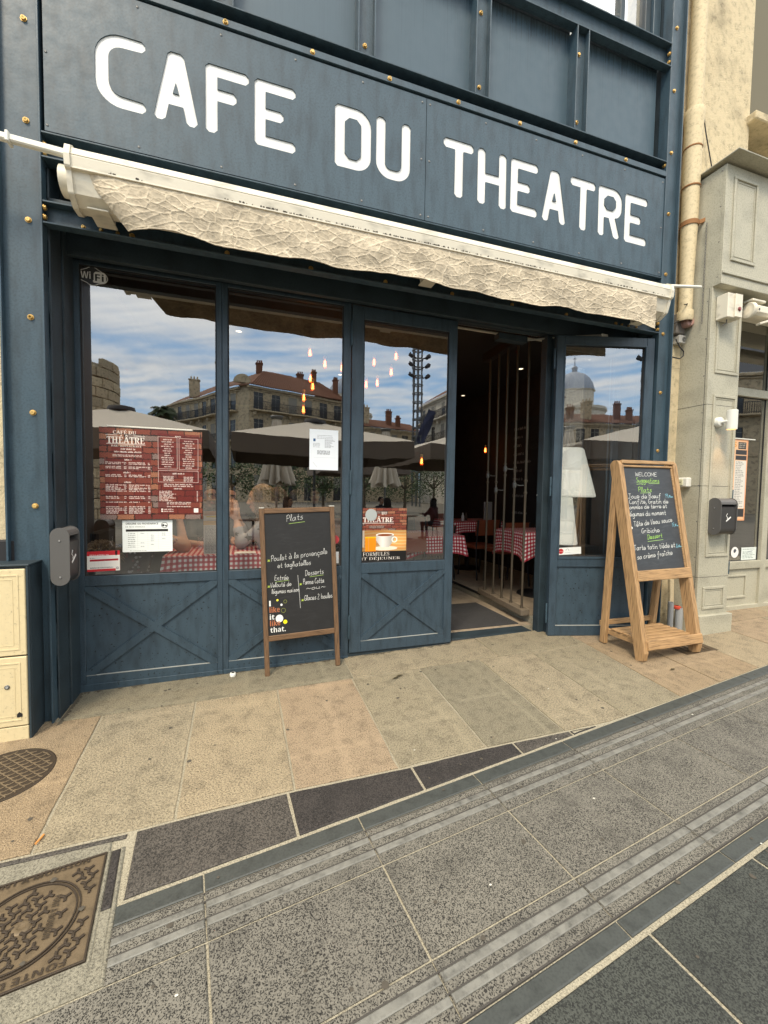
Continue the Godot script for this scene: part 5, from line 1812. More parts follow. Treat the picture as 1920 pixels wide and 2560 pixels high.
	# wall light
	var wl := thing("wall_light", "white cylinder spotlight on the grey pilaster, lit downwards", "wall light", Vector3(3.27, 1.9, 0.49))
	var base := MB.new()
	base.lathe([Vector2(0.045, 0), Vector2(0.045, 0.035), Vector2(0.036, 0.045), Vector2(0.012, 0.047), Vector2(0.012, 0.09), Vector2(0, 0.09)], 20, Transform3D(Basis(Vector3.RIGHT, PI / 2), Vector3(3.30, 1.965, 0.482)))
	part("wall_rose", base, M.white_plastic, wl)
	var cy := MB.new()
	cy.lathe([Vector2(0.0, 2.062), Vector2(0.040, 2.062), Vector2(0.042, 2.058), Vector2(0.042, 1.892), Vector2(0.037, 1.892), Vector2(0.037, 1.95), Vector2(0, 1.95)].map(func(q): return q), 20, Transform3D(Basis(), Vector3(3.335, 0, 0.585)), false)
	part("shade", cy, M.white_plastic, wl)
	var bulb := MB.new()
	bulb.ball(Vector3(3.335, 1.925, 0.585), Vector3(0.022, 0.022, 0.022))
	part("light_bulb", bulb, glow(Color(1.0, 0.72, 0.42), 6.0), wl)
	var sp := SpotLight3D.new()
	sp.name = "wall_light_beam"
	sp.position = Vector3(3.335, 1.90, 0.585)
	sp.light_color = Color(1.0, 0.74, 0.45)
	sp.light_energy = 0.10
	sp.light_size = 0.02
	sp.spot_angle = 35
	sp.spot_range = 10
	sp.shadow_enabled = true
	add_child(sp)
	sp.look_at_from_position(sp.position, Vector3(3.335, 0.0, 0.55), Vector3.BACK)
	ashtray("wall_ashtray", "dark grey wall ashtray with a cigarette sign on the grey pilaster", Transform3D(Basis(), Vector3(3.345, 0.945, 0.484)), 0.215, 0.335, 0.115)
	# socket on the side of the pilaster
	var sk := thing("outdoor_socket", "small white socket box on the side of the grey pilaster behind the pine board", "socket", Vector3(3.1, 1.42, 0.33))
	plank("box", Vector3(3.10, 1.375, 0.278), Vector3(3.159, 1.465, 0.385), M.white_plastic, sk, 0.010)
	plank("flap", Vector3(3.092, 1.392, 0.290), Vector3(3.10, 1.448, 0.345), mat(lin(0.62, 0.60, 0.40), 0.5), sk, 0.006)
	plank("slot", Vector3(3.0905, 1.418, 0.31), Vector3(3.092, 1.424, 0.33), M.black, sk, 0.0005)

# ---------------------------------------------------------------- things stuck on the glass, chalk boards
func sheet(called: String, label: String, category: String, c: Array, th: float, m: Material) -> Node3D:
	# c: lower left, lower right, upper right, upper left; printed towards the street
	var t := MB.new()
	var nn: Vector3 = (c[1] - c[0]).cross(c[3] - c[0]).normalized() * th
	var b := []
	for p in c:
		b.append(p + nn)
	t.quad(b[0], b[1], b[2], b[3])
	t.quad(c[1], c[0], c[3], c[2], Vector2(0.01, 0.01), Vector2(0.02, 0.02))
	for i in 4:
		var j := (i + 1) % 4
		t.quad(c[i], c[j], b[j], b[i], Vector2(0.01, 0.01), Vector2(0.02, 0.02))
	return tag(part(called, t, m), label, category)

func flat(x0: float, y0: float, x1: float, y1: float, z: float, skew := 0.0) -> Array:
	return [Vector3(x0, y0, z), Vector3(x1, y0 + skew, z), Vector3(x1, y1 + skew, z), Vector3(x0, y1, z)]

func notices() -> void:
	var cream := Color(0.97, 0.94, 0.9)
	# menu on a print of brickwork
	var im := Image.create(900, 896, false, Image.FORMAT_RGB8)
	bricks_in(im, Rect2i(0, 0, 900, 896), 60, 150)
	var veil := Color(0.40, 0.12, 0.11, 0.58)
	rect_in(im, 40, 300, 435, 850, veil)
	rect_in(im, 495, 35, 875, 850, veil)
	rect_in(im, 100, 185, 372, 252, veil)
	type_in(im, "CAFÉ DU", Rect2(115, 20, 195, 42), cream, "Droid Serif")
	type_in(im, "THÉÂTRE", Rect2(62, 70, 320, 82), cream, "Droid Serif")
	line_in(im, Vector2(55, 72), Vector2(150, 74), 4, cream)
	line_in(im, Vector2(290, 74), Vector2(385, 78), 4, cream)
	line_in(im, Vector2(60, 158), Vector2(388, 160), 4, cream)
	type_in(im, "BAR - RESTAURANT", Rect2(98, 168, 258, 18), cream, "Droid Serif")
	for y in [205, 232]:
		scribble(im, 125 if y > 210 else 180, 350 if y > 210 else 300, y + 8, 15, cream)
	for y in [268, 280]:
		scribble(im, 110, 365, y, 9, cream)
	for h in [[210, 305], [200, 430], [205, 525]]:
		scribble(im, h[0], h[0] + 60, h[1] + 12, 15, cream)
	for y in [342, 356, 384, 398, 464, 478, 562, 578, 592, 606, 622, 676, 692, 730, 776, 792, 808, 824, 838]:
		scribble(im, 50, 50 + rng.randf_range(90, 160), y, 11, cream)
		scribble(im, 205, 225, y, 10, cream)
		scribble(im, 245, 245 + rng.randf_range(80, 160), y, 11, cream)
		scribble(im, 410, 428, y, 10, cream)
	for b in [[500, 70, 670, 388], [688, 78, 862, 390], [500, 405, 862, 520]]:
		for k in 4:
			var p := [Vector2(b[0], b[1]), Vector2(b[2], b[1]), Vector2(b[2], b[3]), Vector2(b[0], b[3])]
			line_in(im, p[k], p[(k + 1) % 4], 2.5, cream)
	scribble(im, 655, 705, 66, 13, cream)
	for k in 13:
		var y := 100 + k * 22.5
		var wd := rng.randf_range(16, 60)
		scribble(im, 585 - wd, 585 + wd, y, 11, cream)
		scribble(im, 775 - wd, 775 + wd, y + 8, 11, cream)
	scribble(im, 630, 735, 440, 15, cream)
	for k in 4:
		scribble(im, 545, 635, 470 + k * 13, 10, cream)
		scribble(im, 730, 815, 472 + k * 13, 10, cream)
	for y in [548, 566]:
		scribble(im, 550, 810, y, 12, cream)
	scribble(im, 640, 715, 592, 14, cream)
	for k in 8:
		scribble(im, 508, 508 + rng.randf_range(70, 150), 618 + k * 13.5, 11, cream)
		scribble(im, 850, 860, 618 + k * 13.5, 10, cream)
	for y in [730, 745, 772]:
		scribble(im, 575, 795, y, 11, cream)
	for y in [800, 820]:
		disc_in(im, Vector2(530, y - 5), 8, cream)
		scribble(im, 545, 635, y, 11, cream)
	rect_in(im, 820, 785, 862, 828, cream)
	sheet("menu_poster", "large square menu poster printed with brickwork and CAFÉ DU THÉÂTRE", "poster", flat(-1.681, 1.078, -1.065, 1.684, 0.002), 0.004, printed(im, 0.35))
	var rail := MB.new()
	rail.box(Vector3(-1.637, 1.686, 0.001), Vector3(-1.124, 1.696, 0.012), 0.002)
	tag(part("poster_rail", rail, M.white_plastic), "thin white rail along the top of the brick menu poster", "rail")
	# notice of origin
	var o := Image.create(420, 300, false, Image.FORMAT_RGB8)
	o.fill(Color(0.93, 0.95, 0.94))
	type_in(o, "ORIGINE OU PROVENANCE", Rect2(28, 22, 270, 18), Color(0.1, 0.1, 0.1))
	type_in(o, "DE NOS VIANDES", Rect2(26, 52, 160, 15), Color(0.45, 0.45, 0.45), "Droid Sans", false)
	disc_in(o, Vector2(352, 46), 28, Color(0.1, 0.1, 0.1))
	disc_in(o, Vector2(352, 46), 24, Color(0.93, 0.95, 0.94))
	disc_in(o, Vector2(341, 48), 11, Color(0.1, 0.1, 0.1))
	disc_in(o, Vector2(365, 52), 8, Color(0.1, 0.1, 0.1))
	rect_in(o, 28, 84, 382, 106, Color(0.12, 0.1, 0.1))
	for k in 10:
		line_in(o, Vector2(28, 112 + k * 18), Vector2(400, 112 + k * 18), 1, Color(0.7, 0.72, 0.72))
		if k < 8:
			scribble(o, 45, 105, 128 + k * 18, 6, Color(0.3, 0.3, 0.3))
			for x in [150, 235, 330]:
				if rng.randf() < 0.6:
					scribble(o, x, x + 30, 126 + k * 18, 6, Color(0.4, 0.42, 0.45))
	for x in [125, 210, 300, 400]:
		line_in(o, Vector2(x, 112), Vector2(x, 275), 1, Color(0.7, 0.72, 0.72))
	scribble(o, 60, 200, 290, 5, Color(0.4, 0.4, 0.4))
	sheet("origin_notice", "white printed table headed ORIGINE OU PROVENANCE below the menu poster", "notice", flat(-1.560, 0.856, -1.258, 1.070, -0.0105), 0.001, printed(o))
	# terrace permit
	var t := Image.create(380, 250, false, Image.FORMAT_RGB8)
	t.fill(Color(0.93, 0.91, 0.88))
	rect_in(t, 0, 0, 380, 55, Color(0.80, 0.17, 0.2))
	rect_in(t, 0, 222, 330, 250, Color(0.80, 0.17, 0.2))
	type_in(t, "TERRASSES 20...", Rect2(28, 40, 250, 28), Color(0.95, 0.9, 0.88))
	rect_in(t, 0, 66, 380, 70, Color(0.93, 0.91, 0.88))
	rect_in(t, 32, 100, 362, 124, Color(0.68, 0.16, 0.2))
	line_in(t, Vector2(338, 12), Vector2(338, 44), 28, Color(0.2, 0.05, 0.06))
	scribble(t, 35, 95, 88, 8, Color(0.25, 0.25, 0.25))
	for x in [85, 130, 165, 200]:
		line_in(t, Vector2(x, 130), Vector2(x, 195), 1, Color(0.8, 0.78, 0.78))
	for y in [205, 212]:
		scribble(t, 35, 300, y, 7, Color(0.3, 0.3, 0.3))
	rect_in(t, 338, 205, 362, 232, Color(0.25, 0.25, 0.25))
	rect_in(t, 343, 211, 357, 226, Color(0.9, 0.9, 0.9))
	sheet("terrace_permit", "red and white permit card headed TERRASSES in the window corner", "notice", flat(-1.765, 0.732, -1.577, 0.866, -0.0105, 0.004), 0.001, printed(t))
	# sheet of paper in window two
	var a := Image.create(340, 470, false, Image.FORMAT_RGB8)
	a.fill(Color(0.90, 0.92, 0.94))
	rect_in(a, 44, 108, 70, 140, Color(0.15, 0.33, 0.52))
	for y in [70, 88, 104]:
		scribble(a, 90, 270, y, 6, Color(0.4, 0.4, 0.42))
	for y in [120, 132, 146, 158, 170, 182, 196, 208]:
		scribble(a, 180, 180 + rng.randf_range(60, 120), y, 7, Color(0.35, 0.35, 0.38))
	for y in [165, 178, 190, 206]:
		scribble(a, 42, 120, y, 6, Color(0.4, 0.4, 0.42))
	for y in [252, 264, 276, 288]:
		scribble(a, 92, 240, y, 10, Color(0.2, 0.2, 0.22))
	line_in(a, Vector2(50, 325), Vector2(310, 325), 2, Color(0.75, 0.77, 0.8))
	line_in(a, Vector2(225, 60), Vector2(310, 115), 1, Color(0.7, 0.72, 0.75))
	line_in(a, Vector2(40, 380), Vector2(90, 440), 2, Color(0.6, 0.62, 0.65))
	sheet("paper_notice", "white sheet with small print and a blue square in the second window", "notice", flat(-0.319, 1.448, -0.099, 1.754, -0.0105), 0.001, printed(a))
	# breakfast poster in the fixed door
	var d := Image.create(416, 496, false, Image.FORMAT_RGB8)
	bricks_in(d, Rect2i(0, 0, 416, 200), 26, 70)
	type_in(d, "DU", Rect2(178, 38, 48, 24), cream, "Droid Serif")
	type_in(d, "CA", Rect2(36, 38, 50, 24), cream, "Droid Serif")
	type_in(d, "THÉÂTRE", Rect2(8, 72, 280, 56), cream, "Droid Serif")
	line_in(d, Vector2(2, 136), Vector2(292, 138), 3, cream)
	scribble(d, 40, 260, 160, 9, Color(0.75, 0.5, 0.4))
	for y in range(200, 388):
		for x in 416:
			var wood := 0.5 + 0.5 * sin(y * 0.22 + 2.2 * sin(x * 0.012) + x * 0.004)
			var k := 0.75 + 0.35 * exp(-Vector2((x - 330) / 150.0, (y - 300) / 90.0).length_squared())
			d.set_pixel(x, y, Color(0.86 * k, (0.58 + 0.12 * wood) * k, (0.30 + 0.16 * wood) * k))
	for y in range(250, 388):
		for x in range(30, 130):
			var w := 48.0 - (388 - y) * -0.02
			if absf(x - 80) < w and y > 256:
				d.set_pixel(x, y, Color(0.95, 0.55 if y > 268 else 0.72, 0.05 + 0.2 * float(absf(x - 60) < 5)))
	for y in range(220, 385):
		for x in range(128, 350):
			var dx := x - 212.0
			if y > 238 and y < 352 and absf(dx) < 84.0 - maxf(0.0, y - 290.0) * 0.75:
				var k := 0.95 - 0.25 * absf(dx + 20) / 84.0
				d.set_pixel(x, y, Color(k, k * 0.97, k * 0.93))
			elif Vector2(dx / 118.0, (y - 362) / 20.0).length() < 1.0:
				d.set_pixel(x, y, Color(0.93, 0.88, 0.80))
			if Vector2(dx / 84.0, (y - 240) / 16.0).length() < 1.0:
				d.set_pixel(x, y, Color(0.55, 0.28, 0.12) if Vector2(dx / 72.0, (y - 243) / 11.0).length() < 1.0 else Color(0.96, 0.94, 0.9))
	disc_in(d, Vector2(302, 285), 28, Color(0.94, 0.92, 0.88), 11)
	rect_in(d, 0, 200, 22, 350, Color(0.72, 0.66, 0.6))
	rect_in(d, 0, 388, 416, 496, Color(0.09, 0.085, 0.085))
	type_in(d, "FORMULES", Rect2(10, 396, 245, 32), cream, "Droid Serif", false)
	type_in(d, "PETIT DÉJEUNER", Rect2(-110, 434, 470, 38), cream, "Droid Serif", false)
	sheet("breakfast_poster", "poster with orange juice and a teacup in the closed glass door", "poster", flat(0.100, 0.712, 0.478, 1.159, -0.0105), 0.001, printed(d, 0.4))
	var dk := MB.new()
	dk.prism(arc(Vector2(0.173, 1.103), 0.048, 0, TAU * 0.97, 24), 0.003, Transform3D(Basis(), Vector3(0, 0, -0.0085)))
	tag(part("round_sticker", dk, mat(lin(0.40, 0.43, 0.42), 0.5)), "plain grey round sticker over the breakfast poster", "sticker")
	# wifi sign
	var wf := thing("wifi_sticker", "dark rounded WiFi sticker in the top left corner of the first window", "sticker", Vector3(-1.706, 2.64, 0))
	var cloud := arc(Vector2(-1.755, 2.636), 0.036, PI * 0.62, PI * 1.38)
	cloud.append_array(arc(Vector2(-1.707, 2.622), 0.044, PI * 1.25, PI * 1.75))
	cloud.append_array(arc(Vector2(-1.658, 2.632), 0.036, -PI * 0.38, PI * 0.38))
	cloud.append_array(arc(Vector2(-1.707, 2.652), 0.044, PI * 0.25, PI * 0.75))
	for k in 2:
		var mb := MB.new()
		var pl := cloud if k == 0 else Geometry2D.offset_polygon(cloud, -0.004)[0]
		mb.prism(pl, 0.0012 + 0.0006 * k, Transform3D(Basis(), Vector3(0, 0, -0.0108)))
		part("backing", mb, [M.paper, mat(lin(0.035, 0.035, 0.038), 0.5)][k], wf)
	var fi := MB.new()
	fi.prism(soft(PackedVector2Array([Vector2(-1.712, 2.598), Vector2(-1.645, 2.598), Vector2(-1.632, 2.612), Vector2(-1.632, 2.658), Vector2(-1.645, 2.668), Vector2(-1.690, 2.668), Vector2(-1.700, 2.655), Vector2(-1.700, 2.615)]), 0.006), 0.0024, Transform3D(Basis(), Vector3(0, 0, -0.0108)))
	part("white_field", fi, M.paper, wf)
	for w in [["Wi", -1.772, 2.618, 0.056, 0.046, M.paper, -0.0085], ["Fi", -1.692, 2.610, 0.048, 0.046, M.black, -0.0080]]:
		var mb := MB.new()
		var tr := type_tris(w[0], "Droid Sans", true)
		for i in range(0, tr.size() - 2, 3):
			var q := []
			for k in 3:
				q.append(Vector3(w[1] + tr[i + k].x * w[3], w[2] + (1.0 - tr[i + k].y) * w[4], w[6]))
			if (q[1] - q[0]).cross(q[2] - q[0]).z < 0:
				mb.tri(q[0], q[2], q[1])
			else:
				mb.tri(q[0], q[1], q[2])
		part("lettering", mb, w[5], wf)
	# stickers at the right of window two, half behind the board
	var rs := MB.new()
	rs.prism(arc(Vector2(-0.118, 0.911), 0.034, 0, TAU * 0.97, 24), 0.001, Transform3D(Basis(), Vector3(0, 0, -0.0105)))
	tag(part("red_sticker", rs, mat(lin(0.55, 0.05, 0.06), 0.5)), "round red sticker on the window behind the oak board", "sticker")
	sheet("white_sticker", "small white sticker on the window edge under the red one", "sticker", flat(-0.135, 0.726, -0.087, 0.816, -0.0105), 0.001, M.paper)
	# strip sticker on the open door
	var s := Image.create(460, 140, false, Image.FORMAT_RGB8)
	s.fill(Color(0.88, 0.89, 0.87))
	disc_in(s, Vector2(75, 70), 50, Color(0.70, 0.07, 0.09))
	type_in(s, "Coca-Cola", Rect2(34, 58, 84, 26), Color(0.95, 0.9, 0.9), "Droid Serif")
	disc_in(s, Vector2(200, 55), 30, Color(0.5, 0.5, 0.5), 6)
	rect_in(s, 165, 66, 235, 92, Color(0.88, 0.89, 0.87))
	scribble(s, 150, 250, 105, 9, Color(0.45, 0.45, 0.45))
	var x := Transform3D(Basis(Vector3.UP, -deg_to_rad(15.0)), Vector3(1.826, 0.004, 0.092))
	sheet("door_sticker", "long white sticker with a red disc at the foot of the open door's glass", "sticker", [x * Vector3(0.070, 0.737, 0.0012), x * Vector3(0.295, 0.752, 0.0012), x * Vector3(0.291, 0.815, 0.0012), x * Vector3(0.066, 0.802, 0.0012)], 0.001, printed(s))
	# the neighbour's menu and stickers
	var nm := Image.create(150, 520, false, Image.FORMAT_RGB8)
	nm.fill(Color(0.88, 0.62, 0.44))
	rect_in(nm, 14, 8, 136, 512, Color(0.90, 0.72, 0.56))
	type_in(nm, "S", Rect2(22, 16, 24, 34), Color(0.85, 0.55, 0.15))
	rect_in(nm, 62, 16, 132, 60, Color(0.16, 0.15, 0.15))
	for y in [28, 40, 52]:
		scribble(nm, 70, 124, y, 8, Color(0.85, 0.8, 0.72))
	for r in [[42, 66, 140, 96], [42, 102, 140, 130]]:
		rect_in(nm, r[0], r[1], r[2], r[3], Color(0.2, 0.19, 0.19))
	rect_in(nm, 40, 134, 140, 440, Color(0.86, 0.84, 0.8))
	for y in range(146, 436, 11):
		scribble(nm, 48, 48 + rng.randf_range(40, 84), y, 6, Color(0.4, 0.38, 0.36))
	rect_in(nm, 30, 444, 140, 496, Color(0.18, 0.17, 0.17))
	sheet("side_menu", "tall narrow orange and white menu in the grey shop's window", "poster", flat(4.165, 1.035, 4.43, 1.912, 0.066), 0.003, printed(nm, 0.4))
	var nr := MB.new()
	nr.box(Vector3(4.16, 1.914, 0.064), Vector3(4.53, 1.926, 0.078), 0.002)
	tag(part("menu_rail", nr, M.white_plastic), "white rail above the tall menu in the grey shop's window", "rail")
	var ns := MB.new()
	ns.prism(arc(Vector2(4.315, 0.685), 0.06, 0, TAU * 0.97, 24), 0.001, Transform3D(Basis(), Vector3(0, 0, 0.064)))
	tag(part("badge_sticker", ns, M.paper), "round white sticker low in the grey shop's window", "sticker")
	var n2 := MB.new()
	n2.prism(arc(Vector2(4.315, 0.70), 0.022, 0, PI * 1.5, 12), 0.001, Transform3D(Basis(), Vector3(0, 0, 0.0652)))
	tag(part("badge_emblem", n2, mat(lin(0.06, 0.07, 0.09), 0.6)), "dark emblem in the middle of the round white sticker", "emblem")
	var n3 := Image.create(200, 150, false, Image.FORMAT_RGB8)
	n3.fill(Color(0.86, 0.89, 0.87))
	for y in [25, 55, 70, 88, 104, 120]:
		scribble(n3, 20, 120 + rng.randf_range(0, 60), y, 9, Color(0.35, 0.42, 0.4))
	line_in(n3, Vector2(90, 50), Vector2(150, 38), 3, Color(0.2, 0.25, 0.4))
	sheet("shop_notice", "small white printed card low in the grey shop's window", "notice", flat(4.42, 0.585, 4.665, 0.735, 0.064), 0.001, printed(n3))

# ---------------------------------------------------------------- oak framed slate leaning on the window
func slate_board() -> void:
	var o := Vector3(-0.645, -0.052, 0.139)
	var ex := (Vector3(-0.099, -0.035, 0.126) - o).normalized()
	var up0 := Vector3(-0.700, 1.166, 0.040) - o
	var ey := (up0 - ex * up0.dot(ex)).normalized()
	var ez := ex.cross(ey)
	var x := Transform3D(Basis(ex, ey, ez), o)
	var t := Node3D.new()
	put(t, "slate_board")
	t.transform = x
	tag(t, "oak framed blackboard on two legs, with Plats in chalk, leaning at the second window", "blackboard")
	var W := 0.552
	for s in 2:
		var a: float = [0.0, W - 0.034][s]
		plank("leg", Vector3(a, 0.0, -0.03), Vector3(a + 0.034, 1.212, 0.0), M.oak_y, t, 0.004)
		plank("metal_cap", Vector3(a - 0.001, 1.212, -0.031), Vector3(a + 0.035, 1.2165, 0.001), M.white_plastic, t, 0.001)
	plank("top_rail", Vector3(0.034, 1.172, -0.027), Vector3(W - 0.034, 1.208, -0.001), M.oak_x, t, 0.004)
	plank("bottom_rail", Vector3(0.034, 0.248, -0.027), Vector3(W - 0.034, 0.288, -0.001), M.oak_x, t, 0.004)
	var im := Image.create(590, 1040, false, Image.FORMAT_RGB8)
	slate(im)
	var white := Color(0.9, 0.9, 0.88)
	var green := Color(0.72, 0.86, 0.42)
	var wd := 590.0
	var ht := 1040.0
	for r in [["Plats", 0.32, 0.57, 0.073, 0.050, 0.02], ["Poulet à la provençale", 0.075, 0.93, 0.395, 0.046, 0.035], ["et tagliatelles", 0.17, 0.665, 0.452, 0.040, 0.008], ["Entrée", 0.12, 0.32, 0.553, 0.040, 0.0], ["Desserts", 0.575, 0.86, 0.535, 0.044, 0.008], ["Velouté de", 0.055, 0.36, 0.608, 0.036, 0.002], ["légumes maison", 0.068, 0.475, 0.660, 0.036, 0.0], ["Panna Cotta", 0.54, 0.865, 0.605, 0.042, 0.0], ["~ou~", 0.585, 0.88, 0.655, 0.034, 0.004], ["Glaces 2 boules", 0.55, 0.985, 0.742, 0.042, 0.004]]:
		hand_in(im, r[0], r[1] * wd, r[2] * wd, r[3] * ht, r[4] * ht, white, r[5] * ht, 3.0)
	for r in [[0.36, 0.090, 0.60, 0.078], [0.13, 0.566, 0.33, 0.560], [0.645, 0.547, 0.86, 0.540]]:
		line_in(im, Vector2(r[0] * wd, r[1] * ht), Vector2(r[2] * wd, r[3] * ht), 3.5, green, 0.3)
	line_in(im, Vector2(0.465 * wd, 0.525 * ht), Vector2(0.487 * wd, 0.80 * ht), 3.5, white, 0.3)
	for p in [Vector2(0.035, 0.385), Vector2(0.022, 0.598), Vector2(0.495, 0.600), Vector2(0.515, 0.735)]:
		hand_in(im, "*", p.x * wd - 6, p.x * wd + 14, p.y * ht + 10, 34, Color(0.75, 0.85, 0.3), 0.0, 3.2)
	var bronze := Color(0.72, 0.43, 0.28)
	rect_in(im, 0.027 * wd, 0.716 * ht, 0.052 * wd, 0.762 * ht, white)
	type_in(im, "like", Rect2(0.028 * wd, 0.768 * ht, 0.15 * wd, 0.046 * ht), bronze)
	type_in(im, "it", Rect2(0.028 * wd, 0.826 * ht, 0.068 * wd, 0.045 * ht), white)
	disc_in(im, Vector2(0.168 * wd, 0.868 * ht), 33, white)
	type_in(im, "like", Rect2(0.028 * wd, 0.878 * ht, 0.152 * wd, 0.045 * ht), bronze)
	type_in(im, "that.", Rect2(0.030 * wd, 0.932 * ht, 0.225 * wd, 0.046 * ht), white)
	disc_in(im, Vector2(0.148 * wd, 0.716 * ht), 10, Color(0.93, 0.88, 0.25))
	disc_in(im, Vector2(0.262 * wd, 0.733 * ht), 15, Color(0.55, 0.58, 0.25), 3)
	disc_in(im, Vector2(0.205 * wd, 0.757 * ht), 10, white)
	disc_in(im, Vector2(0.23 * wd, 0.805 * ht), 20, Color(0.55, 0.58, 0.25), 3)
	disc_in(im, Vector2(0.252 * wd, 0.900 * ht), 18, Color(0.95, 0.9, 0.08))
	var mb := MB.new()
	mb.quad(Vector3(0.034, 0.288, -0.010), Vector3(W - 0.034, 0.288, -0.010), Vector3(W - 0.034, 1.172, -0.010), Vector3(0.034, 1.172, -0.010))
	mb.quad(Vector3(W - 0.034, 0.288, -0.016), Vector3(0.034, 0.288, -0.016), Vector3(0.034, 1.172, -0.016), Vector3(W - 0.034, 1.172, -0.016), Vector2(0.9, 0.5), Vector2(0.91, 0.51))
	part("slate", mb, printed(im, 0.6), t)

# dark board with smeared chalk
func slate(im: Image) -> void:
	var n := FastNoiseLite.new()
	n.seed = 40
	n.frequency = 0.006
	n.fractal_octaves = 4
	var s := FastNoiseLite.new()
	s.seed = 41
	s.frequency = 0.02
	for y in im.get_height():
		for x in im.get_width():
			var k := 0.118 + 0.030 * maxf(0.0, n.get_noise_2d(x, y * 1.6)) + 0.022 * maxf(0.0, s.get_noise_2d(x * 0.4 + 40.0 * n.get_noise_2d(x, y), y * 2.2)) + rng.randf() * 0.012
			im.set_pixel(x, y, Color(k, k, k * 1.02))
	# wiped-out writing: sweeps of the cloth and ghost strokes
	var w := float(im.get_width())
	var h := float(im.get_height())
	for i in 46:
		var c := Vector2(w * rng.randf_range(0.12, 0.6), h * rng.randf_range(0.12, 0.36) if i < 30 else h * rng.randf_range(0.4, 0.95))
		var last := c
		var l := w * rng.randf_range(0.1, 0.35)
		for q in range(1, 9):
			var p := c + Vector2(l * q / 8.0, sin(q * 0.5 + i) * 9.0)
			line_in(im, last, p, rng.randf_range(3, 12), Color(0.42, 0.42, 0.43, 0.045))
			last = p

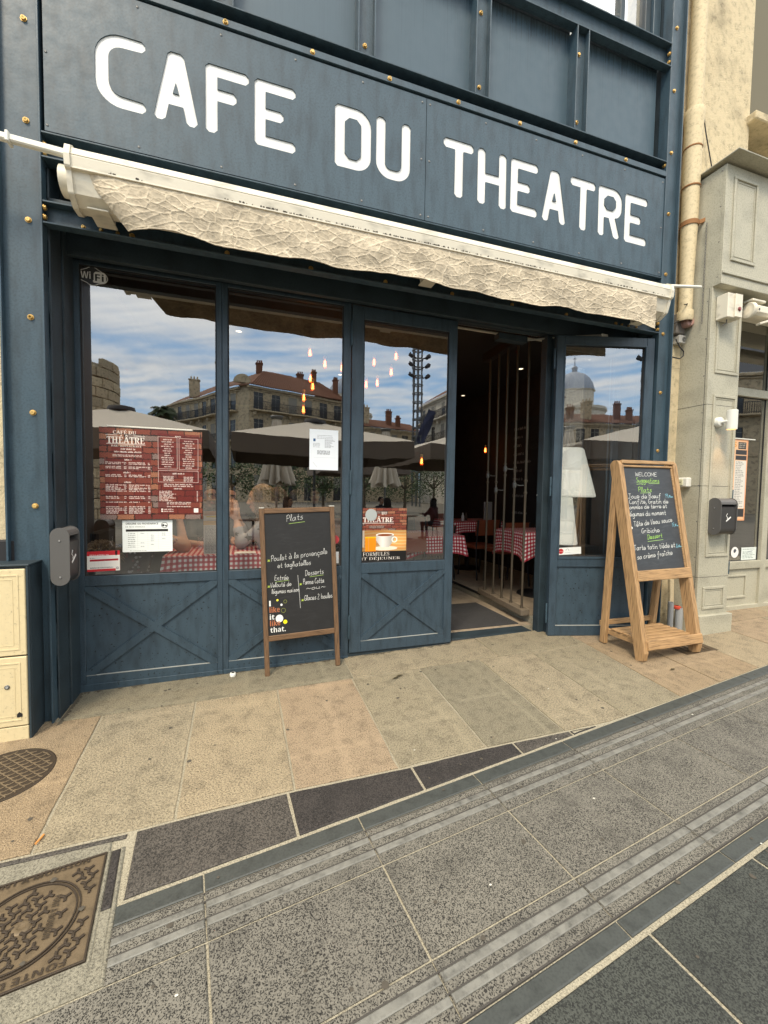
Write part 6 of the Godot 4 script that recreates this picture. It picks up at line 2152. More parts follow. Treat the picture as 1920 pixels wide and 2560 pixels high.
# ---------------------------------------------------------------- pine board
func pine_board() -> void:
	var t := thing("pine_board", "tall pine A-frame blackboard with WELCOME Suggestions in chalk and a slatted shelf", "blackboard", Vector3(2.49, 0.0, 0.6))
	var lean := (0.50 - 0.835) / 1.60
	var zat := func(y: float) -> float: return 0.835 + lean * y
	for s in 2:
		var xb: float = [2.150, 2.735][s]
		var xt: float = [2.158, 2.770][s]
		var mb := MB.new()
		# front post with a rounded top and an angled foot
		var pr := PackedVector2Array([Vector2(-0.062, 0.0), Vector2(0.0, 0.0), Vector2(0.026, 0.06), Vector2(0.026, 1.57)])
		pr.append_array(arc(Vector2(-0.018, 1.575), 0.044, 0, PI, 6))
		pr.append(Vector2(-0.062, 1.55))
		var d := Vector3(xt - xb, 1.60, lean * 1.60).normalized()
		var xx := Vector3(0, -lean, 1).normalized()
		var zz := xx.cross(d)
		mb.prism(pr, 0.046, Transform3D(Basis(xx, d, zz), Vector3(xb + 0.046, 0.0 + 0.01 * s, zat.call(0.0) - 0.045)))
		part("front_post", mb, M.pine_y, t)
		plank_beam("back_leg", Vector3(xt + 0.02, 1.50, 0.455), Vector3(xb + 0.032, 0.01, 0.385 - 0.03 * s), 0.04, 0.055, M.pine_z, t)
	var up := Vector3(0, 1, lean).normalized()
	var at := func(x: float, y: float, out: float) -> Vector3: return Vector3(x, y, zat.call(y) - 0.045) + Vector3(0, -lean, 1).normalized() * out
	# rails
	for r in [[1.565, 0.030, 0.02, "top_rail"], [1.532, 0.018, 0.008, "inner_bead"], [0.640, 0.085, 0.022, "middle_rail"], [0.115, 0.075, 0.03, "foot_rail"]]:
		var mb := MB.new()
		mb.beam(at.call(2.19, r[0], r[2]), at.call(2.785, r[0] + 0.006, r[2]), r[1], 0.024, 0.004, Vector3(0, -lean, 1))
		part(r[3], mb, M.pine_x, t)
	var bead := MB.new()
	bead.beam(at.call(2.754, 0.69, 0.008), at.call(2.762, 1.53, 0.008), 0.016, 0.014, 0.003, Vector3.RIGHT)
	part("inner_bead", bead, M.pine_z, t)
	# slate
	var im := Image.create(520, 880, false, Image.FORMAT_RGB8)
	slate(im)
	for y in 880:
		for x in 520:
			var c := im.get_pixel(x, y)
			im.set_pixel(x, y, Color(c.r * 1.65 + 0.02, c.g * 1.72 + 0.025, c.b * 1.78 + 0.03))
	var wd := 520.0
	var ht := 880.0
	var white := Color(0.93, 0.93, 0.90)
	var green := Color(0.66, 0.88, 0.35)
	var cyan := Color(0.55, 0.85, 0.93)
	for r in [["WELCOME", 0.26, 0.68, 0.102, 0.036, 0.0, white], ["Suggestions", 0.26, 0.71, 0.165, 0.046, 0.0, green], ["Plats", 0.27, 0.53, 0.257, 0.044, 0.0, green], ["Joue de Bœuf", 0.06, 0.70, 0.322, 0.045, 0.004, white], ["19,€", 0.79, 0.90, 0.318, 0.036, 0.012, cyan], ["00", 0.90, 0.945, 0.312, 0.014, 0.0, cyan], ["Confite, Gratin de", 0.07, 0.83, 0.374, 0.042, 0.004, white], ["pommes de terre et", 0.012, 0.79, 0.424, 0.040, 0.008, white], ["légumes du moment", 0.025, 0.75, 0.494, 0.046, 0.012, white], ["Tête de Veau sauce", 0.095, 0.855, 0.592, 0.046, 0.040, white], ["17,€", 0.84, 0.93, 0.605, 0.034, 0.012, cyan], ["00", 0.94, 0.98, 0.598, 0.013, 0.0, cyan], ["Gribiche", 0.225, 0.57, 0.655, 0.044, 0.006, white], ["Dessert", 0.32, 0.61, 0.715, 0.040, 0.016, green], ["Tarte tatin tiède et", 0.035, 0.835, 0.812, 0.046, 0.012, white], ["8,€", 0.86, 0.935, 0.806, 0.034, 0.008, cyan], ["00", 0.935, 0.975, 0.80, 0.013, 0.0, cyan], ["sa crème fraîche", 0.075, 0.76, 0.897, 0.046, 0.028, white]]:
		hand_in(im, r[0], r[1] * wd, r[2] * wd, r[3] * ht, r[4] * ht, r[6], r[5] * ht, 3.1 if r[6] != cyan else 2.2)
	for r in [[0.26, 0.185, 0.36, 0.178], [0.50, 0.176, 0.71, 0.174], [0.31, 0.270, 0.50, 0.266], [0.32, 0.736, 0.62, 0.724]]:
		line_in(im, Vector2(r[0] * wd, r[1] * ht), Vector2(r[2] * wd, r[3] * ht), 3.5, Color(0.72, 0.9, 0.5), 0.3)
	disc_in(im, Vector2(0.022 * wd, 0.314 * ht), 10, white)
	disc_in(im, Vector2(0.045 * wd, 0.602 * ht), 11, white)
	var ez := Vector3(0, -lean, 1).normalized() * 0.006
	var c := [at.call(2.196, 0.682, 0.006), at.call(2.768, 0.688, 0.006), at.call(2.768, 1.545, 0.006), at.call(2.196, 1.54, 0.006)]
	var mb := MB.new()
	mb.quad(c[0], c[1], c[2], c[3])
	mb.quad(c[1] - ez, c[0] - ez, c[3] - ez, c[2] - ez, Vector2(0.9, 0.5), Vector2(0.91, 0.51))
	part("slate", mb, printed(im, 0.55), t)
	# slatted shelf between the feet, stretcher at the back
	for k in 6:
		var z := 0.450 + 0.060 * k
		plank("shelf_slat", Vector3(2.185 + rng.randf_range(-0.006, 0.006), 0.137 + rng.randf_range(0, 0.004), z), Vector3(2.755 + rng.randf_range(-0.004, 0.006), 0.153, z + 0.043), M.pine_x, t, 0.004)
	plank("shelf_bearer", Vector3(2.196, 0.09, 0.40), Vector3(2.222, 0.137, 0.80), M.pine_z, t, 0.003)
	plank("shelf_bearer", Vector3(2.70, 0.09, 0.40), Vector3(2.726, 0.137, 0.80), M.pine_z, t, 0.003)
	plank("stretcher", Vector3(2.17, 0.15, 0.345), Vector3(2.79, 0.195, 0.365), M.pine_x, t, 0.003)

func plank_beam(called: String, a: Vector3, b: Vector3, w: float, h: float, m: Material, parent: Node) -> void:
	# built along its own z axis so that the grain follows it
	var mb := MB.new()
	mb.box(Vector3(-w / 2, -h / 2, 0), Vector3(w / 2, h / 2, a.distance_to(b)), 0.004)
	var z := (b - a).normalized()
	var xx := Vector3.FORWARD.cross(z).normalized() if absf(z.y) > 0.7 else Vector3.UP.cross(z).normalized()
	again(called, mb.mesh(), m, parent, Transform3D(Basis(xx, z.cross(xx), z), a))

# ---------------------------------------------------------------- figures: tapered limbs joined by a smooth minimum, meshed as surface nets
# bone: [from, to, radius from, radius to, colour]
func net(bones: Array, cell: float, k: float, mb: MB) -> void:
	var lo := Vector3(1e9, 1e9, 1e9)
	var hi := -lo
	for b in bones:
		var r: float = maxf(b[2], b[3]) + k + 2.0 * cell
		for p in [b[0], b[1]]:
			lo = lo.min(p - Vector3(r, r, r))
			hi = hi.max(p + Vector3(r, r, r))
	var nx := int((hi.x - lo.x) / cell) + 2
	var ny := int((hi.y - lo.y) / cell) + 2
	var nz := int((hi.z - lo.z) / cell) + 2
	var f := PackedFloat32Array()
	f.resize(nx * ny * nz)
	f.fill(9.0)
	var near := PackedFloat32Array()
	near.resize(f.size())
	near.fill(9.0)
	var who := PackedInt32Array()
	who.resize(f.size())
	for bi in bones.size():
		var b = bones[bi]
		var a: Vector3 = b[0]
		var d: Vector3 = b[1] - b[0]
		var ll := maxf(d.length_squared(), 1e-9)
		var ra: float = b[2]
		var dr: float = b[3] - b[2]
		var r := maxf(ra, ra + dr) + k + 1.5 * cell
		var c0: Vector3 = ((a.min(b[1]) - Vector3(r, r, r) - lo) / cell).floor()
		var c1: Vector3 = ((a.max(b[1]) + Vector3(r, r, r) - lo) / cell).ceil()
		for z in range(maxi(0, int(c0.z)), mini(nz - 1, int(c1.z)) + 1):
			for y in range(maxi(0, int(c0.y)), mini(ny - 1, int(c1.y)) + 1):
				var i := (z * ny + y) * nx + maxi(0, int(c0.x))
				for x in range(maxi(0, int(c0.x)), mini(nx - 1, int(c1.x)) + 1):
					var p := lo + Vector3(x, y, z) * cell - a
					var t := clampf(p.dot(d) / ll, 0.0, 1.0)
					var q := (p - d * t).length() - ra - dr * t
					if q < near[i]:
						near[i] = q
						who[i] = bi
					var o := f[i]
					var h := maxf(k - absf(o - q), 0.0) / k
					f[i] = minf(o, q) - h * h * k * 0.25
					i += 1
	var at := {}
	var verts := PackedVector3Array()
	var cols := PackedColorArray()
	var step := [0, 1, nx, nx + 1, nx * ny, nx * ny + 1, nx * ny + nx, nx * ny + nx + 1]
	var off := []
	for c in 8:
		off.append(Vector3(c & 1, (c >> 1) & 1, c >> 2))
	var edges := [[0, 1], [2, 3], [4, 5], [6, 7], [0, 2], [1, 3], [4, 6], [5, 7], [0, 4], [1, 5], [2, 6], [3, 7]]
	for z in nz - 1:
		for y in ny - 1:
			var i := (z * ny + y) * nx
			for x in nx - 1:
				if absf(f[i]) < 2.0 * cell:
					var inside := 0
					for c in 8:
						if f[i + step[c]] < 0.0:
							inside += 1
					if inside > 0 and inside < 8:
						var s := Vector3.ZERO
						var m := 0
						for e in edges:
							var fa := f[i + step[e[0]]]
							var fb := f[i + step[e[1]]]
							if (fa < 0.0) != (fb < 0.0):
								s += off[e[0]].lerp(off[e[1]], fa / (fa - fb))
								m += 1
						at[i] = verts.size()
						verts.append(lo + (Vector3(x, y, z) + s / m) * cell)
						cols.append(bones[who[i]][4])
				i += 1
	var norm := PackedVector3Array()
	norm.resize(verts.size())
	var base := mb.v.size()
	var dirs := [[1, nx, nx * ny], [nx, nx * ny, 1], [nx * ny, 1, nx]]
	for i in at:
		var fi: float = f[i]
		for dd in dirs:
			if (fi < 0.0) == (f[i + dd[0]] < 0.0):
				continue
			var q0: int = i
			var q1: int = i - dd[1]
			var q2: int = i - dd[1] - dd[2]
			var q3: int = i - dd[2]
			if not (at.has(q1) and at.has(q2) and at.has(q3)):
				continue
			var v := [at[q0], at[q1], at[q2], at[q3]]
			if fi < 0.0:
				v = [v[0], v[1], v[2], v[3]]
			else:
				v = [v[3], v[2], v[1], v[0]]
			var nn := (verts[v[2]] - verts[v[0]]).cross(verts[v[3]] - verts[v[1]])
			for q in v:
				norm[q] += nn
			for t in [v[0], v[2], v[1], v[0], v[3], v[2]]:
				mb.ix.append(base + t)
	for i in verts.size():
		mb.v.append(verts[i])
		mb.n.append(norm[i].normalized())
		mb.uv.append(Vector2.ZERO)
		mb.col.append(cols[i])

func hand_bones(w: Vector3, dir: Vector3, palm: Vector3, side: float, curl: float, skin: Color) -> Array:
	# w: wrist; dir: towards the knuckles; palm: out of the palm; side: +1 thumb along dir x palm
	var o := []
	dir = dir.normalized()
	palm = (palm - dir * palm.dot(dir)).normalized()
	var across := dir.cross(palm) * side
	var kn := w + dir * 0.085
	o.append([w, w + dir * 0.03, 0.024, 0.024, skin])
	for i in 4:
		var a := kn + across * (0.030 - 0.020 * i) - dir * (0.004 * absf(i - 1.0))
		o.append([w + dir * 0.015 + across * (0.012 - 0.008 * i), a, 0.013, 0.011, skin])
		var len_: float = [0.040, 0.045, 0.042, 0.033][i]
		var d := dir
		var p := a
		for j in 3:
			d = (d.rotated(across, -curl * side * [0.7, 1.0, 0.8][j]) if side > 0 else d.rotated(across, curl * [0.7, 1.0, 0.8][j] * -side)).normalized()
			# bend towards the palm whatever the hand
			if d.dot(palm) < 0.0 and curl > 0.2:
				d = (d - palm * 2.0 * d.dot(palm)).normalized()
			var q: Vector3 = p + d * len_ * [1.0, 0.65, 0.5][j]
			o.append([p, q, 0.0092 - 0.0008 * j, 0.0084 - 0.0008 * j, skin])
			p = q
	var t0 := w + dir * 0.025 + across * 0.022
	var t1 := t0 + (dir * 0.6 + across * 0.7 + palm * 0.3).normalized() * 0.04
	var t2 := t1 + (dir * 0.85 + across * 0.1 + palm * 0.5).normalized() * 0.032
	o.append([t0, t1, 0.014, 0.0105, skin])
	o.append([t1, t2, 0.0105, 0.0085, skin])
	return o

func head_bones(skin: Color, hair: Color) -> Array:
	var lip := Color(skin.r * 0.85, skin.g * 0.5, skin.b * 0.5)
	return [
		[Vector3(0, 0.035, -0.022), Vector3(0, 0.035, 0.012), 0.080, 0.074, skin], [Vector3(0, 0.03, 0.03), Vector3(0, -0.05, 0.042), 0.060, 0.042, skin],
		[Vector3(-0.05, -0.02, 0.0), Vector3(-0.018, -0.085, 0.052), 0.026, 0.022, skin], [Vector3(0.05, -0.02, 0.0), Vector3(0.018, -0.085, 0.052), 0.026, 0.022, skin],
		[Vector3(0, -0.088, 0.064), Vector3(0, -0.084, 0.060), 0.019, 0.019, skin],
		[Vector3(0, 0.018, 0.088), Vector3(0, -0.022, 0.108), 0.008, 0.0115, skin], [Vector3(-0.011, -0.027, 0.096), Vector3(0.011, -0.027, 0.096), 0.0085, 0.0085, skin],
		[Vector3(-0.018, -0.053, 0.084), Vector3(0.018, -0.053, 0.084), 0.0075, 0.0075, lip], [Vector3(-0.012, -0.062, 0.083), Vector3(0.012, -0.062, 0.083), 0.008, 0.008, lip],
		[Vector3(-0.045, 0.032, 0.070), Vector3(-0.016, 0.036, 0.087), 0.0055, 0.006, hair], [Vector3(0.045, 0.032, 0.070), Vector3(0.016, 0.036, 0.087), 0.0055, 0.006, hair],
		[Vector3(-0.078, 0.005, -0.006), Vector3(-0.080, -0.022, 0.0), 0.013, 0.009, skin], [Vector3(0.078, 0.005, -0.006), Vector3(0.080, -0.022, 0.0), 0.013, 0.009, skin],
		[Vector3(-0.035, -0.018, 0.06), Vector3(-0.03, -0.022, 0.062), 0.024, 0.022, skin], [Vector3(0.035, -0.018, 0.06), Vector3(0.03, -0.022, 0.062), 0.024, 0.022, skin],
		[Vector3(0, -0.05, -0.01), Vector3(0, -0.15, -0.03), 0.045, 0.052, skin],
	]

# a seated figure; o: skin, top, trousers, hair, style, arms [[elbow, wrist, hand direction, palm] right, left], head turn, lean, cell
func seated(called: String, label: String, at: Vector3, turn: float, o: Dictionary, group := "") -> Node3D:
	var t := model(called, label, "person", group)
	t.position = at
	t.rotation.y = turn
	var skin: Color = o.get("skin", Color(0.50, 0.30, 0.21))
	var top: Color = o.get("top", Color(0.03, 0.03, 0.04))
	var leg: Color = o.get("trousers", Color(0.025, 0.028, 0.04))
	var hair: Color = o.get("hair", Color(0.03, 0.018, 0.012))
	var sleeve: Color = o.get("sleeve", top)
	var lean: float = o.get("lean", 0.06)
	var sh := 1.0
	var nk := Vector3(0, 1.07, lean + 0.01)
	var hd := Vector3(0, 1.205, lean + 0.035)
	var b := [
		[Vector3(-0.07, 0.54, -0.02), Vector3(0.07, 0.54, -0.02), 0.125, 0.125, leg],
		[Vector3(-0.06, 0.60, -0.01), Vector3(-0.085, 0.93, lean), 0.105, 0.095, top], [Vector3(0.06, 0.60, -0.01), Vector3(0.085, 0.93, lean), 0.105, 0.095, top],
		[Vector3(-0.15, sh, lean), Vector3(0.15, sh, lean), 0.058, 0.058, top],
		[Vector3(0, 0.99, lean), nk, 0.075, 0.052, top], [nk, hd + Vector3(0, -0.06, -0.02), 0.050, 0.045, skin],
	]
	for s in [-1.0, 1.0]:
		b.append([Vector3(0.09 * s, 0.53, 0.0), Vector3(0.11 * s, 0.52, 0.42), 0.090, 0.062, leg])
		b.append([Vector3(0.11 * s, 0.52, 0.42), Vector3(0.11 * s, 0.10, 0.40), 0.058, 0.040, leg])
		b.append([Vector3(0.11 * s, 0.06, 0.38), Vector3(0.115 * s, 0.045, 0.54), 0.042, 0.036, Color(0.03, 0.025, 0.022)])
	var arms: Array = o.get("arms", [[Vector3(0.25, 0.80, 0.20), Vector3(0.10, 0.83, 0.40), Vector3(-0.4, 0, 1), Vector3.DOWN], [Vector3(-0.25, 0.80, 0.20), Vector3(-0.10, 0.83, 0.40), Vector3(0.4, 0, 1), Vector3.DOWN]])
	var cuff: float = o.get("cuff", 0.9)
	var mb := MB.new()
	for i in arms.size():
		var s := 1.0 if i == 0 else -1.0
		var a = arms[i]
		var shp := Vector3(0.165 * s, sh - 0.005, lean)
		b.append([shp, a[0], 0.048, 0.040, sleeve if cuff > 0.0 else skin])
		var m: Vector3 = a[0].lerp(a[1], clampf(cuff, 0.05, 1.0))
		b.append([a[0], m, 0.044, lerpf(0.044, 0.031, cuff), sleeve if cuff > 0.05 else skin])
		if cuff < 1.0:
			b.append([m, a[1], lerpf(0.040, 0.027, cuff), 0.025, skin])
	net(b, o.get("cell", 0.014), 0.035, mb)
	for i in arms.size():
		var a = arms[i]
		net(hand_bones(a[1], a[2], a[3], (1.0 if i == 0 else -1.0), o.get("curl", 0.35), skin), 0.0045, 0.010, mb)
	# head, turned on the neck
	var hb := Basis.from_euler(o.get("look", Vector3.ZERO))
	var hx := Transform3D(hb, hd)
	var hs := MB.new()
	net(head_bones(skin, hair), 0.0048, 0.014, hs)
	for i in hs.v.size():
		mb.v.append(hx * hs.v[i]); mb.n.append(hb * hs.n[i]); mb.uv.append(Vector2.ZERO); mb.col.append(hs.col[i])
	var base := mb.v.size() - hs.v.size()
	for i in hs.ix:
		mb.ix.append(base + i)
	part("body", mb, M.body, t)
	for s in [-1.0, 1.0]:
		var e := MB.new()
		e.c = Color(0.7, 0.68, 0.64)
		e.ball(hx * Vector3(0.031 * s, 0.014, 0.074), Vector3(0.0115, 0.0095, 0.0115), 10, 8, hb)
		e.c = Color(0.03, 0.02, 0.015)
		e.ball(hx * Vector3(0.031 * s, 0.013, 0.0825), Vector3(0.0055, 0.0055, 0.0042), 8, 6, hb)
		part("eye", e, M.body, t)
	make_hair(t, hx, hair, o.get("style", "long"))
	return t

func make_hair(t: Node3D, x: Transform3D, col: Color, style: String) -> void:
	var mb := MB.new()
	mb.c = col
	var r := RandomNumberGenerator.new()
	r.seed = hash(str(x.origin) + style + str(t.name))
	var cap := [[Vector3(0, 0.048, -0.030), Vector3(0, 0.052, 0.0), 0.083, 0.075, col], [Vector3(-0.045, 0.03, -0.03), Vector3(0.045, 0.03, -0.03), 0.055, 0.055, col]]
	if style == "long" or style == "wavy" or style == "curly":
		cap.append([Vector3(0, 0.0, -0.055), Vector3(0, -0.14, -0.075), 0.068, 0.060, col])
		for s in [-1.0, 1.0]:
			cap.append([Vector3(0.07 * s, 0.03, -0.01), Vector3(0.078 * s, -0.12, -0.005), 0.024, 0.026, col])
	if style == "bun":
		cap.append([Vector3(0, 0.07, -0.11), Vector3(0, 0.075, -0.115), 0.04, 0.04, col])
	var b2 := []
	for c in cap:
		b2.append([x * c[0], x * c[1], c[2], c[3], c[4]])
	net(b2, 0.007, 0.03, mb)
	var n: int = {"short": 90, "bun": 70, "long": 150, "wavy": 190, "curly": 300}[style]
	var amp: float = {"short": 0.002, "bun": 0.001, "long": 0.004, "wavy": 0.010, "curly": 0.016}[style]
	var fall: float = {"short": 0.05, "bun": 0.02, "long": 0.24, "wavy": 0.24, "curly": 0.20}[style]
	for i in n:
		var az := r.randf_range(-PI, PI)
		var front := cos(az) > 0.55
		var el := r.randf_range(0.25, 1.45) if not front else r.randf_range(0.75, 1.45)
		var dir := Vector3(sin(az) * cos(el), sin(el), cos(az) * cos(el))
		var p := Vector3(0, 0.04, -0.018) + dir * Vector3(0.088, 0.092, 0.098)
		var k := col * r.randf_range(0.6, 1.55)
		mb.c = Color(k.r, k.g, k.b)
		var pts := []
		var ph := r.randf() * TAU
		var out := Vector3(dir.x, 0, dir.z).normalized()
		if front:
			out = Vector3(signf(dir.x + 0.001), 0, 0.1).normalized()
		var len_ := fall * r.randf_range(0.6, 1.15)
		for j in 9:
			var f := j / 8.0
			# over the crown first, then straight down
			var ang := el - f * 2.4
			var q := Vector3.ZERO
			var R := Vector3(0.094, 0.094, 0.100)
			if ang > -0.15:
				q = Vector3(0, 0.042, -0.020) + Vector3(out.x * cos(ang), sin(ang), out.z * cos(ang)) * R
			else:
				var g := f - (el + 0.15) / 2.4
				q = Vector3(0, 0.042, -0.020) + Vector3(out.x, 0, out.z) * R * (1.0 + 0.25 * g) + Vector3(0, -0.014 - g * len_ * 1.5, 0)
			if fall < 0.1 and q.y < -0.03:
				q.y = -0.03
			q += Vector3(sin(ph + f * 16.0), 0.4 * cos(ph * 1.3 + f * 13.0), cos(ph + f * 16.0)) * amp * minf(1.0, f * 2.5)
			pts.append(x * q)
		mb.tube(pts, [0.003, 0.0042, 0.0045, 0.0045, 0.0045, 0.0042, 0.004, 0.003, 0.0012] if style != "long" else [0.004, 0.005, 0.0055, 0.0055, 0.005, 0.0045, 0.004, 0.003, 0.001], 5, false)
	part("hair", mb, M.hair, t)

# five-pointed star laid on a sleeve
func star_on(t: Node3D, ce: Vector3, nrm: Vector3, up: Vector3, r: float, limb: Array) -> void:
	nrm = nrm.normalized()
	var xx := up.cross(nrm).normalized()
	var yy := nrm.cross(xx)
	var drop := func(p: Vector3) -> Vector3:
		# on to the limb (a tapered capsule), slightly proud of it
		var d: Vector3 = limb[1] - limb[0]
		var f := clampf((p - limb[0]).dot(d) / d.length_squared(), 0.0, 1.0)
		var ax: Vector3 = limb[0] + d * f
		return ax + (p - ax).normalized() * (lerpf(limb[2], limb[3], f) + 0.004)
	var mb := MB.new()
	var ring := []
	for i in 20:
		var a := TAU * i / 20.0 + PI / 2
		var q := i % 4
		var rr: float = r if q == 0 else r * 0.42 if q == 2 else r * 0.60
		ring.append(drop.call(ce + (xx * cos(a) + yy * sin(a)) * rr))
	var m: Vector3 = drop.call(ce)
	for i in 20:
		mb.tri(m, ring[i], ring[(i + 1) % 20])
	part("sleeve_star", mb, M.black, t)

# ---------------------------------------------------------------- inside the café
var chair0: Node3D
var chairs := 0

func interior() -> void:
	M.body = mat(Color.WHITE, 0.75, {"vc": 1})
	M.hair = mat(Color.WHITE, 0.5, {"vc": 1})
	# shell
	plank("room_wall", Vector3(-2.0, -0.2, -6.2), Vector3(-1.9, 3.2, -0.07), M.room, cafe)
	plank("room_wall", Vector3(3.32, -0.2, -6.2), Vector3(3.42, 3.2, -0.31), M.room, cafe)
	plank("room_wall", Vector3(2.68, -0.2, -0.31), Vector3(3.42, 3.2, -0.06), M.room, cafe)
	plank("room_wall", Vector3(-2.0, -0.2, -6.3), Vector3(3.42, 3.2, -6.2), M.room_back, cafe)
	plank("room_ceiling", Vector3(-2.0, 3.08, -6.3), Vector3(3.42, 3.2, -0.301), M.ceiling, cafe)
	plank("ceiling_track", Vector3(0.9, 2.80, -0.34), Vector3(3.3, 2.815, -0.32), M.cassette, cafe)
	plank("ceiling_track", Vector3(0.9, 2.84, -0.34), Vector3(3.3, 2.85, -0.32), M.cassette, cafe)
	var f := MB.new()
	f.box(Vector3(-2.0, -0.2, -6.3), Vector3(1.93, -0.010, -0.241))
	var fl := struct("interior_floor", f, M.mortar)
	for i in 9:
		for j in 8:
			var x0 := -1.98 + 0.434 * i
			var z0 := -0.245 - 0.434 * j
			plank("floor_tile", Vector3(x0 + 0.002, -0.02, z0 - 0.432), Vector3(minf(x0 + 0.432, 1.925), -0.003, z0), M.floor_tile, fl, 0.002)
	var r := MB.new()
	r.box(Vector3(1.932, -0.2, -6.3), Vector3(3.42, 0.070, -0.245), 0.004)
	var rf := struct("raised_floor", r, M.mortar)
	for i in 4:
		for j in 8:
			plank("floor_tile", Vector3(1.945 + 0.434 * i, 0.06, -0.68 - 0.434 * j), Vector3(minf(1.945 + 0.434 * i + 0.431, 3.4), 0.078, -0.248 - 0.434 * j), M.floor_tile, rf, 0.002)
	var nose := MB.new()
	nose.box(Vector3(1.926, 0.052, -3.2), Vector3(1.944, 0.081, -1.22), 0.002)
	part("step_nosing", nose, M.black, rf)
	var dm := MB.new()
	dm.box(Vector3(0.94, -0.003, -1.10), Vector3(1.80, 0.006, -0.285), 0.003)
	tag(part("door_mat", dm, M.mat), "charcoal door mat on the tiles just inside the open entrance", "door mat")
	# pipe screen on a low kerb
	var ps := thing("pipe_screen", "screen of five brown pipes with valve handles standing in the open entrance", "pipe screen", Vector3(1.9, 0.08, -0.75))
	var kb := MB.new()
	kb.beam(Vector3(1.955, 0.108, -1.24), Vector3(1.865, 0.108, -0.27), 0.095, 0.062, 0.005)
	part("kerb", kb, mat(lin(0.17, 0.135, 0.095), 0.8, {"tex": M.floor_tile.albedo_texture, "scale": 2.0}), ps)
	var hb := MB.new()
	hb.beam(Vector3(1.955, 2.90, -1.26), Vector3(1.90, 2.90, -0.45), 0.09, 0.10, 0.003)
	part("head_beam", hb, M.black, ps)
	for k in 5:
		var g: float = k / 4.0
		var p := Vector3(lerpf(1.938, 1.876, g), 0.0, [-1.135, -0.935, -0.745, -0.55, -0.345][k])
		var top := 2.86 if k < 4 else 3.08
		var m := MB.new()
		m.lathe([Vector2(0.012, 0.135), Vector2(0.012, top)], 12, Transform3D(Basis(), p))
		for y in [0.139, [1.48, 1.36, 1.55, 1.50, 1.36][k] + 0.06, [1.48, 1.36, 1.55, 1.50, 1.36][k] - 0.06]:
			m.lathe([Vector2(0.0135, y - 0.012), Vector2(0.018, y - 0.010), Vector2(0.018, y + 0.010), Vector2(0.0135, y + 0.012)], 12, Transform3D(Basis(), p))
		var pipe := part("pipe", m, M.copper, ps)
		if k < 4:
			var v := MB.new()
			var y: float = [1.50, 1.33, 1.56, 1.38][k]
			v.lathe([Vector2(0.014, -0.03), Vector2(0.021, -0.02), Vector2(0.021, 0.02), Vector2(0.014, 0.03)], 12, Transform3D(Basis(), p + Vector3(0, y, 0)))
			v.tube([p + Vector3(0, y, 0), p + Vector3(0.05, y, 0.01)], 0.008, 8)
			v.tube([p + Vector3(-0.01, y + 0.05, 0.01), p + Vector3(-0.005, y + 0.012, 0.016), p + Vector3(0.045, y - 0.004, 0.02), p + Vector3(0.10, y, 0.02)], 0.006, 6)
			part("valve", v, M.iron, pipe)
	# wall menu board
	var im := Image.create(512, 512, false, Image.FORMAT_RGB8)
	slate(im)
	for y in 11:
		for c in 2:
			if rng.randf() < 0.85:
				scribble(im, 40 + c * 240, 40 + c * 240 + rng.randf_range(60, 170), 50 + y * 42, 13, Color(0.62, 0.62, 0.6))
	sheet("wall_blackboard", "large blackboard covered in chalk lines on the wall behind the pipes", "blackboard", [Vector3(3.312, 0.85, -2.66), Vector3(3.312, 0.85, -1.35), Vector3(3.312, 2.45, -1.35), Vector3(3.312, 2.45, -2.66)], 0.012, printed(im, 0.8))
	# filament lamps hanging from the ceiling
	var spots := [Vector3(-0.107, 2.80, -1.5), Vector3(0.058, 2.70, -1.5), Vector3(0.262, 2.69, -1.55), Vector3(-0.099, 2.52, -1.5), Vector3(-0.078, 2.435, -1.48), Vector3(-0.172, 2.31, -1.5), Vector3(-0.174, 2.18, -1.5), Vector3(0.627, 2.78, -1.5), Vector3(0.894, 2.88, -1.5), Vector3(0.837, 2.69, -1.5), Vector3(0.668, 2.55, -1.5), Vector3(0.536, 2.52, -1.5), Vector3(1.244, 1.669, -1.5), Vector3(3.05, 2.02, -3.0)]
	var amber := StandardMaterial3D.new()
	amber.transparency = BaseMaterial3D.TRANSPARENCY_ALPHA
	amber.albedo_color = Color(0.9, 0.42, 0.10, 0.30)
	amber.roughness = 0.05
	var fil := glow(Color(1.0, 0.66, 0.28), 5.0)
	var seat := ["topmost in the second window", "second from the top in the second window", "half hidden by the frame right of the second window", "third down in the second window", "fourth and roundest in the second window", "fifth down in the second window", "lowest in the second window", "upper left behind the closed door", "uppermost behind the closed door", "right of the middle behind the closed door", "low right behind the closed door", "at the left edge of the closed door's glass"]
	for i in spots.size():
		var p: Vector3 = spots[i]
		var lab: String = "glowing filament lamp, " + (seat[i] if i < 12 else "")
		if i == 12:
			lab = "single glowing filament lamp low behind the closed door's glass"
		elif i == 13:
			lab = "glowing filament lamp behind the pipe screen deep in the entrance"
		var t := thing("filament_lamp", lab, "lamp", p, "filament lamps in the café")
		var cord := MB.new()
		cord.tube([p + Vector3(0, 0.075, 0), Vector3(p.x, 3.08, p.z)], 0.0025, 5, false)
		part("cord", cord, M.black, t)
		var s := MB.new()
		s.lathe([Vector2(0.008, 0.085), Vector2(0.016, 0.078), Vector2(0.016, 0.045), Vector2(0.0, 0.045)], 10, Transform3D(Basis(), p))
		part("socket", s, M.brass, t)
		var g := MB.new()
		g.lathe([Vector2(0.0, -0.052), Vector2(0.013, -0.048), Vector2(0.022, -0.032), Vector2(0.024, -0.012), Vector2(0.019, 0.02), Vector2(0.013, 0.045)], 14, Transform3D(Basis(), p))
		part("bulb_glass", g, amber, t)
		var w := MB.new()
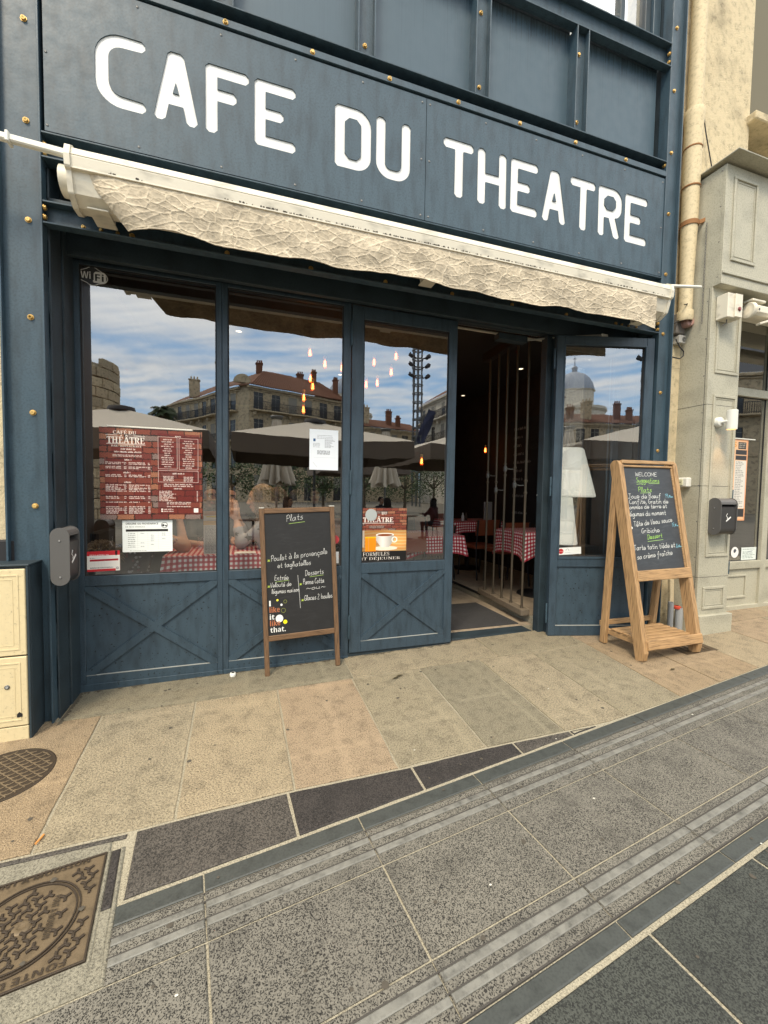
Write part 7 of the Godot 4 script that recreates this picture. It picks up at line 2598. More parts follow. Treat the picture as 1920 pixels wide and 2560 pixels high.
		for k in 4:
			var a := TAU * k / 4.0 + 0.4 * i
			var d := Vector3(cos(a), 0, sin(a))
			w.tube([p + d * 0.006 + Vector3(0, 0.03, 0), p + d * 0.011 + Vector3(0, -0.03, 0), p + d.rotated(Vector3.UP, 0.7) * 0.010 + Vector3(0, -0.03, 0), p + d.rotated(Vector3.UP, 0.7) * 0.006 + Vector3(0, 0.03, 0)], 0.0022, 5, false)
		part("bulb_filament", w, fil, t)
		var l := OmniLight3D.new()
		l.name = "filament_glow"
		l.light_color = Color(1.0, 0.58, 0.24)
		l.light_energy = 0.004
		l.light_size = 0.02
		l.omni_range = 12
		l.omni_attenuation = 2.0
		l.shadow_enabled = true
		l.position = p - Vector3(0, 0.015, 0)
		add_child(l)
	# spots let into the ceiling; the last four added to brighten the guests
	for i in 7:
		var p: Vector3 = [Vector3(2.95, 3.078, -1.96), Vector3(3.0, 3.078, -3.72), Vector3(0.6, 3.078, -3.2), Vector3(-1.35, 3.078, -0.50), Vector3(-0.80, 3.078, -0.50), Vector3(-0.30, 3.078, -0.50), Vector3(-0.85, 3.078, -1.9)][i]
		var t := thing("ceiling_light", ["small round ceiling light above the pipe screen", "small round ceiling light deep in the entrance", "small round ceiling light behind the closed door", "added unseen ceiling light brightening the flowered guest", "added unseen ceiling light over the guests' table", "added unseen ceiling light brightening the curly blond guest", "added small ceiling light behind the guests' table"][i], "ceiling light", p)
		var m := MB.new()
		m.lathe([Vector2(0.045, 0.0), Vector2(0.045, -0.006), Vector2(0.034, -0.008), Vector2(0.034, -0.002)], 18, Transform3D(Basis(), p), false)
		part("rim", m, M.iron, t)
		var e := MB.new()
		e.lathe([Vector2(0.0, -0.004), Vector2(0.033, -0.004), Vector2(0.033, -0.002)], 18, Transform3D(Basis(), p), false)
		part("light_disc", e, glow(Color(1.0, 0.9, 0.75), 1.5), t)
		var l := SpotLight3D.new()
		l.name = "ceiling_beam"
		l.light_color = Color(1.0, 0.85, 0.65)
		l.light_energy = 0.015 if i < 3 else 0.6
		l.light_size = 0.03
		l.spot_angle = 45
		l.spot_range = 10
		l.shadow_enabled = true
		add_child(l)
		l.look_at_from_position(p - Vector3(0, 0.012, 0), p - Vector3(0, 1, 0), Vector3.BACK)
	# big white lamp in the right window, on a dark stand
	var lp := thing("floor_lamp", "big white plastic table lamp behind the open door's glass", "lamp", Vector3(2.385, 0.775, -0.36))
	var x := Transform3D(Basis(), Vector3(2.385, 0, -0.36))
	var ba := MB.new()
	ba.lathe([Vector2(0, 0.775), Vector2(0.126, 0.775), Vector2(0.13, 0.785), Vector2(0.068, 1.262), Vector2(0, 1.262)], 32, x)
	part("base", ba, M.lamp_plastic, lp)
	var sh := MB.new()
	sh.lathe([Vector2(0, 1.264), Vector2(0.272, 1.266), Vector2(0.283, 1.275), Vector2(0.281, 1.29), Vector2(0.163, 1.745), Vector2(0.148, 1.764), Vector2(0, 1.768)], 40, x)
	part("shade", sh, M.lamp_plastic, lp)
	var ll := OmniLight3D.new()  # light added above the lamp to go with its added glow
	ll.name = "floor_lamp_glow"
	ll.light_color = Color(0.95, 1.0, 0.88)
	ll.light_energy = 0.01
	ll.light_size = 0.1
	ll.omni_range = 8
	ll.omni_attenuation = 2.0
	ll.shadow_enabled = true
	ll.position = Vector3(2.385, 1.95, -0.42)
	add_child(ll)
	var stand := MB.new()
	stand.box(Vector3(2.29, 0.02, -0.56), Vector3(2.62, 0.772, -0.12), 0.006)
	tag(part("lamp_stand", stand, M.black), "black stand under the big white lamp", "stand")
	var ct := thing("hanging_coat", "dark coat hanging behind the glass beside the white lamp", "coat", Vector3(2.85, 0.7, -0.62))
	var cm := MB.new()
	var rows := []
	for i in 15:
		var f2 := i / 14.0
		var row := []
		for k in 40:
			var a := -TAU * k / 40.0
			var rr := lerpf(0.26, 0.10, f2 * f2) * (1.0 + 0.16 * sin(a * 7.0 + 2.0 * f2) * (1.0 - f2) + 0.06 * sin(a * 3.0 + 5.0 * f2))
			row.append(Vector3(2.86 + cos(a) * rr, 0.62 + 0.98 * f2 + 0.05 * sin(a * 2.0) * (1.0 - f2), -0.66 + sin(a) * rr * 0.7))
		rows.append(row)
	cm.grid(rows, true)
	part("cloth", cm, mat(lin(0.014, 0.014, 0.016), 0.85, {"rim": 0.2}), ct)
	var rod := MB.new()
	rod.tube([Vector3(2.86, 1.58, -0.66), Vector3(2.86, 1.66, -0.66), Vector3(2.86, 1.66, -0.36)], 0.012, 8)
	part("hook", rod, M.iron, ct)
	# tables
	chair0 = bistro_chair()
	chair0.position = Vector3(1.75, -0.003, -2.2)
	chair0.rotation.y = 0.2
	dining_table("guests' table", "red gingham cloth of the guests' table against the first window", Vector2(-1.36, -0.95), Vector2(-0.56, -0.24), 0.785, 0.0, 0.24)
	dining_table("table", "red gingham cloth on the table right behind the pipes", Vector2(2.18, -1.30), Vector2(2.95, -0.72), 0.86, 0.078, 0.26)
	dining_table("table", "red gingham cloth on the far table seen through the doorway", Vector2(2.20, -3.15), Vector2(3.05, -2.42), 0.86, 0.078, 0.16)
	dining_table("table", "red gingham cloth on the table behind the closed door", Vector2(1.0, -2.0), Vector2(1.72, -1.25), 0.78, 0.0, 0.20)
	dining_table("table", "red gingham cloth on the dark table mid-café", Vector2(-0.2, -3.2), Vector2(0.8, -2.5), 0.78, 0.0, 0.20)
	for c in [[1.02, -0.003, -0.95, 3.3, "behind the closed door's lower glass"], [2.45, 0.078, -2.15, 0.1, "before the far table"], [2.0, 0.078, -2.75, -1.5, "at the side of the far table"], [2.55, 0.078, -1.62, 0.0, "behind the pipes"], [0.2, -0.003, -2.25, 0.1, "at the dark middle table"], [0.55, -0.003, -3.5, 3.1, "on the far side of the dark middle table"]]:
		copy(chair0, "bistro_chair", Vector3(c[0], c[1], c[2]), c[3], "red-brown leather bistro chair " + c[4], "bistro chairs in the café")
	bottle("salt bottle on the far table", Vector3(2.42, 0.862, -2.58), lin(0.6, 0.6, 0.58))
	bottle("small dark pepper bottle on the far table", Vector3(2.50, 0.862, -2.62), lin(0.06, 0.04, 0.03))
	var card := MB.new()
	card.box(Vector3(2.80, 0.862, -2.6), Vector3(2.95, 1.16, -2.59), 0.002)
	tag(part("menu_card", card, mat(lin(0.30, 0.28, 0.26), 0.7)), "pale menu card standing on the far table between the pipes", "menu card")
	# menu holder and paper on the guests' table
	var mi := Image.create(120, 300, false, Image.FORMAT_RGB8)
	mi.fill(Color(0.80, 0.77, 0.72))
	rect_in(mi, 0, 0, 120, 30, Color(0.62, 0.42, 0.28))
	rect_in(mi, 20, 34, 100, 42, Color(0.85, 0.75, 0.2))
	rect_in(mi, 0, 66, 120, 96, Color(0.80, 0.62, 0.35))
	for y in range(110, 296, 10):
		scribble(mi, 10, 60 + rng.randf_range(0, 50), y, 6, Color(0.45, 0.43, 0.42))
	sheet("standing_menu", "narrow menu card standing on the gingham cloth beside the window post", "menu card", flat(-1.082, 0.79, -0.955, 1.12, -0.262), 0.004, printed(mi))
	var pm := MB.new()
	pm.box(Vector3(-0.86, 0.7885, -0.36), Vector3(-0.70, 0.7905, -0.255), 0.0005)
	tag(part("paper_napkin", pm, M.paper), "white paper napkin on the edge of the gingham cloth in window two", "napkin")
	var glass := MB.new()
	glass.lathe([Vector2(0, 0.79), Vector2(0.028, 0.79), Vector2(0.033, 0.90), Vector2(0.031, 0.90), Vector2(0.026, 0.80), Vector2(0, 0.80)], 16, Transform3D(Basis(), Vector3(-1.12, 0, -0.5)))
	tag(part("water_glass", glass, M.glass), "water glass on the guests' gingham table", "glass")

func bottle(label: String, at: Vector3, col: Color) -> void:
	var m := MB.new()
	m.lathe([Vector2(0, 0), Vector2(0.022, 0), Vector2(0.023, 0.06), Vector2(0.019, 0.08), Vector2(0.009, 0.095), Vector2(0.009, 0.125), Vector2(0, 0.126)], 12, Transform3D(Basis(), at))
	tag(part("condiment_bottle", m, mat(col, 0.4)), label, "bottle")

func bistro_chair() -> Node3D:
	var t := model("bistro_chair", "red-brown leather bistro chair with its back to the closed door", "chair", "bistro chairs in the café")
	plank("seat", Vector3(-0.21, 0.43, -0.21), Vector3(0.21, 0.475, 0.21), M.leather, t, 0.018)
	var b := MB.new()
	var rows := []
	for i in 7:
		var row := []
		for j in 11:
			var a := lerpf(-0.2, 0.2, j / 10.0)
			row.append(Vector3(-a, 0.62 + 0.22 * i / 6.0, 0.215 + 0.03 * i / 6.0 - 0.25 * a * a))
		rows.append(row)
	b.grid(rows)
	var back := []
	for r in rows:
		var row := []
		for p in r:
			row.append(p + Vector3(0, 0, -0.02))
		row.reverse()
		back.append(row)
	b.grid(back)
	part("backrest", b, M.leather, t)
	for s in [-1.0, 1.0]:
		var m := MB.new()
		m.tube([Vector3(0.19 * s, 0.0, -0.22), Vector3(0.185 * s, 0.43, -0.19)], 0.012, 8)
		part("leg", m, M.black, t)
		var n := MB.new()
		n.tube([Vector3(0.20 * s, 0.0, 0.25), Vector3(0.19 * s, 0.44, 0.20), Vector3(0.19 * s, 0.84, 0.245)], 0.012, 8)
		part("leg", n, M.black, t)
	return t

func dining_table(called: String, label: String, a: Vector2, b: Vector2, y: float, floor_y: float, hang: float) -> void:
	var ce := (a + b) / 2
	var t := thing("dining_table", "small pedestal table under the " + label.substr(4), "table", Vector3(ce.x, floor_y, ce.y))
	plank("table_top", Vector3(a.x, y - 0.03, a.y), Vector3(b.x, y - 0.003, b.y), M.oak_x, t, 0.003)
	var leg := MB.new()
	leg.lathe([Vector2(0.0, floor_y + 0.03), Vector2(0.035, floor_y + 0.03), Vector2(0.03, y - 0.03), Vector2(0, y - 0.03)], 12, Transform3D(Basis(), Vector3(ce.x, 0, ce.y)))
	part("leg", leg, M.black, t)
	var foot := MB.new()
	foot.lathe([Vector2(0.0, floor_y), Vector2(0.22, floor_y), Vector2(0.21, floor_y + 0.02), Vector2(0.04, floor_y + 0.035), Vector2(0, floor_y + 0.035)], 24, Transform3D(Basis(), Vector3(ce.x, 0, ce.y)))
	part("foot", foot, M.black, t)
	# cloth: top sheet and hanging sides with folds
	var U := 0.036
	var mb := MB.new()
	mb.quad(Vector3(a.x, y, b.y), Vector3(b.x, y, b.y), Vector3(b.x, y, a.y), Vector3(a.x, y, a.y), Vector2(a.x, a.y) / U, Vector2(b.x, b.y) / U)
	var w := b.x - a.x
	var d := b.y - a.y
	var per := 2.0 * (w + d)
	var N := 120
	var rows := []
	for i in 7:
		var f := i / 6.0
		var row := []
		for k in N + 1:
			var s := per * k / N
			var p := Vector2.ZERO
			var o := Vector2.ZERO
			var corner := 0.0
			if s < w:
				p = Vector2(a.x + s, b.y); o = Vector2(0, 1); corner = minf(s, w - s)
			elif s < w + d:
				p = Vector2(b.x, b.y - (s - w)); o = Vector2(1, 0); corner = minf(s - w, w + d - s)
			elif s < 2 * w + d:
				p = Vector2(b.x - (s - w - d), a.y); o = Vector2(0, -1); corner = minf(s - w - d, 2 * w + d - s)
			else:
				p = Vector2(a.x, a.y + (s - 2 * w - d)); o = Vector2(-1, 0); corner = minf(s - 2 * w - d, per - s)
			var c := exp(-corner * 14.0)
			var out := (p - ce).normalized()
			var g := o.lerp(out, c).normalized()
			var fold := 0.012 * sin(s * 26.0) * f + 0.05 * c * f
			row.append(Vector3(p.x + g.x * (fold + 0.012 * f), y - hang * f * (1.0 + 0.28 * c), p.y + g.y * (fold + 0.012 * f)))
		rows.append(row)
	var flip := []
	for r in rows:
		flip.push_front(r)
	mb.grid(flip, false, Vector2(per / U, -hang / U))
	tag(part("tablecloth", mb, M.cloth), label, "tablecloth")

# ---------------------------------------------------------------- guests by the window
func guests() -> void:
	# curly guest in the star jumper, elbows on the table, facing the other end of it
	var turn := -PI / 2
	var to := func(p: Vector3, at: Vector3, tn: float) -> Vector3: return (p - at).rotated(Vector3.UP, -tn)
	var at1 := Vector3(-0.50, 0.0, -0.62)
	var e1: Vector3 = to.call(Vector3(-0.815, 0.835, -0.54), at1, turn)
	var w1: Vector3 = to.call(Vector3(-0.850, 1.035, -0.58), at1, turn)
	var e2: Vector3 = to.call(Vector3(-0.775, 0.835, -0.74), at1, turn)
	var w2: Vector3 = to.call(Vector3(-0.842, 1.045, -0.655), at1, turn)
	var grey := Color(0.30, 0.31, 0.33)
	# facing -x the guest's own right hand is on the far side of the table
	var p1 := seated("person", "curly blond person in grey star-patterned jumper, hands clasped, elbows on the gingham table", at1, turn, {"top": grey, "hair": Color(0.20, 0.125, 0.060), "style": "curly", "skin": Color(0.52, 0.30, 0.20), "cell": 0.010, "cuff": 0.55, "curl": 0.75, "lean": 0.12, "look": Vector3(0.1, -0.15, 0), "arms": [[e1, w1, Vector3(0.25, 1.0, 0.35), Vector3(-0.7, 0.1, -0.2)], [e2, w2, Vector3(-0.3, 1.0, 0.35), Vector3(0.8, 0.1, -0.2)]]})
	var m1 := e1.lerp(w1, 0.55)
	var s1 := Vector3(0.165, 0.995, 0.12)
	star_on(p1, s1.lerp(e1, 0.66) + Vector3(0.03, 0, 0), Vector3(1, 0.1, 0.2), Vector3(0, 1, 0.3), 0.034, [s1, e1, 0.048, 0.040])
	star_on(p1, s1.lerp(e1, 0.18) + Vector3(0.03, 0, 0), Vector3(1, 0.2, 0), Vector3(0.2, 1, 0.5), 0.030, [s1, e1, 0.048, 0.040])
	star_on(p1, e1.lerp(m1, 0.75) + Vector3(0.03, 0, 0.02), Vector3(1, 0, 0.4), Vector3(0.4, 1, 0.1), 0.024, [e1, m1, 0.044, 0.037])
	# guest in the flowered dress with the bare forearm on the cloth
	var at5 := Vector3(-1.62, 0.0, -0.52)
	var t5 := PI / 2
	var e5: Vector3 = to.call(Vector3(-1.245, 0.825, -0.46), at5, t5)
	var w5: Vector3 = to.call(Vector3(-1.285, 1.05, -0.53), at5, t5)
	var e6: Vector3 = to.call(Vector3(-1.36, 0.83, -0.75), at5, t5)
	var w6: Vector3 = to.call(Vector3(-1.15, 0.82, -0.68), at5, t5)
	var p5 := seated("person", "person in a dark flower-print dress, bare forearm propped on the gingham cloth", at5, t5, {"top": Color(0.035, 0.022, 0.032), "trousers": Color(0.035, 0.022, 0.032), "hair": Color(0.045, 0.028, 0.018), "style": "long", "skin": Color(0.46, 0.26, 0.165), "cell": 0.011, "cuff": 0.0, "lean": 0.10, "look": Vector3(0.12, 0.2, 0), "arms": [[e6, w6, Vector3(-0.2, -0.1, 1), Vector3.DOWN], [e5, w5, Vector3(-0.2, 1, -0.1), Vector3(1, 0, 0.3)]]})
	# the print: small pale and wine flowers scattered over dress and sleeve
	for pal in [[Color(0.42, 0.42, 0.46), 260], [Color(0.16, 0.03, 0.05), 160]]:
		var fl := MB.new()
		fl.c = pal[0]
		for i in pal[1]:
			var f := rng.randf()
			var a := rng.randf_range(-0.6, PI + 0.6)
			var c := Vector3.ZERO
			var nn := Vector3.ZERO
			if i % 5 == 0:
				var s5 := Vector3(-0.165, 0.995, 0.10)
				var ax := s5.lerp(e5, f * 0.75)
				nn = Vector3(-cos(a), sin(a) * 0.4, sin(a)).normalized()
				c = ax + nn * (lerpf(0.052, 0.043, f * 0.75) + 0.004)
			elif i % 2:
				nn = Vector3(-sin(a * 0.6 + 0.3) , 0.1, cos(a)).normalized()
				c = Vector3(-0.07 * absf(nn.x), lerpf(0.58, 0.95, f), lerpf(0.0, 0.09, f)) + nn * Vector3(0.112, 0.1, 0.107)
			else:
				nn = Vector3(-absf(cos(a)), absf(sin(a)), 0).normalized()
				c = Vector3(-0.10, 0.525, lerpf(0.02, 0.42, f)) + nn * (lerpf(0.09, 0.062, f) + 0.003)
			var xx := Vector3.UP.cross(nn).normalized() if absf(nn.y) < 0.9 else Vector3.RIGHT
			var yy := nn.cross(xx)
			var r := rng.randf_range(0.007, 0.012)
			for k in 5:
				var b0 := TAU * k / 5.0
				fl.tri(c + nn * 0.002, c + (xx * cos(b0) + yy * sin(b0)) * r, c + (xx * cos(b0 + 1.0) + yy * sin(b0 + 1.0)) * r)
		stuff(part("flower_print", fl, M.body, p5))
	# others round the table and behind
	seated("person", "dark-haired person in a navy jacket, face beside the window post behind the clasped hands", Vector3(-0.98, 0.0, -1.28), 0.45, {"top": Color(0.012, 0.014, 0.035), "hair": Color(0.014, 0.010, 0.009), "style": "wavy", "skin": Color(0.40, 0.22, 0.16), "look": Vector3(0.1, -0.35, 0)})
	seated("person", "dark-haired person facing the street, above the oak board's top left corner", Vector3(-0.385, 0.03, -1.95), -0.25, {"top": Color(0.02, 0.02, 0.024), "hair": Color(0.012, 0.009, 0.008), "style": "bun", "skin": Color(0.44, 0.25, 0.17), "look": Vector3(0.15, 0.2, 0)})
	seated("person", "brown wavy-haired person seen from behind, next to the curly blond one", Vector3(-0.50, -0.02, -1.02), PI * 0.93, {"top": Color(0.05, 0.045, 0.05), "hair": Color(0.075, 0.042, 0.026), "style": "wavy"})
	seated("person", "person with long straight dark hair seen from behind, above the oak board", Vector3(-0.255, -0.04, -1.25), PI, {"top": Color(0.02, 0.018, 0.02), "hair": Color(0.022, 0.014, 0.011), "style": "long"})
	seated("person", "dark figure with black hair between the menu poster and the window post", Vector3(-1.20, 0.0, -1.45), 0.7, {"top": Color(0.02, 0.02, 0.022), "hair": Color(0.012, 0.01, 0.01), "style": "long", "skin": Color(0.38, 0.22, 0.16)})
	seated("person", "dim person at the back table behind the closed door", Vector3(0.25, 0.0, -3.55), 0.1, {"top": Color(0.05, 0.05, 0.06), "hair": Color(0.02, 0.015, 0.012), "style": "short"})
	var bq := thing("banquette", "dark upholstered bench along the left wall under the flowered guest", "bench", Vector3(-1.65, 0, -0.9))
	plank("seat", Vector3(-1.89, 0.0, -1.7), Vector3(-1.43, 0.425, -0.12), M.dark_fabric, bq, 0.02)
	plank("backrest", Vector3(-1.898, 0.43, -1.7), Vector3(-1.84, 0.95, -0.5), M.dark_fabric, bq, 0.02)
	# shaggy bag on the ledge in the corner of window one
	var bag := thing("shaggy_bag", "shaggy grey-blond fur bag low in the corner of the first window", "bag", Vector3(-1.77, 0.425, -0.28))
	var core := MB.new()
	core.ball(Vector3(-1.765, 0.65, -0.30), Vector3(0.085, 0.225, 0.09), 16, 12)
	part("pouch", core, mat(lin(0.09, 0.10, 0.12), 0.9), bag)
	var fur := MB.new()
	for i in 420:
		var a := rng.randf() * TAU
		var el := rng.randf_range(0.1, 1.5)
		var d := Vector3(cos(a) * cos(el), sin(el), sin(a) * cos(el))
		var p := Vector3(-1.765, 0.76, -0.30) + d * Vector3(0.085, 0.115, 0.09)
		var k := rng.randf_range(0.45, 1.3)
		fur.c = Color(0.26 * k, 0.21 * k, 0.145 * k)
		var q := Vector3(rng.randf_range(-1, 1), rng.randf_range(-0.3, 0.6), rng.randf_range(-1, 1)) * 0.02
		fur.tube([p, p + d * 0.025 + q * 0.5, p + d * 0.045 + q + Vector3(0, -0.015, 0), p + d * 0.055 + q * 1.6 + Vector3(0, -0.045, 0)], [0.0028, 0.003, 0.0024, 0.0006], 4, false)
	part("fur", fur, M.hair, bag)

# ---------------------------------------------------------------- the square in front of the café (seen mirrored in its windows)
func square() -> void:
	M.stonewall = mat(lin(0.55, 0.45, 0.30), 0.95, {"tex": ntex(81, 0.02, [[0.0, 0.55], [0.4, 0.9], [1.0, 1.0]], 512, 6), "scale": 0.22})
	M.whitewall = mat(lin(0.74, 0.68, 0.56), 0.9, {"tex": ntex(82, 0.02, [[0.0, 0.8], [1.0, 1.0]], 256, 5), "scale": 0.15})
	M.tile = mat(lin(0.27, 0.112, 0.06), 0.9, {"tex": ntex(83, 0.05, [[0.0, 0.55], [1.0, 1.0]], 256, 5), "scale": 0.6})
	M.slate_roof = mat(lin(0.10, 0.105, 0.115), 0.8)
	M.hazed_zinc = mat(lin(0.30, 0.34, 0.40), 0.7)  # dome metal, paled to grey-blue in the colour in place of distant haze
	M.window = mat(lin(0.03, 0.035, 0.04), 0.25)
	M.shutter = mat(lin(0.24, 0.23, 0.20), 0.8)
	M.railing = mat(lin(0.02, 0.02, 0.022), 0.6)
	M.sail = mat(lin(0.50, 0.45, 0.37), 0.9, {"rim": 0.2})
	M.sail_dark = mat(lin(0.13, 0.105, 0.085), 0.9)
	M.leafy = mat(lin(0.045, 0.075, 0.025), 0.7, {"vc": 1})
	M.leafy.albedo_color = Color.WHITE
	M.bark = mat(lin(0.10, 0.075, 0.05), 0.95)
	# corner house with a hipped tile roof
	var a := thing("corner_house", "stone corner house with orange tiled hip roof and long balconies across the square", "house", Vector3(0, -0.19, 52))
	front(a, Vector3(-0.4, 0, 50), Vector3(12.3, 0, 54.6), 14.0, M.stonewall, 6, [[11.35, 13.3], [7.9, 10.1], [4.3, 6.6], [0.3, 3.3]], [11.2, 7.6])
	front(a, Vector3(-11.6, 0, 67), Vector3(-1.6, 0, 51.0), 14.0, M.stonewall, 8, [[11.35, 13.3], [7.9, 10.1], [4.3, 6.6], [0.3, 3.3]], [11.2, 7.6])
	var ch := MB.new()
	quad2(ch, Vector3(-1.6, -0.2, 51.0), Vector3(-0.4, -0.2, 50), 14.2)
	quad2(ch, Vector3(12.3, -0.2, 54.6), Vector3(9, -0.2, 66), 14.2)
	part("wall", ch, M.stonewall, a)
	var rf := MB.new()
	var e := [Vector3(-2.0, 13.79, 50.5), Vector3(-0.3, 13.79, 49.4), Vector3(12.9, 13.79, 54.2), Vector3(9, 13.79, 67), Vector3(-12, 13.79, 67.4)]
	var r0 := Vector3(1.4, 16.9, 55)
	var r1 := Vector3(9.4, 16.9, 58)
	var r2 := Vector3(-6.5, 16.4, 66)
	rf.tri(e[0], r0, e[1]); rf.tri(e[1], r0, r1); rf.tri(e[1], r1, e[2]); rf.tri(e[2], r1, e[3]); rf.tri(e[0], e[4], r2); rf.tri(e[0], r2, r0)
	var roof := part("roof", rf, M.tile, a)
	tile_rows(roof, e[1], e[2], r0, r1, 46)
	for c in [[-3.8, 15.2, 54.5, 1.1, 2.2], [0.9, 16.4, 54.8, 0.8, 1.6], [6.5, 16.5, 57.5, 0.9, 1.3], [8.4, 16.2, 57.0, 0.7, 2.0], [11.2, 14.6, 55.6, 0.7, 2.4], [-7.5, 15.0, 61.0, 1.3, 1.6]]:
		chimney(roof, Vector3(c[0], c[1], c[2]), c[3], c[4])
	# dormer arch over the chamfered corner
	var arch := MB.new()
	arch.prism(arc(Vector2(0, 0), 1.0, 0, PI, 12), 0.4, Transform3D(Basis(Vector3.UP, PI), Vector3(-1.2, 14.2, 50.7)))
	part("dormer", arch, M.stonewall, a)
	# long low house next to it
	var b := thing("long_house", "low stone house with tiled roof and chimneys to the right of the corner house", "house", Vector3(18, -0.19, 58))
	front(b, Vector3(12.4, 0, 56.2), Vector3(26, 0, 60.0), 11.2, M.stonewall, 7, [[8.6, 10.4], [5.0, 7.2]], [])
	var rb := MB.new()
	rb.quad(Vector3(12.2, 10.98, 55.7), Vector3(12.2, 13.0, 61.0), Vector3(26.2, 13.0, 65.0), Vector3(26.2, 10.98, 59.5))
	var rbp := part("roof", rb, M.tile, b)
	tile_rows(rbp, Vector3(12.2, 10.98, 55.7), Vector3(26.2, 10.98, 59.5), Vector3(12.2, 13.0, 61.0), Vector3(26.2, 13.0, 65.0), 46)
	for c in [[14.2, 12.0, 58.5, 0.9, 1.5], [16.4, 12.2, 59.0, 1.3, 2.1], [20.8, 12.2, 60.5, 0.9, 2.0], [22.4, 12.0, 60.5, 0.7, 1.3]]:
		chimney(rbp, Vector3(c[0], c[1], c[2]), c[3], c[4])
	# pale apartment house on the right
	var w := thing("pale_house", "pale rendered apartment house with balconies on the right of the square", "house", Vector3(25, -0.19, 45))
	front(w, Vector3(24.6, 0, 56.5), Vector3(24.6, 0, 18.0), 14.6, M.whitewall, 12, [[11.9, 13.7], [8.9, 10.9], [5.8, 7.9]], [11.75, 8.7, 5.6])
	var rw := MB.new()
	rw.quad(Vector3(24.2, 14.38, 56.9), Vector3(28.5, 17.0, 56.9), Vector3(28.5, 17.0, 18), Vector3(24.2, 14.38, 18))
	part("roof", rw, M.tile, w)
	var end := MB.new()
	quad2(end, Vector3(36, -0.2, 57), Vector3(24.6, -0.2, 56.5), 14.6)
	part("wall", end, M.whitewall, w)
	# mansard-roofed house mirrored in the neighbour's window
	var mh := thing("mansard_house", "stone house with slate mansard roof at the far right of the square", "house", Vector3(40, -0.19, 30))
	front(mh, Vector3(33.0, 0, 30.0), Vector3(52.0, 0, 18.0), 13.0, M.stonewall, 7, [[9.4, 11.6], [5.6, 8.0]], [9.2])
	var ms := MB.new()
	ms.quad(Vector3(33, 12.78, 29.7), Vector3(33.8, 16.0, 31.2), Vector3(52.8, 16.0, 19.2), Vector3(52, 12.78, 17.7))
	ms.quad(Vector3(33.8, 16.0, 31.2), Vector3(35.5, 17.5, 34.0), Vector3(54, 17.5, 22), Vector3(52.8, 16.0, 19.2))
	part("roof", ms, M.slate_roof, mh)
	# domed church far behind
	var d := thing("domed_church", "grey domed church with lantern and cross rising behind the roofs", "church", Vector3(45, -0.19, 205))
	var dx := Transform3D(Basis(), Vector3(46.5, 0, 205))
	var dm := MB.new()
	dm.lathe([Vector2(13, 0), Vector2(13, 38), Vector2(14, 39), Vector2(14, 40), Vector2(8.2, 41), Vector2(8.2, 48), Vector2(8.9, 48.6)], 32, dx, false)
	part("drum", dm, M.whitewall, d)
	var cup := MB.new()
	cup.lathe([Vector2(8.6, 48.6), Vector2(8.4, 50.0), Vector2(7.6, 52.4), Vector2(6.2, 54.6), Vector2(4.2, 56.4), Vector2(2.0, 57.4), Vector2(1.2, 57.6)], 32, dx)
	part("dome", cup, M.hazed_zinc, d)
	var la := MB.new()
	la.lathe([Vector2(1.2, 57.4), Vector2(1.2, 59.2), Vector2(1.5, 59.4), Vector2(0.9, 60.0), Vector2(0.3, 60.6), Vector2(0.15, 62.5)], 14, dx)
	la.box(Vector3(46.35, 62.4, 204.9), Vector3(46.65, 64.6, 205.1))
	la.box(Vector3(45.8, 63.4, 204.9), Vector3(47.2, 63.7, 205.1))
	part("lantern", la, M.hazed_zinc, d)
	# round ruined tower of squared blocks at the left
	var t := thing("stone_tower", "round broken-topped tower of old squared stone at the left of the square", "tower", Vector3(-10.1, -0.19, 21.5))
	var core := MB.new()
	core.lathe([Vector2(2.9, -0.2), Vector2(2.9, 7.2), Vector2(0, 7.3)], 32, Transform3D(Basis(), Vector3(-10.1, 0, 21.5)), false)
	part("core", core, M.mortar, t)
	var blocks := []
	for k in 3:
		var mb := MB.new()
		mb.box(Vector3(-0.36, 0.01, -0.12), Vector3(0.36, 0.47, 0.12), 0.02)
		blocks.append(mb.mesh())
	var tones := [mat(lin(0.5, 0.4, 0.26), 0.95, {"tex": M.stonewall.albedo_texture, "scale": 0.6}), mat(lin(0.40, 0.33, 0.22), 0.95, {"tex": M.stonewall.albedo_texture, "scale": 0.7}), mat(lin(0.56, 0.46, 0.30), 0.95, {"tex": M.stonewall.albedo_texture, "scale": 0.8})]
	for row in 16:
		for k in 18:
			if row == 15 and (k * 7 + 3) % 5 < 2:
				continue
			var ang := TAU * (k + 0.5 * (row % 2)) / 26.0 + PI * 0.33
			var dir := Vector3(sin(ang), 0, cos(ang))
			again("stone_block", blocks[0], tones[(row * 5 + k * 3 + (row * k) % 2) % 3], t, Transform3D(Basis(Vector3.UP, ang).scaled(Vector3(1, rng.randf_range(0.92, 1.0), 1)), Vector3(-10.1, -0.19 + 0.48 * row, 21.5) + dir * rng.randf_range(2.98, 3.05)))
	# light mast of bundled tubes
	var mp := Vector3(16.4, -0.19, 38.0)
	var mt := thing("light_mast", "tall lattice light mast with rows of spotlights standing in the square", "light mast", mp)
	for k in 6:
		var an := TAU * k / 6.0
		var tubes := MB.new()
		tubes.tube([mp + Vector3(cos(an) * 0.54, 0, sin(an) * 0.54), mp + Vector3(cos(an) * 0.44, 24.0, sin(an) * 0.44)], 0.065, 7)
		part("mast_tube", tubes, M.iron, mt)
	for k in 26:
		var ring := MB.new()
		var y := 1.0 + 0.9 * k
		ring.lathe([Vector2(0.42, y), Vector2(0.57, y), Vector2(0.57, y + 0.12), Vector2(0.42, y + 0.12), Vector2(0.42, y)], 12, Transform3D(Basis(), mp), false)
		part("mast_ring", ring, M.iron, mt)
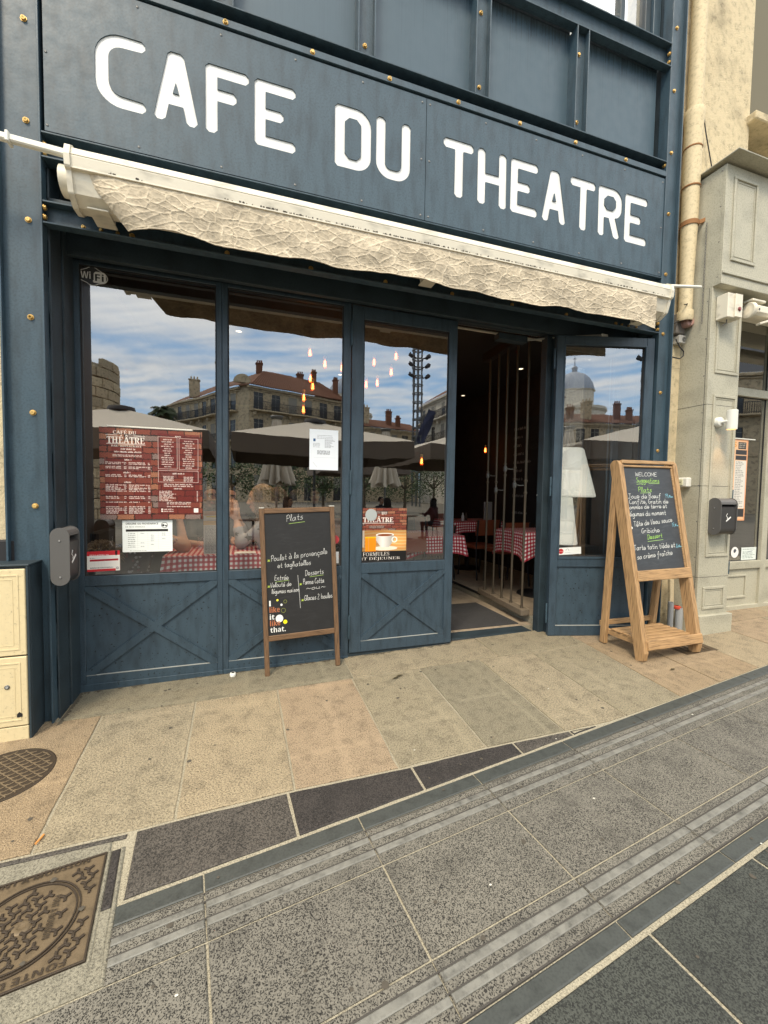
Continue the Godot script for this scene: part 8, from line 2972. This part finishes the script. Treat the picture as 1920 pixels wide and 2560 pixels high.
	for y in [15.5, 14.6, 13.5]:
		for s in [-1.0, 1.0]:
			var sp := MB.new()
			sp.beam(mp + Vector3(0.4 * s, y, -0.3), mp + Vector3(0.8 * s, y + 0.05, -0.5), 0.09, 0.09)
			sp.lathe([Vector2(0, 0), Vector2(0.17, 0.02), Vector2(0.23, 0.55), Vector2(0, 0.55)], 10, Transform3D(Basis(Vector3.BACK, -0.9 * s) * Basis(Vector3.RIGHT, 0.4), mp + Vector3(0.7 * s, y, -0.5)))
			part("spotlight", sp, M.rubber, mt)
	var fl := MB.new()
	var rows := []
	for i in 9:
		var row := []
		for j in 6:
			row.append(Vector3(17.5 - 0.19 * i + 0.18 * j + 0.07 * sin(i * 0.9 + j), 10.1 - 0.44 * i - 0.07 * j, 37.5 + 0.13 * sin(i * 0.7 + j * 1.3)))
		rows.append(row)
	fl.grid(rows)
	tag(part("flag", fl, mat(lin(0.03, 0.035, 0.07), 0.9)), "dark blue flag hanging on the light mast", "flag")
	# terrace umbrellas
	var spots := [Vector3(-3.6, -0.19, 8.4), Vector3(1.03, -0.19, 8.4), Vector3(5.65, -0.19, 8.4), Vector3(4.4, -0.19, 17.0)]
	var um := parasol()
	um.position = spots[0]
	for i in range(1, 4):
		copy(um, "parasol", spots[i], 0.0, ["", "middle open beige square parasol on the terrace facing the second window", "right-hand open beige square parasol on the terrace", "open beige parasol in the second row of the terrace"][i], "open parasols on the terrace")
	var cl := closed_parasol()
	cl.position = Vector3(0.27, -0.19, 12.2)
	copy(cl, "closed_parasol", Vector3(4.75, -0.19, 13.4), 1.0, "tall closed beige parasol behind the right-hand parasol", "closed parasols on the terrace")
	# trees
	var trees := [[Vector3(-4.2, -0.19, 21), 1.9, 3.3], [Vector3(1.4, -0.19, 22), 1.8, 3.2], [Vector3(6.8, -0.19, 24), 2.0, 3.4], [Vector3(10.5, -0.19, 26), 2.0, 3.4], [Vector3(13.8, -0.19, 28), 2.1, 3.6], [Vector3(-1.6, -0.19, 24), 1.5, 3.1], [Vector3(4.2, -0.19, 25), 1.3, 2.9], [Vector3(8.5, -0.19, 33), 1.6, 3.4], [Vector3(-7.5, -0.19, 36), 1.8, 3.8]]
	for i in trees.size():
		tree(["broad dark tree behind the left parasol", "broad dark tree behind the middle parasol", "broad dark tree between the middle and right parasols", "broad dark tree behind the right-hand parasol", "broad dark tree right of the light mast", "small round tree left of the first closed parasol", "small round tree right of the first closed parasol", "small round tree in front of the long house", "small round tree before the corner house's left wing"][i], trees[i][0], trees[i][1], trees[i][2], 60 + i)
	palm(Vector3(-9.6, -0.19, 49.5), 10.2)
	# people and tables of the terrace
	var k := 0
	for p in [[1.9, 7.2, 3.3], [3.1, 8.2, 0.4], [3.3, 9.6, 2.8], [4.9, 8.8, -0.5], [0.2, 8.0, 2.2]]:
		seated("person", ["dark-clad person on the terrace under the middle parasol", "person in grey on the terrace between the parasols", "dark-haired person on the terrace turned to the square", "person in dark red on the terrace under the right-hand parasol", "person in blue on the terrace under the middle parasol"][k], Vector3(p[0], -0.21, p[1]), p[2], {"top": [Color(0.02, 0.02, 0.025), Color(0.10, 0.11, 0.13), Color(0.03, 0.03, 0.04), Color(0.12, 0.03, 0.03), Color(0.04, 0.06, 0.12)][k], "hair": Color(0.025, 0.018, 0.014), "style": ["short", "long", "short", "long", "wavy"][k], "cell": 0.02})
		k += 1
	for q in [[2.5, 7.6], [4.1, 9.2], [-0.6, 7.8], [-3.4, 8.6]]:
		var tb := thing("terrace_table", "round dark café table on the terrace, %s" % ["under the middle parasol", "between two parasols", "beside the middle parasol's left edge", "under the left parasol"][[2.5, 4.1, -0.6, -3.4].find(q[0])], "table", Vector3(q[0], -0.19, q[1]), "terrace tables")
		var m := MB.new()
		var tx := Transform3D(Basis(), Vector3(q[0], -0.19, q[1]))
		m.lathe([Vector2(0, 0.72), Vector2(0.35, 0.72), Vector2(0.35, 0.745), Vector2(0, 0.745)], 20, tx, false)
		part("table_top", m, M.oak_x, tb)
		var m2 := MB.new()
		m2.lathe([Vector2(0.22, 0), Vector2(0.2, 0.02), Vector2(0.03, 0.04), Vector2(0.03, 0.72)], 14, tx)
		part("leg", m2, M.black, tb)
	for c in [[1.9, 7.25, 0.16], [3.1, 8.2, 3.5], [3.3, 9.6, -0.3], [4.9, 8.8, 2.6], [0.2, 8.0, -0.9]]:
		copy(chair0, "terrace_chair", Vector3(c[0], -0.19, c[1]), c[2], "red-brown terrace chair under the " + {1.9: "dark-clad person", 3.1: "person in grey", 3.3: "dark-haired person", 4.9: "person in dark red", 0.2: "person in blue"}[c[0]], "terrace chairs")

func quad2(mb: MB, a: Vector3, b: Vector3, top: float) -> void:
	mb.quad(b, a, Vector3(a.x, top, a.z), Vector3(b.x, top, b.z))

func chimney(parent: Node, at: Vector3, w: float, h: float) -> void:
	var mb := MB.new()
	mb.box(at + Vector3(-w / 2, -1.0, -0.3), at + Vector3(w / 2, h - 0.25, 0.3), 0.02)
	mb.box(at + Vector3(-w / 2 - 0.08, h - 0.25, -0.38), at + Vector3(w / 2 + 0.08, h - 0.1, 0.38), 0.02)
	for k in 3:
		mb.lathe([Vector2(0.12, h - 0.1), Vector2(0.09, h + 0.3), Vector2(0, h + 0.3)], 7, Transform3D(Basis(), at + Vector3((k - 1) * w * 0.3, 0, 0)))
	part("chimney", mb, M.tile if w < 0.95 else M.stonewall, parent)

# rows of barrel tiles on a roof face
func tile_rows(parent: Node, a: Vector3, b: Vector3, c: Vector3, d: Vector3, n: int) -> void:
	var mb := MB.new()
	for i in n:
		var f := (i + 0.5) / n
		var p := a.lerp(b, f)
		var q := c.lerp(d, f)
		mb.tube([p + Vector3(0, 0.02, 0), q + Vector3(0, 0.02, 0)], 0.10, 5, false)
	stuff(part("roof_tile", mb, M.tile, parent))

# a wall from p to q (seen from the side of the square) with rows of windows, balconies and a cornice
func front(parent: Node, p: Vector3, q: Vector3, h: float, m: Material, n: int, rows: Array, balconies: Array) -> void:
	var ex := (q - p).normalized()
	var ez := ex.cross(Vector3.UP)
	# outward is towards the café (or towards the street on the side wings)
	if ez.dot(Vector3(0, 0, 10) - (p + q) / 2) < 0:
		ez = -ez
	var len_ := p.distance_to(q)
	var x := Transform3D(Basis(ex, Vector3.UP, ez), Vector3(p.x, -0.19, p.z))
	var w := MB.new()
	w.box(Vector3(0, 0, -0.5), Vector3(len_, h, 0), 0.0, x)
	part("wall", w, m, parent)
	var co := MB.new()
	co.box(Vector3(-0.3, h - 0.35, 0), Vector3(len_ + 0.3, h - 0.05, 0.35), 0.04, x)
	co.box(Vector3(-0.2, h - 0.55, 0), Vector3(len_ + 0.2, h - 0.4, 0.18), 0.03, x)
	for r in rows:
		co.box(Vector3(0, r[0] - 0.32, 0), Vector3(len_, r[0] - 0.2, 0.10), 0.02, x)
	part("cornice", co, m, parent)
	var ww := 1.15
	for r in rows:
		for i in n:
			var cx := len_ * (i + 0.5) / n
			var f := MB.new()
			f.box(Vector3(cx - ww / 2 - 0.14, r[0] - 0.1, 0.0), Vector3(cx - ww / 2, r[1] + 0.14, 0.09), 0.0, x)
			f.box(Vector3(cx + ww / 2, r[0] - 0.1, 0.0), Vector3(cx + ww / 2 + 0.14, r[1] + 0.14, 0.09), 0.0, x)
			f.box(Vector3(cx - ww / 2, r[1], 0.0), Vector3(cx + ww / 2, r[1] + 0.14, 0.10), 0.0, x)
			var win := part("window", f, m, parent)
			var g := MB.new()
			g.box(Vector3(cx - ww / 2, r[0] - 0.1, 0.0), Vector3(cx + ww / 2, r[1], 0.015), 0.0, x)
			part("pane", g, M.window, win)
			var s := MB.new()
			var open := (i * 5 + int(r[0] * 3)) % 4
			if open == 0:
				s.box(Vector3(cx - ww / 2, r[0] - 0.1, 0.016), Vector3(cx + ww / 2, r[1], 0.05), 0.0, x)
			elif open == 1:
				s.box(Vector3(cx - ww / 2, lerpf(r[0], r[1], 0.55), 0.016), Vector3(cx + ww / 2, r[1], 0.05), 0.0, x)
			else:
				s.box(Vector3(cx - 0.03, r[0] - 0.1, 0.016), Vector3(cx + 0.03, r[1], 0.04), 0.0, x)
				s.box(Vector3(cx - ww / 2, r[1] - 0.5, 0.016), Vector3(cx + ww / 2, r[1] - 0.45, 0.04), 0.0, x)
			part("shutter", s, M.shutter, win)
	for y in balconies:
		var sl := MB.new()
		sl.box(Vector3(0.2, y - 0.22, 0), Vector3(len_ - 0.2, y - 0.05, 0.85), 0.03, x)
		for i in n:
			sl.box(Vector3(len_ * (i + 0.2) / n, y - 0.7, 0), Vector3(len_ * (i + 0.2) / n + 0.25, y - 0.22, 0.6), 0.04, x)
		var bal := part("balcony", sl, m, parent)
		var rl := MB.new()
		rl.box(Vector3(0.22, y + 0.92, 0.78), Vector3(len_ - 0.22, y + 0.98, 0.84), 0.0, x)
		rl.box(Vector3(0.22, y + 0.05, 0.79), Vector3(len_ - 0.22, y + 0.09, 0.83), 0.0, x)
		var k := int(len_ / 0.16)
		for i in k:
			var bx := 0.25 + (len_ - 0.5) * i / k
			rl.box(Vector3(bx, y - 0.05, 0.795), Vector3(bx + 0.035, y + 0.92, 0.825), 0.0, x)
		stuff(part("railing", rl, M.railing, bal))

func parasol() -> Node3D:
	var t := model("parasol", "left-hand open beige square parasol on the terrace facing the first window", "parasol", "open parasols on the terrace")
	var H := 2.1
	var rim := 2.72
	var apex := 3.38
	var cs := [Vector3(-H, rim, H), Vector3(H, rim, H), Vector3(H, rim, -H), Vector3(-H, rim, -H)]
	for k in 4:
		var mb := MB.new()
		var rows := []
		for i in 9:
			var f := i / 8.0
			var row := []
			for j in 13:
				var g := j / 12.0
				var p: Vector3 = cs[k].lerp(cs[(k + 1) % 4], g).lerp(Vector3(0, apex, 0), f * 0.96)
				p.y -= 0.07 * sin(g * PI) * (1.0 - f) + 0.10 * sin(f * PI) * sin(g * PI) * 0.5
				row.append(p)
			rows.append(row)
		mb.grid(rows)
		part("canopy_panel", mb, M.sail, t)
		var v := MB.new()
		var vr := []
		for i in 2:
			var row := []
			for j in 25:
				var g := j / 24.0
				var p: Vector3 = cs[k].lerp(cs[(k + 1) % 4], g)
				p.y -= 0.07 * sin(g * PI) + 0.40 * (1 - i) + 0.012 * sin(j * 1.7) * (1 - i)
				row.append(p)
			vr.append(row)
		v.grid(vr)
		part("valance", v, M.sail_dark, t)
		var rb := MB.new()
		rb.beam(Vector3(0, apex - 0.1, 0), cs[k] + Vector3(0, -0.05, 0), 0.03, 0.04)
		rb.beam(Vector3(0, 2.35, 0), Vector3(0, apex - 0.1, 0).lerp(cs[k], 0.5) + Vector3(0, -0.04, 0), 0.025, 0.03)
		part("rib", rb, M.iron, t)
	var cp := MB.new()
	cp.lathe([Vector2(0.30, apex - 0.06), Vector2(0.28, apex + 0.03), Vector2(0.1, apex + 0.07), Vector2(0, apex + 0.07)], 18)
	part("cap", cp, M.rubber, t)
	var po := MB.new()
	po.lathe([Vector2(0.035, 0), Vector2(0.035, apex)], 12)
	po.box(Vector3(-0.4, 0, -0.4), Vector3(0.4, 0.09, 0.4), 0.02)
	part("pole", po, M.iron, t)
	return t

func closed_parasol() -> Node3D:
	var t := model("closed_parasol", "tall closed beige parasol behind the middle parasol", "parasol", "closed parasols on the terrace")
	var mb := MB.new()
	var rows := []
	for i in 15:
		var f := i / 14.0
		var row := []
		for k in 96:
			var a := -TAU * k / 96.0
			var r := lerpf(0.50, 0.13, pow(f, 0.8)) * (1.0 + (0.30 * (1.0 - f) + 0.1) * sin(a * 12.0 + sin(a * 3.0)))
			row.append(Vector3(cos(a) * r, 1.75 + 2.25 * f - 0.10 * (1.0 - f) * sin(a * 6.0), sin(a) * r))
		rows.append(row)
	mb.grid(rows, true)
	part("folded_canopy", mb, M.sail, t)
	var po := MB.new()
	po.lathe([Vector2(0.04, 0), Vector2(0.04, 4.1)], 12)
	po.lathe([Vector2(0.17, 3.98), Vector2(0.22, 4.06), Vector2(0.22, 4.1), Vector2(0, 4.14)], 16)
	po.box(Vector3(-0.4, 0, -0.4), Vector3(0.4, 0.1, 0.4), 0.02)
	part("pole", po, M.iron, t)
	return t

func tree(label: String, at: Vector3, r: float, h: float, seed_: int) -> void:
	var t := thing("small_tree", label, "tree", at, "small trees in the square")
	var rr := RandomNumberGenerator.new()
	rr.seed = seed_
	var tr := MB.new()
	tr.tube([at, at + Vector3(0.03, h * 0.4, 0.02), at + Vector3(-0.02, h * 0.8, 0)], [0.12, 0.09, 0.04], 8)
	for k in 7:
		var a := TAU * k / 7.0
		tr.tube([at + Vector3(0, h * 0.5, 0), at + Vector3(cos(a) * r * 0.6, h * 0.8, sin(a) * r * 0.6)], [0.05, 0.015], 5)
	part("trunk", tr, M.bark, t)
	var cr := MB.new()
	for c in 34:
		var d := Vector3(rr.randf_range(-1, 1), rr.randf_range(-0.7, 0.9), rr.randf_range(-1, 1))
		if d.length() > 1.0:
			d = d.normalized()
		var ce := at + Vector3(0, h * 0.72, 0) + d * r * Vector3(0.9, 0.72, 0.9).length() * 0.58
		for i in 46:
			var o := Vector3(rr.randfn(), rr.randfn(), rr.randfn()) * r * 0.16
			var n := Vector3(rr.randfn(), absf(rr.randfn()) + 0.4, rr.randfn()).normalized()
			var xx := n.cross(Vector3(rr.randfn(), rr.randfn(), rr.randfn())).normalized() * 0.075
			var yy := n.cross(xx).normalized() * 0.05
			var k := rr.randf_range(0.6, 1.4)
			cr.c = Color(0.05 * k, 0.085 * k, 0.028 * k)
			var p := ce + o
			cr.quad(p - xx, p - yy, p + xx, p + yy)
	stuff(part("crown", cr, M.leafy, t))

func palm(at: Vector3, h: float) -> void:
	var t := thing("palm_tree", "palm tree showing above the left parasol beside the corner house", "palm tree", at)
	var tr := MB.new()
	tr.tube([at, at + Vector3(0.1, h * 0.5, 0), at + Vector3(0, h, 0)], [0.3, 0.24, 0.26], 10)
	part("trunk", tr, M.bark, t)
	var cr := MB.new()
	var rr := RandomNumberGenerator.new()
	rr.seed = 5
	for k in 60:
		var a := rr.randf() * TAU
		var el := rr.randf_range(-0.5, 1.4)
		var d := Vector3(cos(a), 0, sin(a))
		var pts := []
		for j in 7:
			var f := j / 6.0
			pts.append(at + Vector3(0, h, 0) + d * 1.5 * f * cos(el * 0.6) + Vector3(0, sin(el) * 1.3 * f - 0.9 * f * f, 0))
		for j in 6:
			var side := d.cross(Vector3.UP)
			for s in [-1.0, 1.0]:
				for q in 3:
					var b: Vector3 = pts[j].lerp(pts[j + 1], q / 3.0)
					var kx := rr.randf_range(0.6, 1.4)
					cr.c = Color(0.035 * kx, 0.06 * kx, 0.02 * kx)
					cr.tri(b, b + (pts[j + 1] - pts[j]) * 0.5, b + side * s * 0.42 + (pts[j + 1] - pts[j]) * 0.6 + Vector3(0, -0.22, 0))
	stuff(part("crown", cr, M.leafy, t))
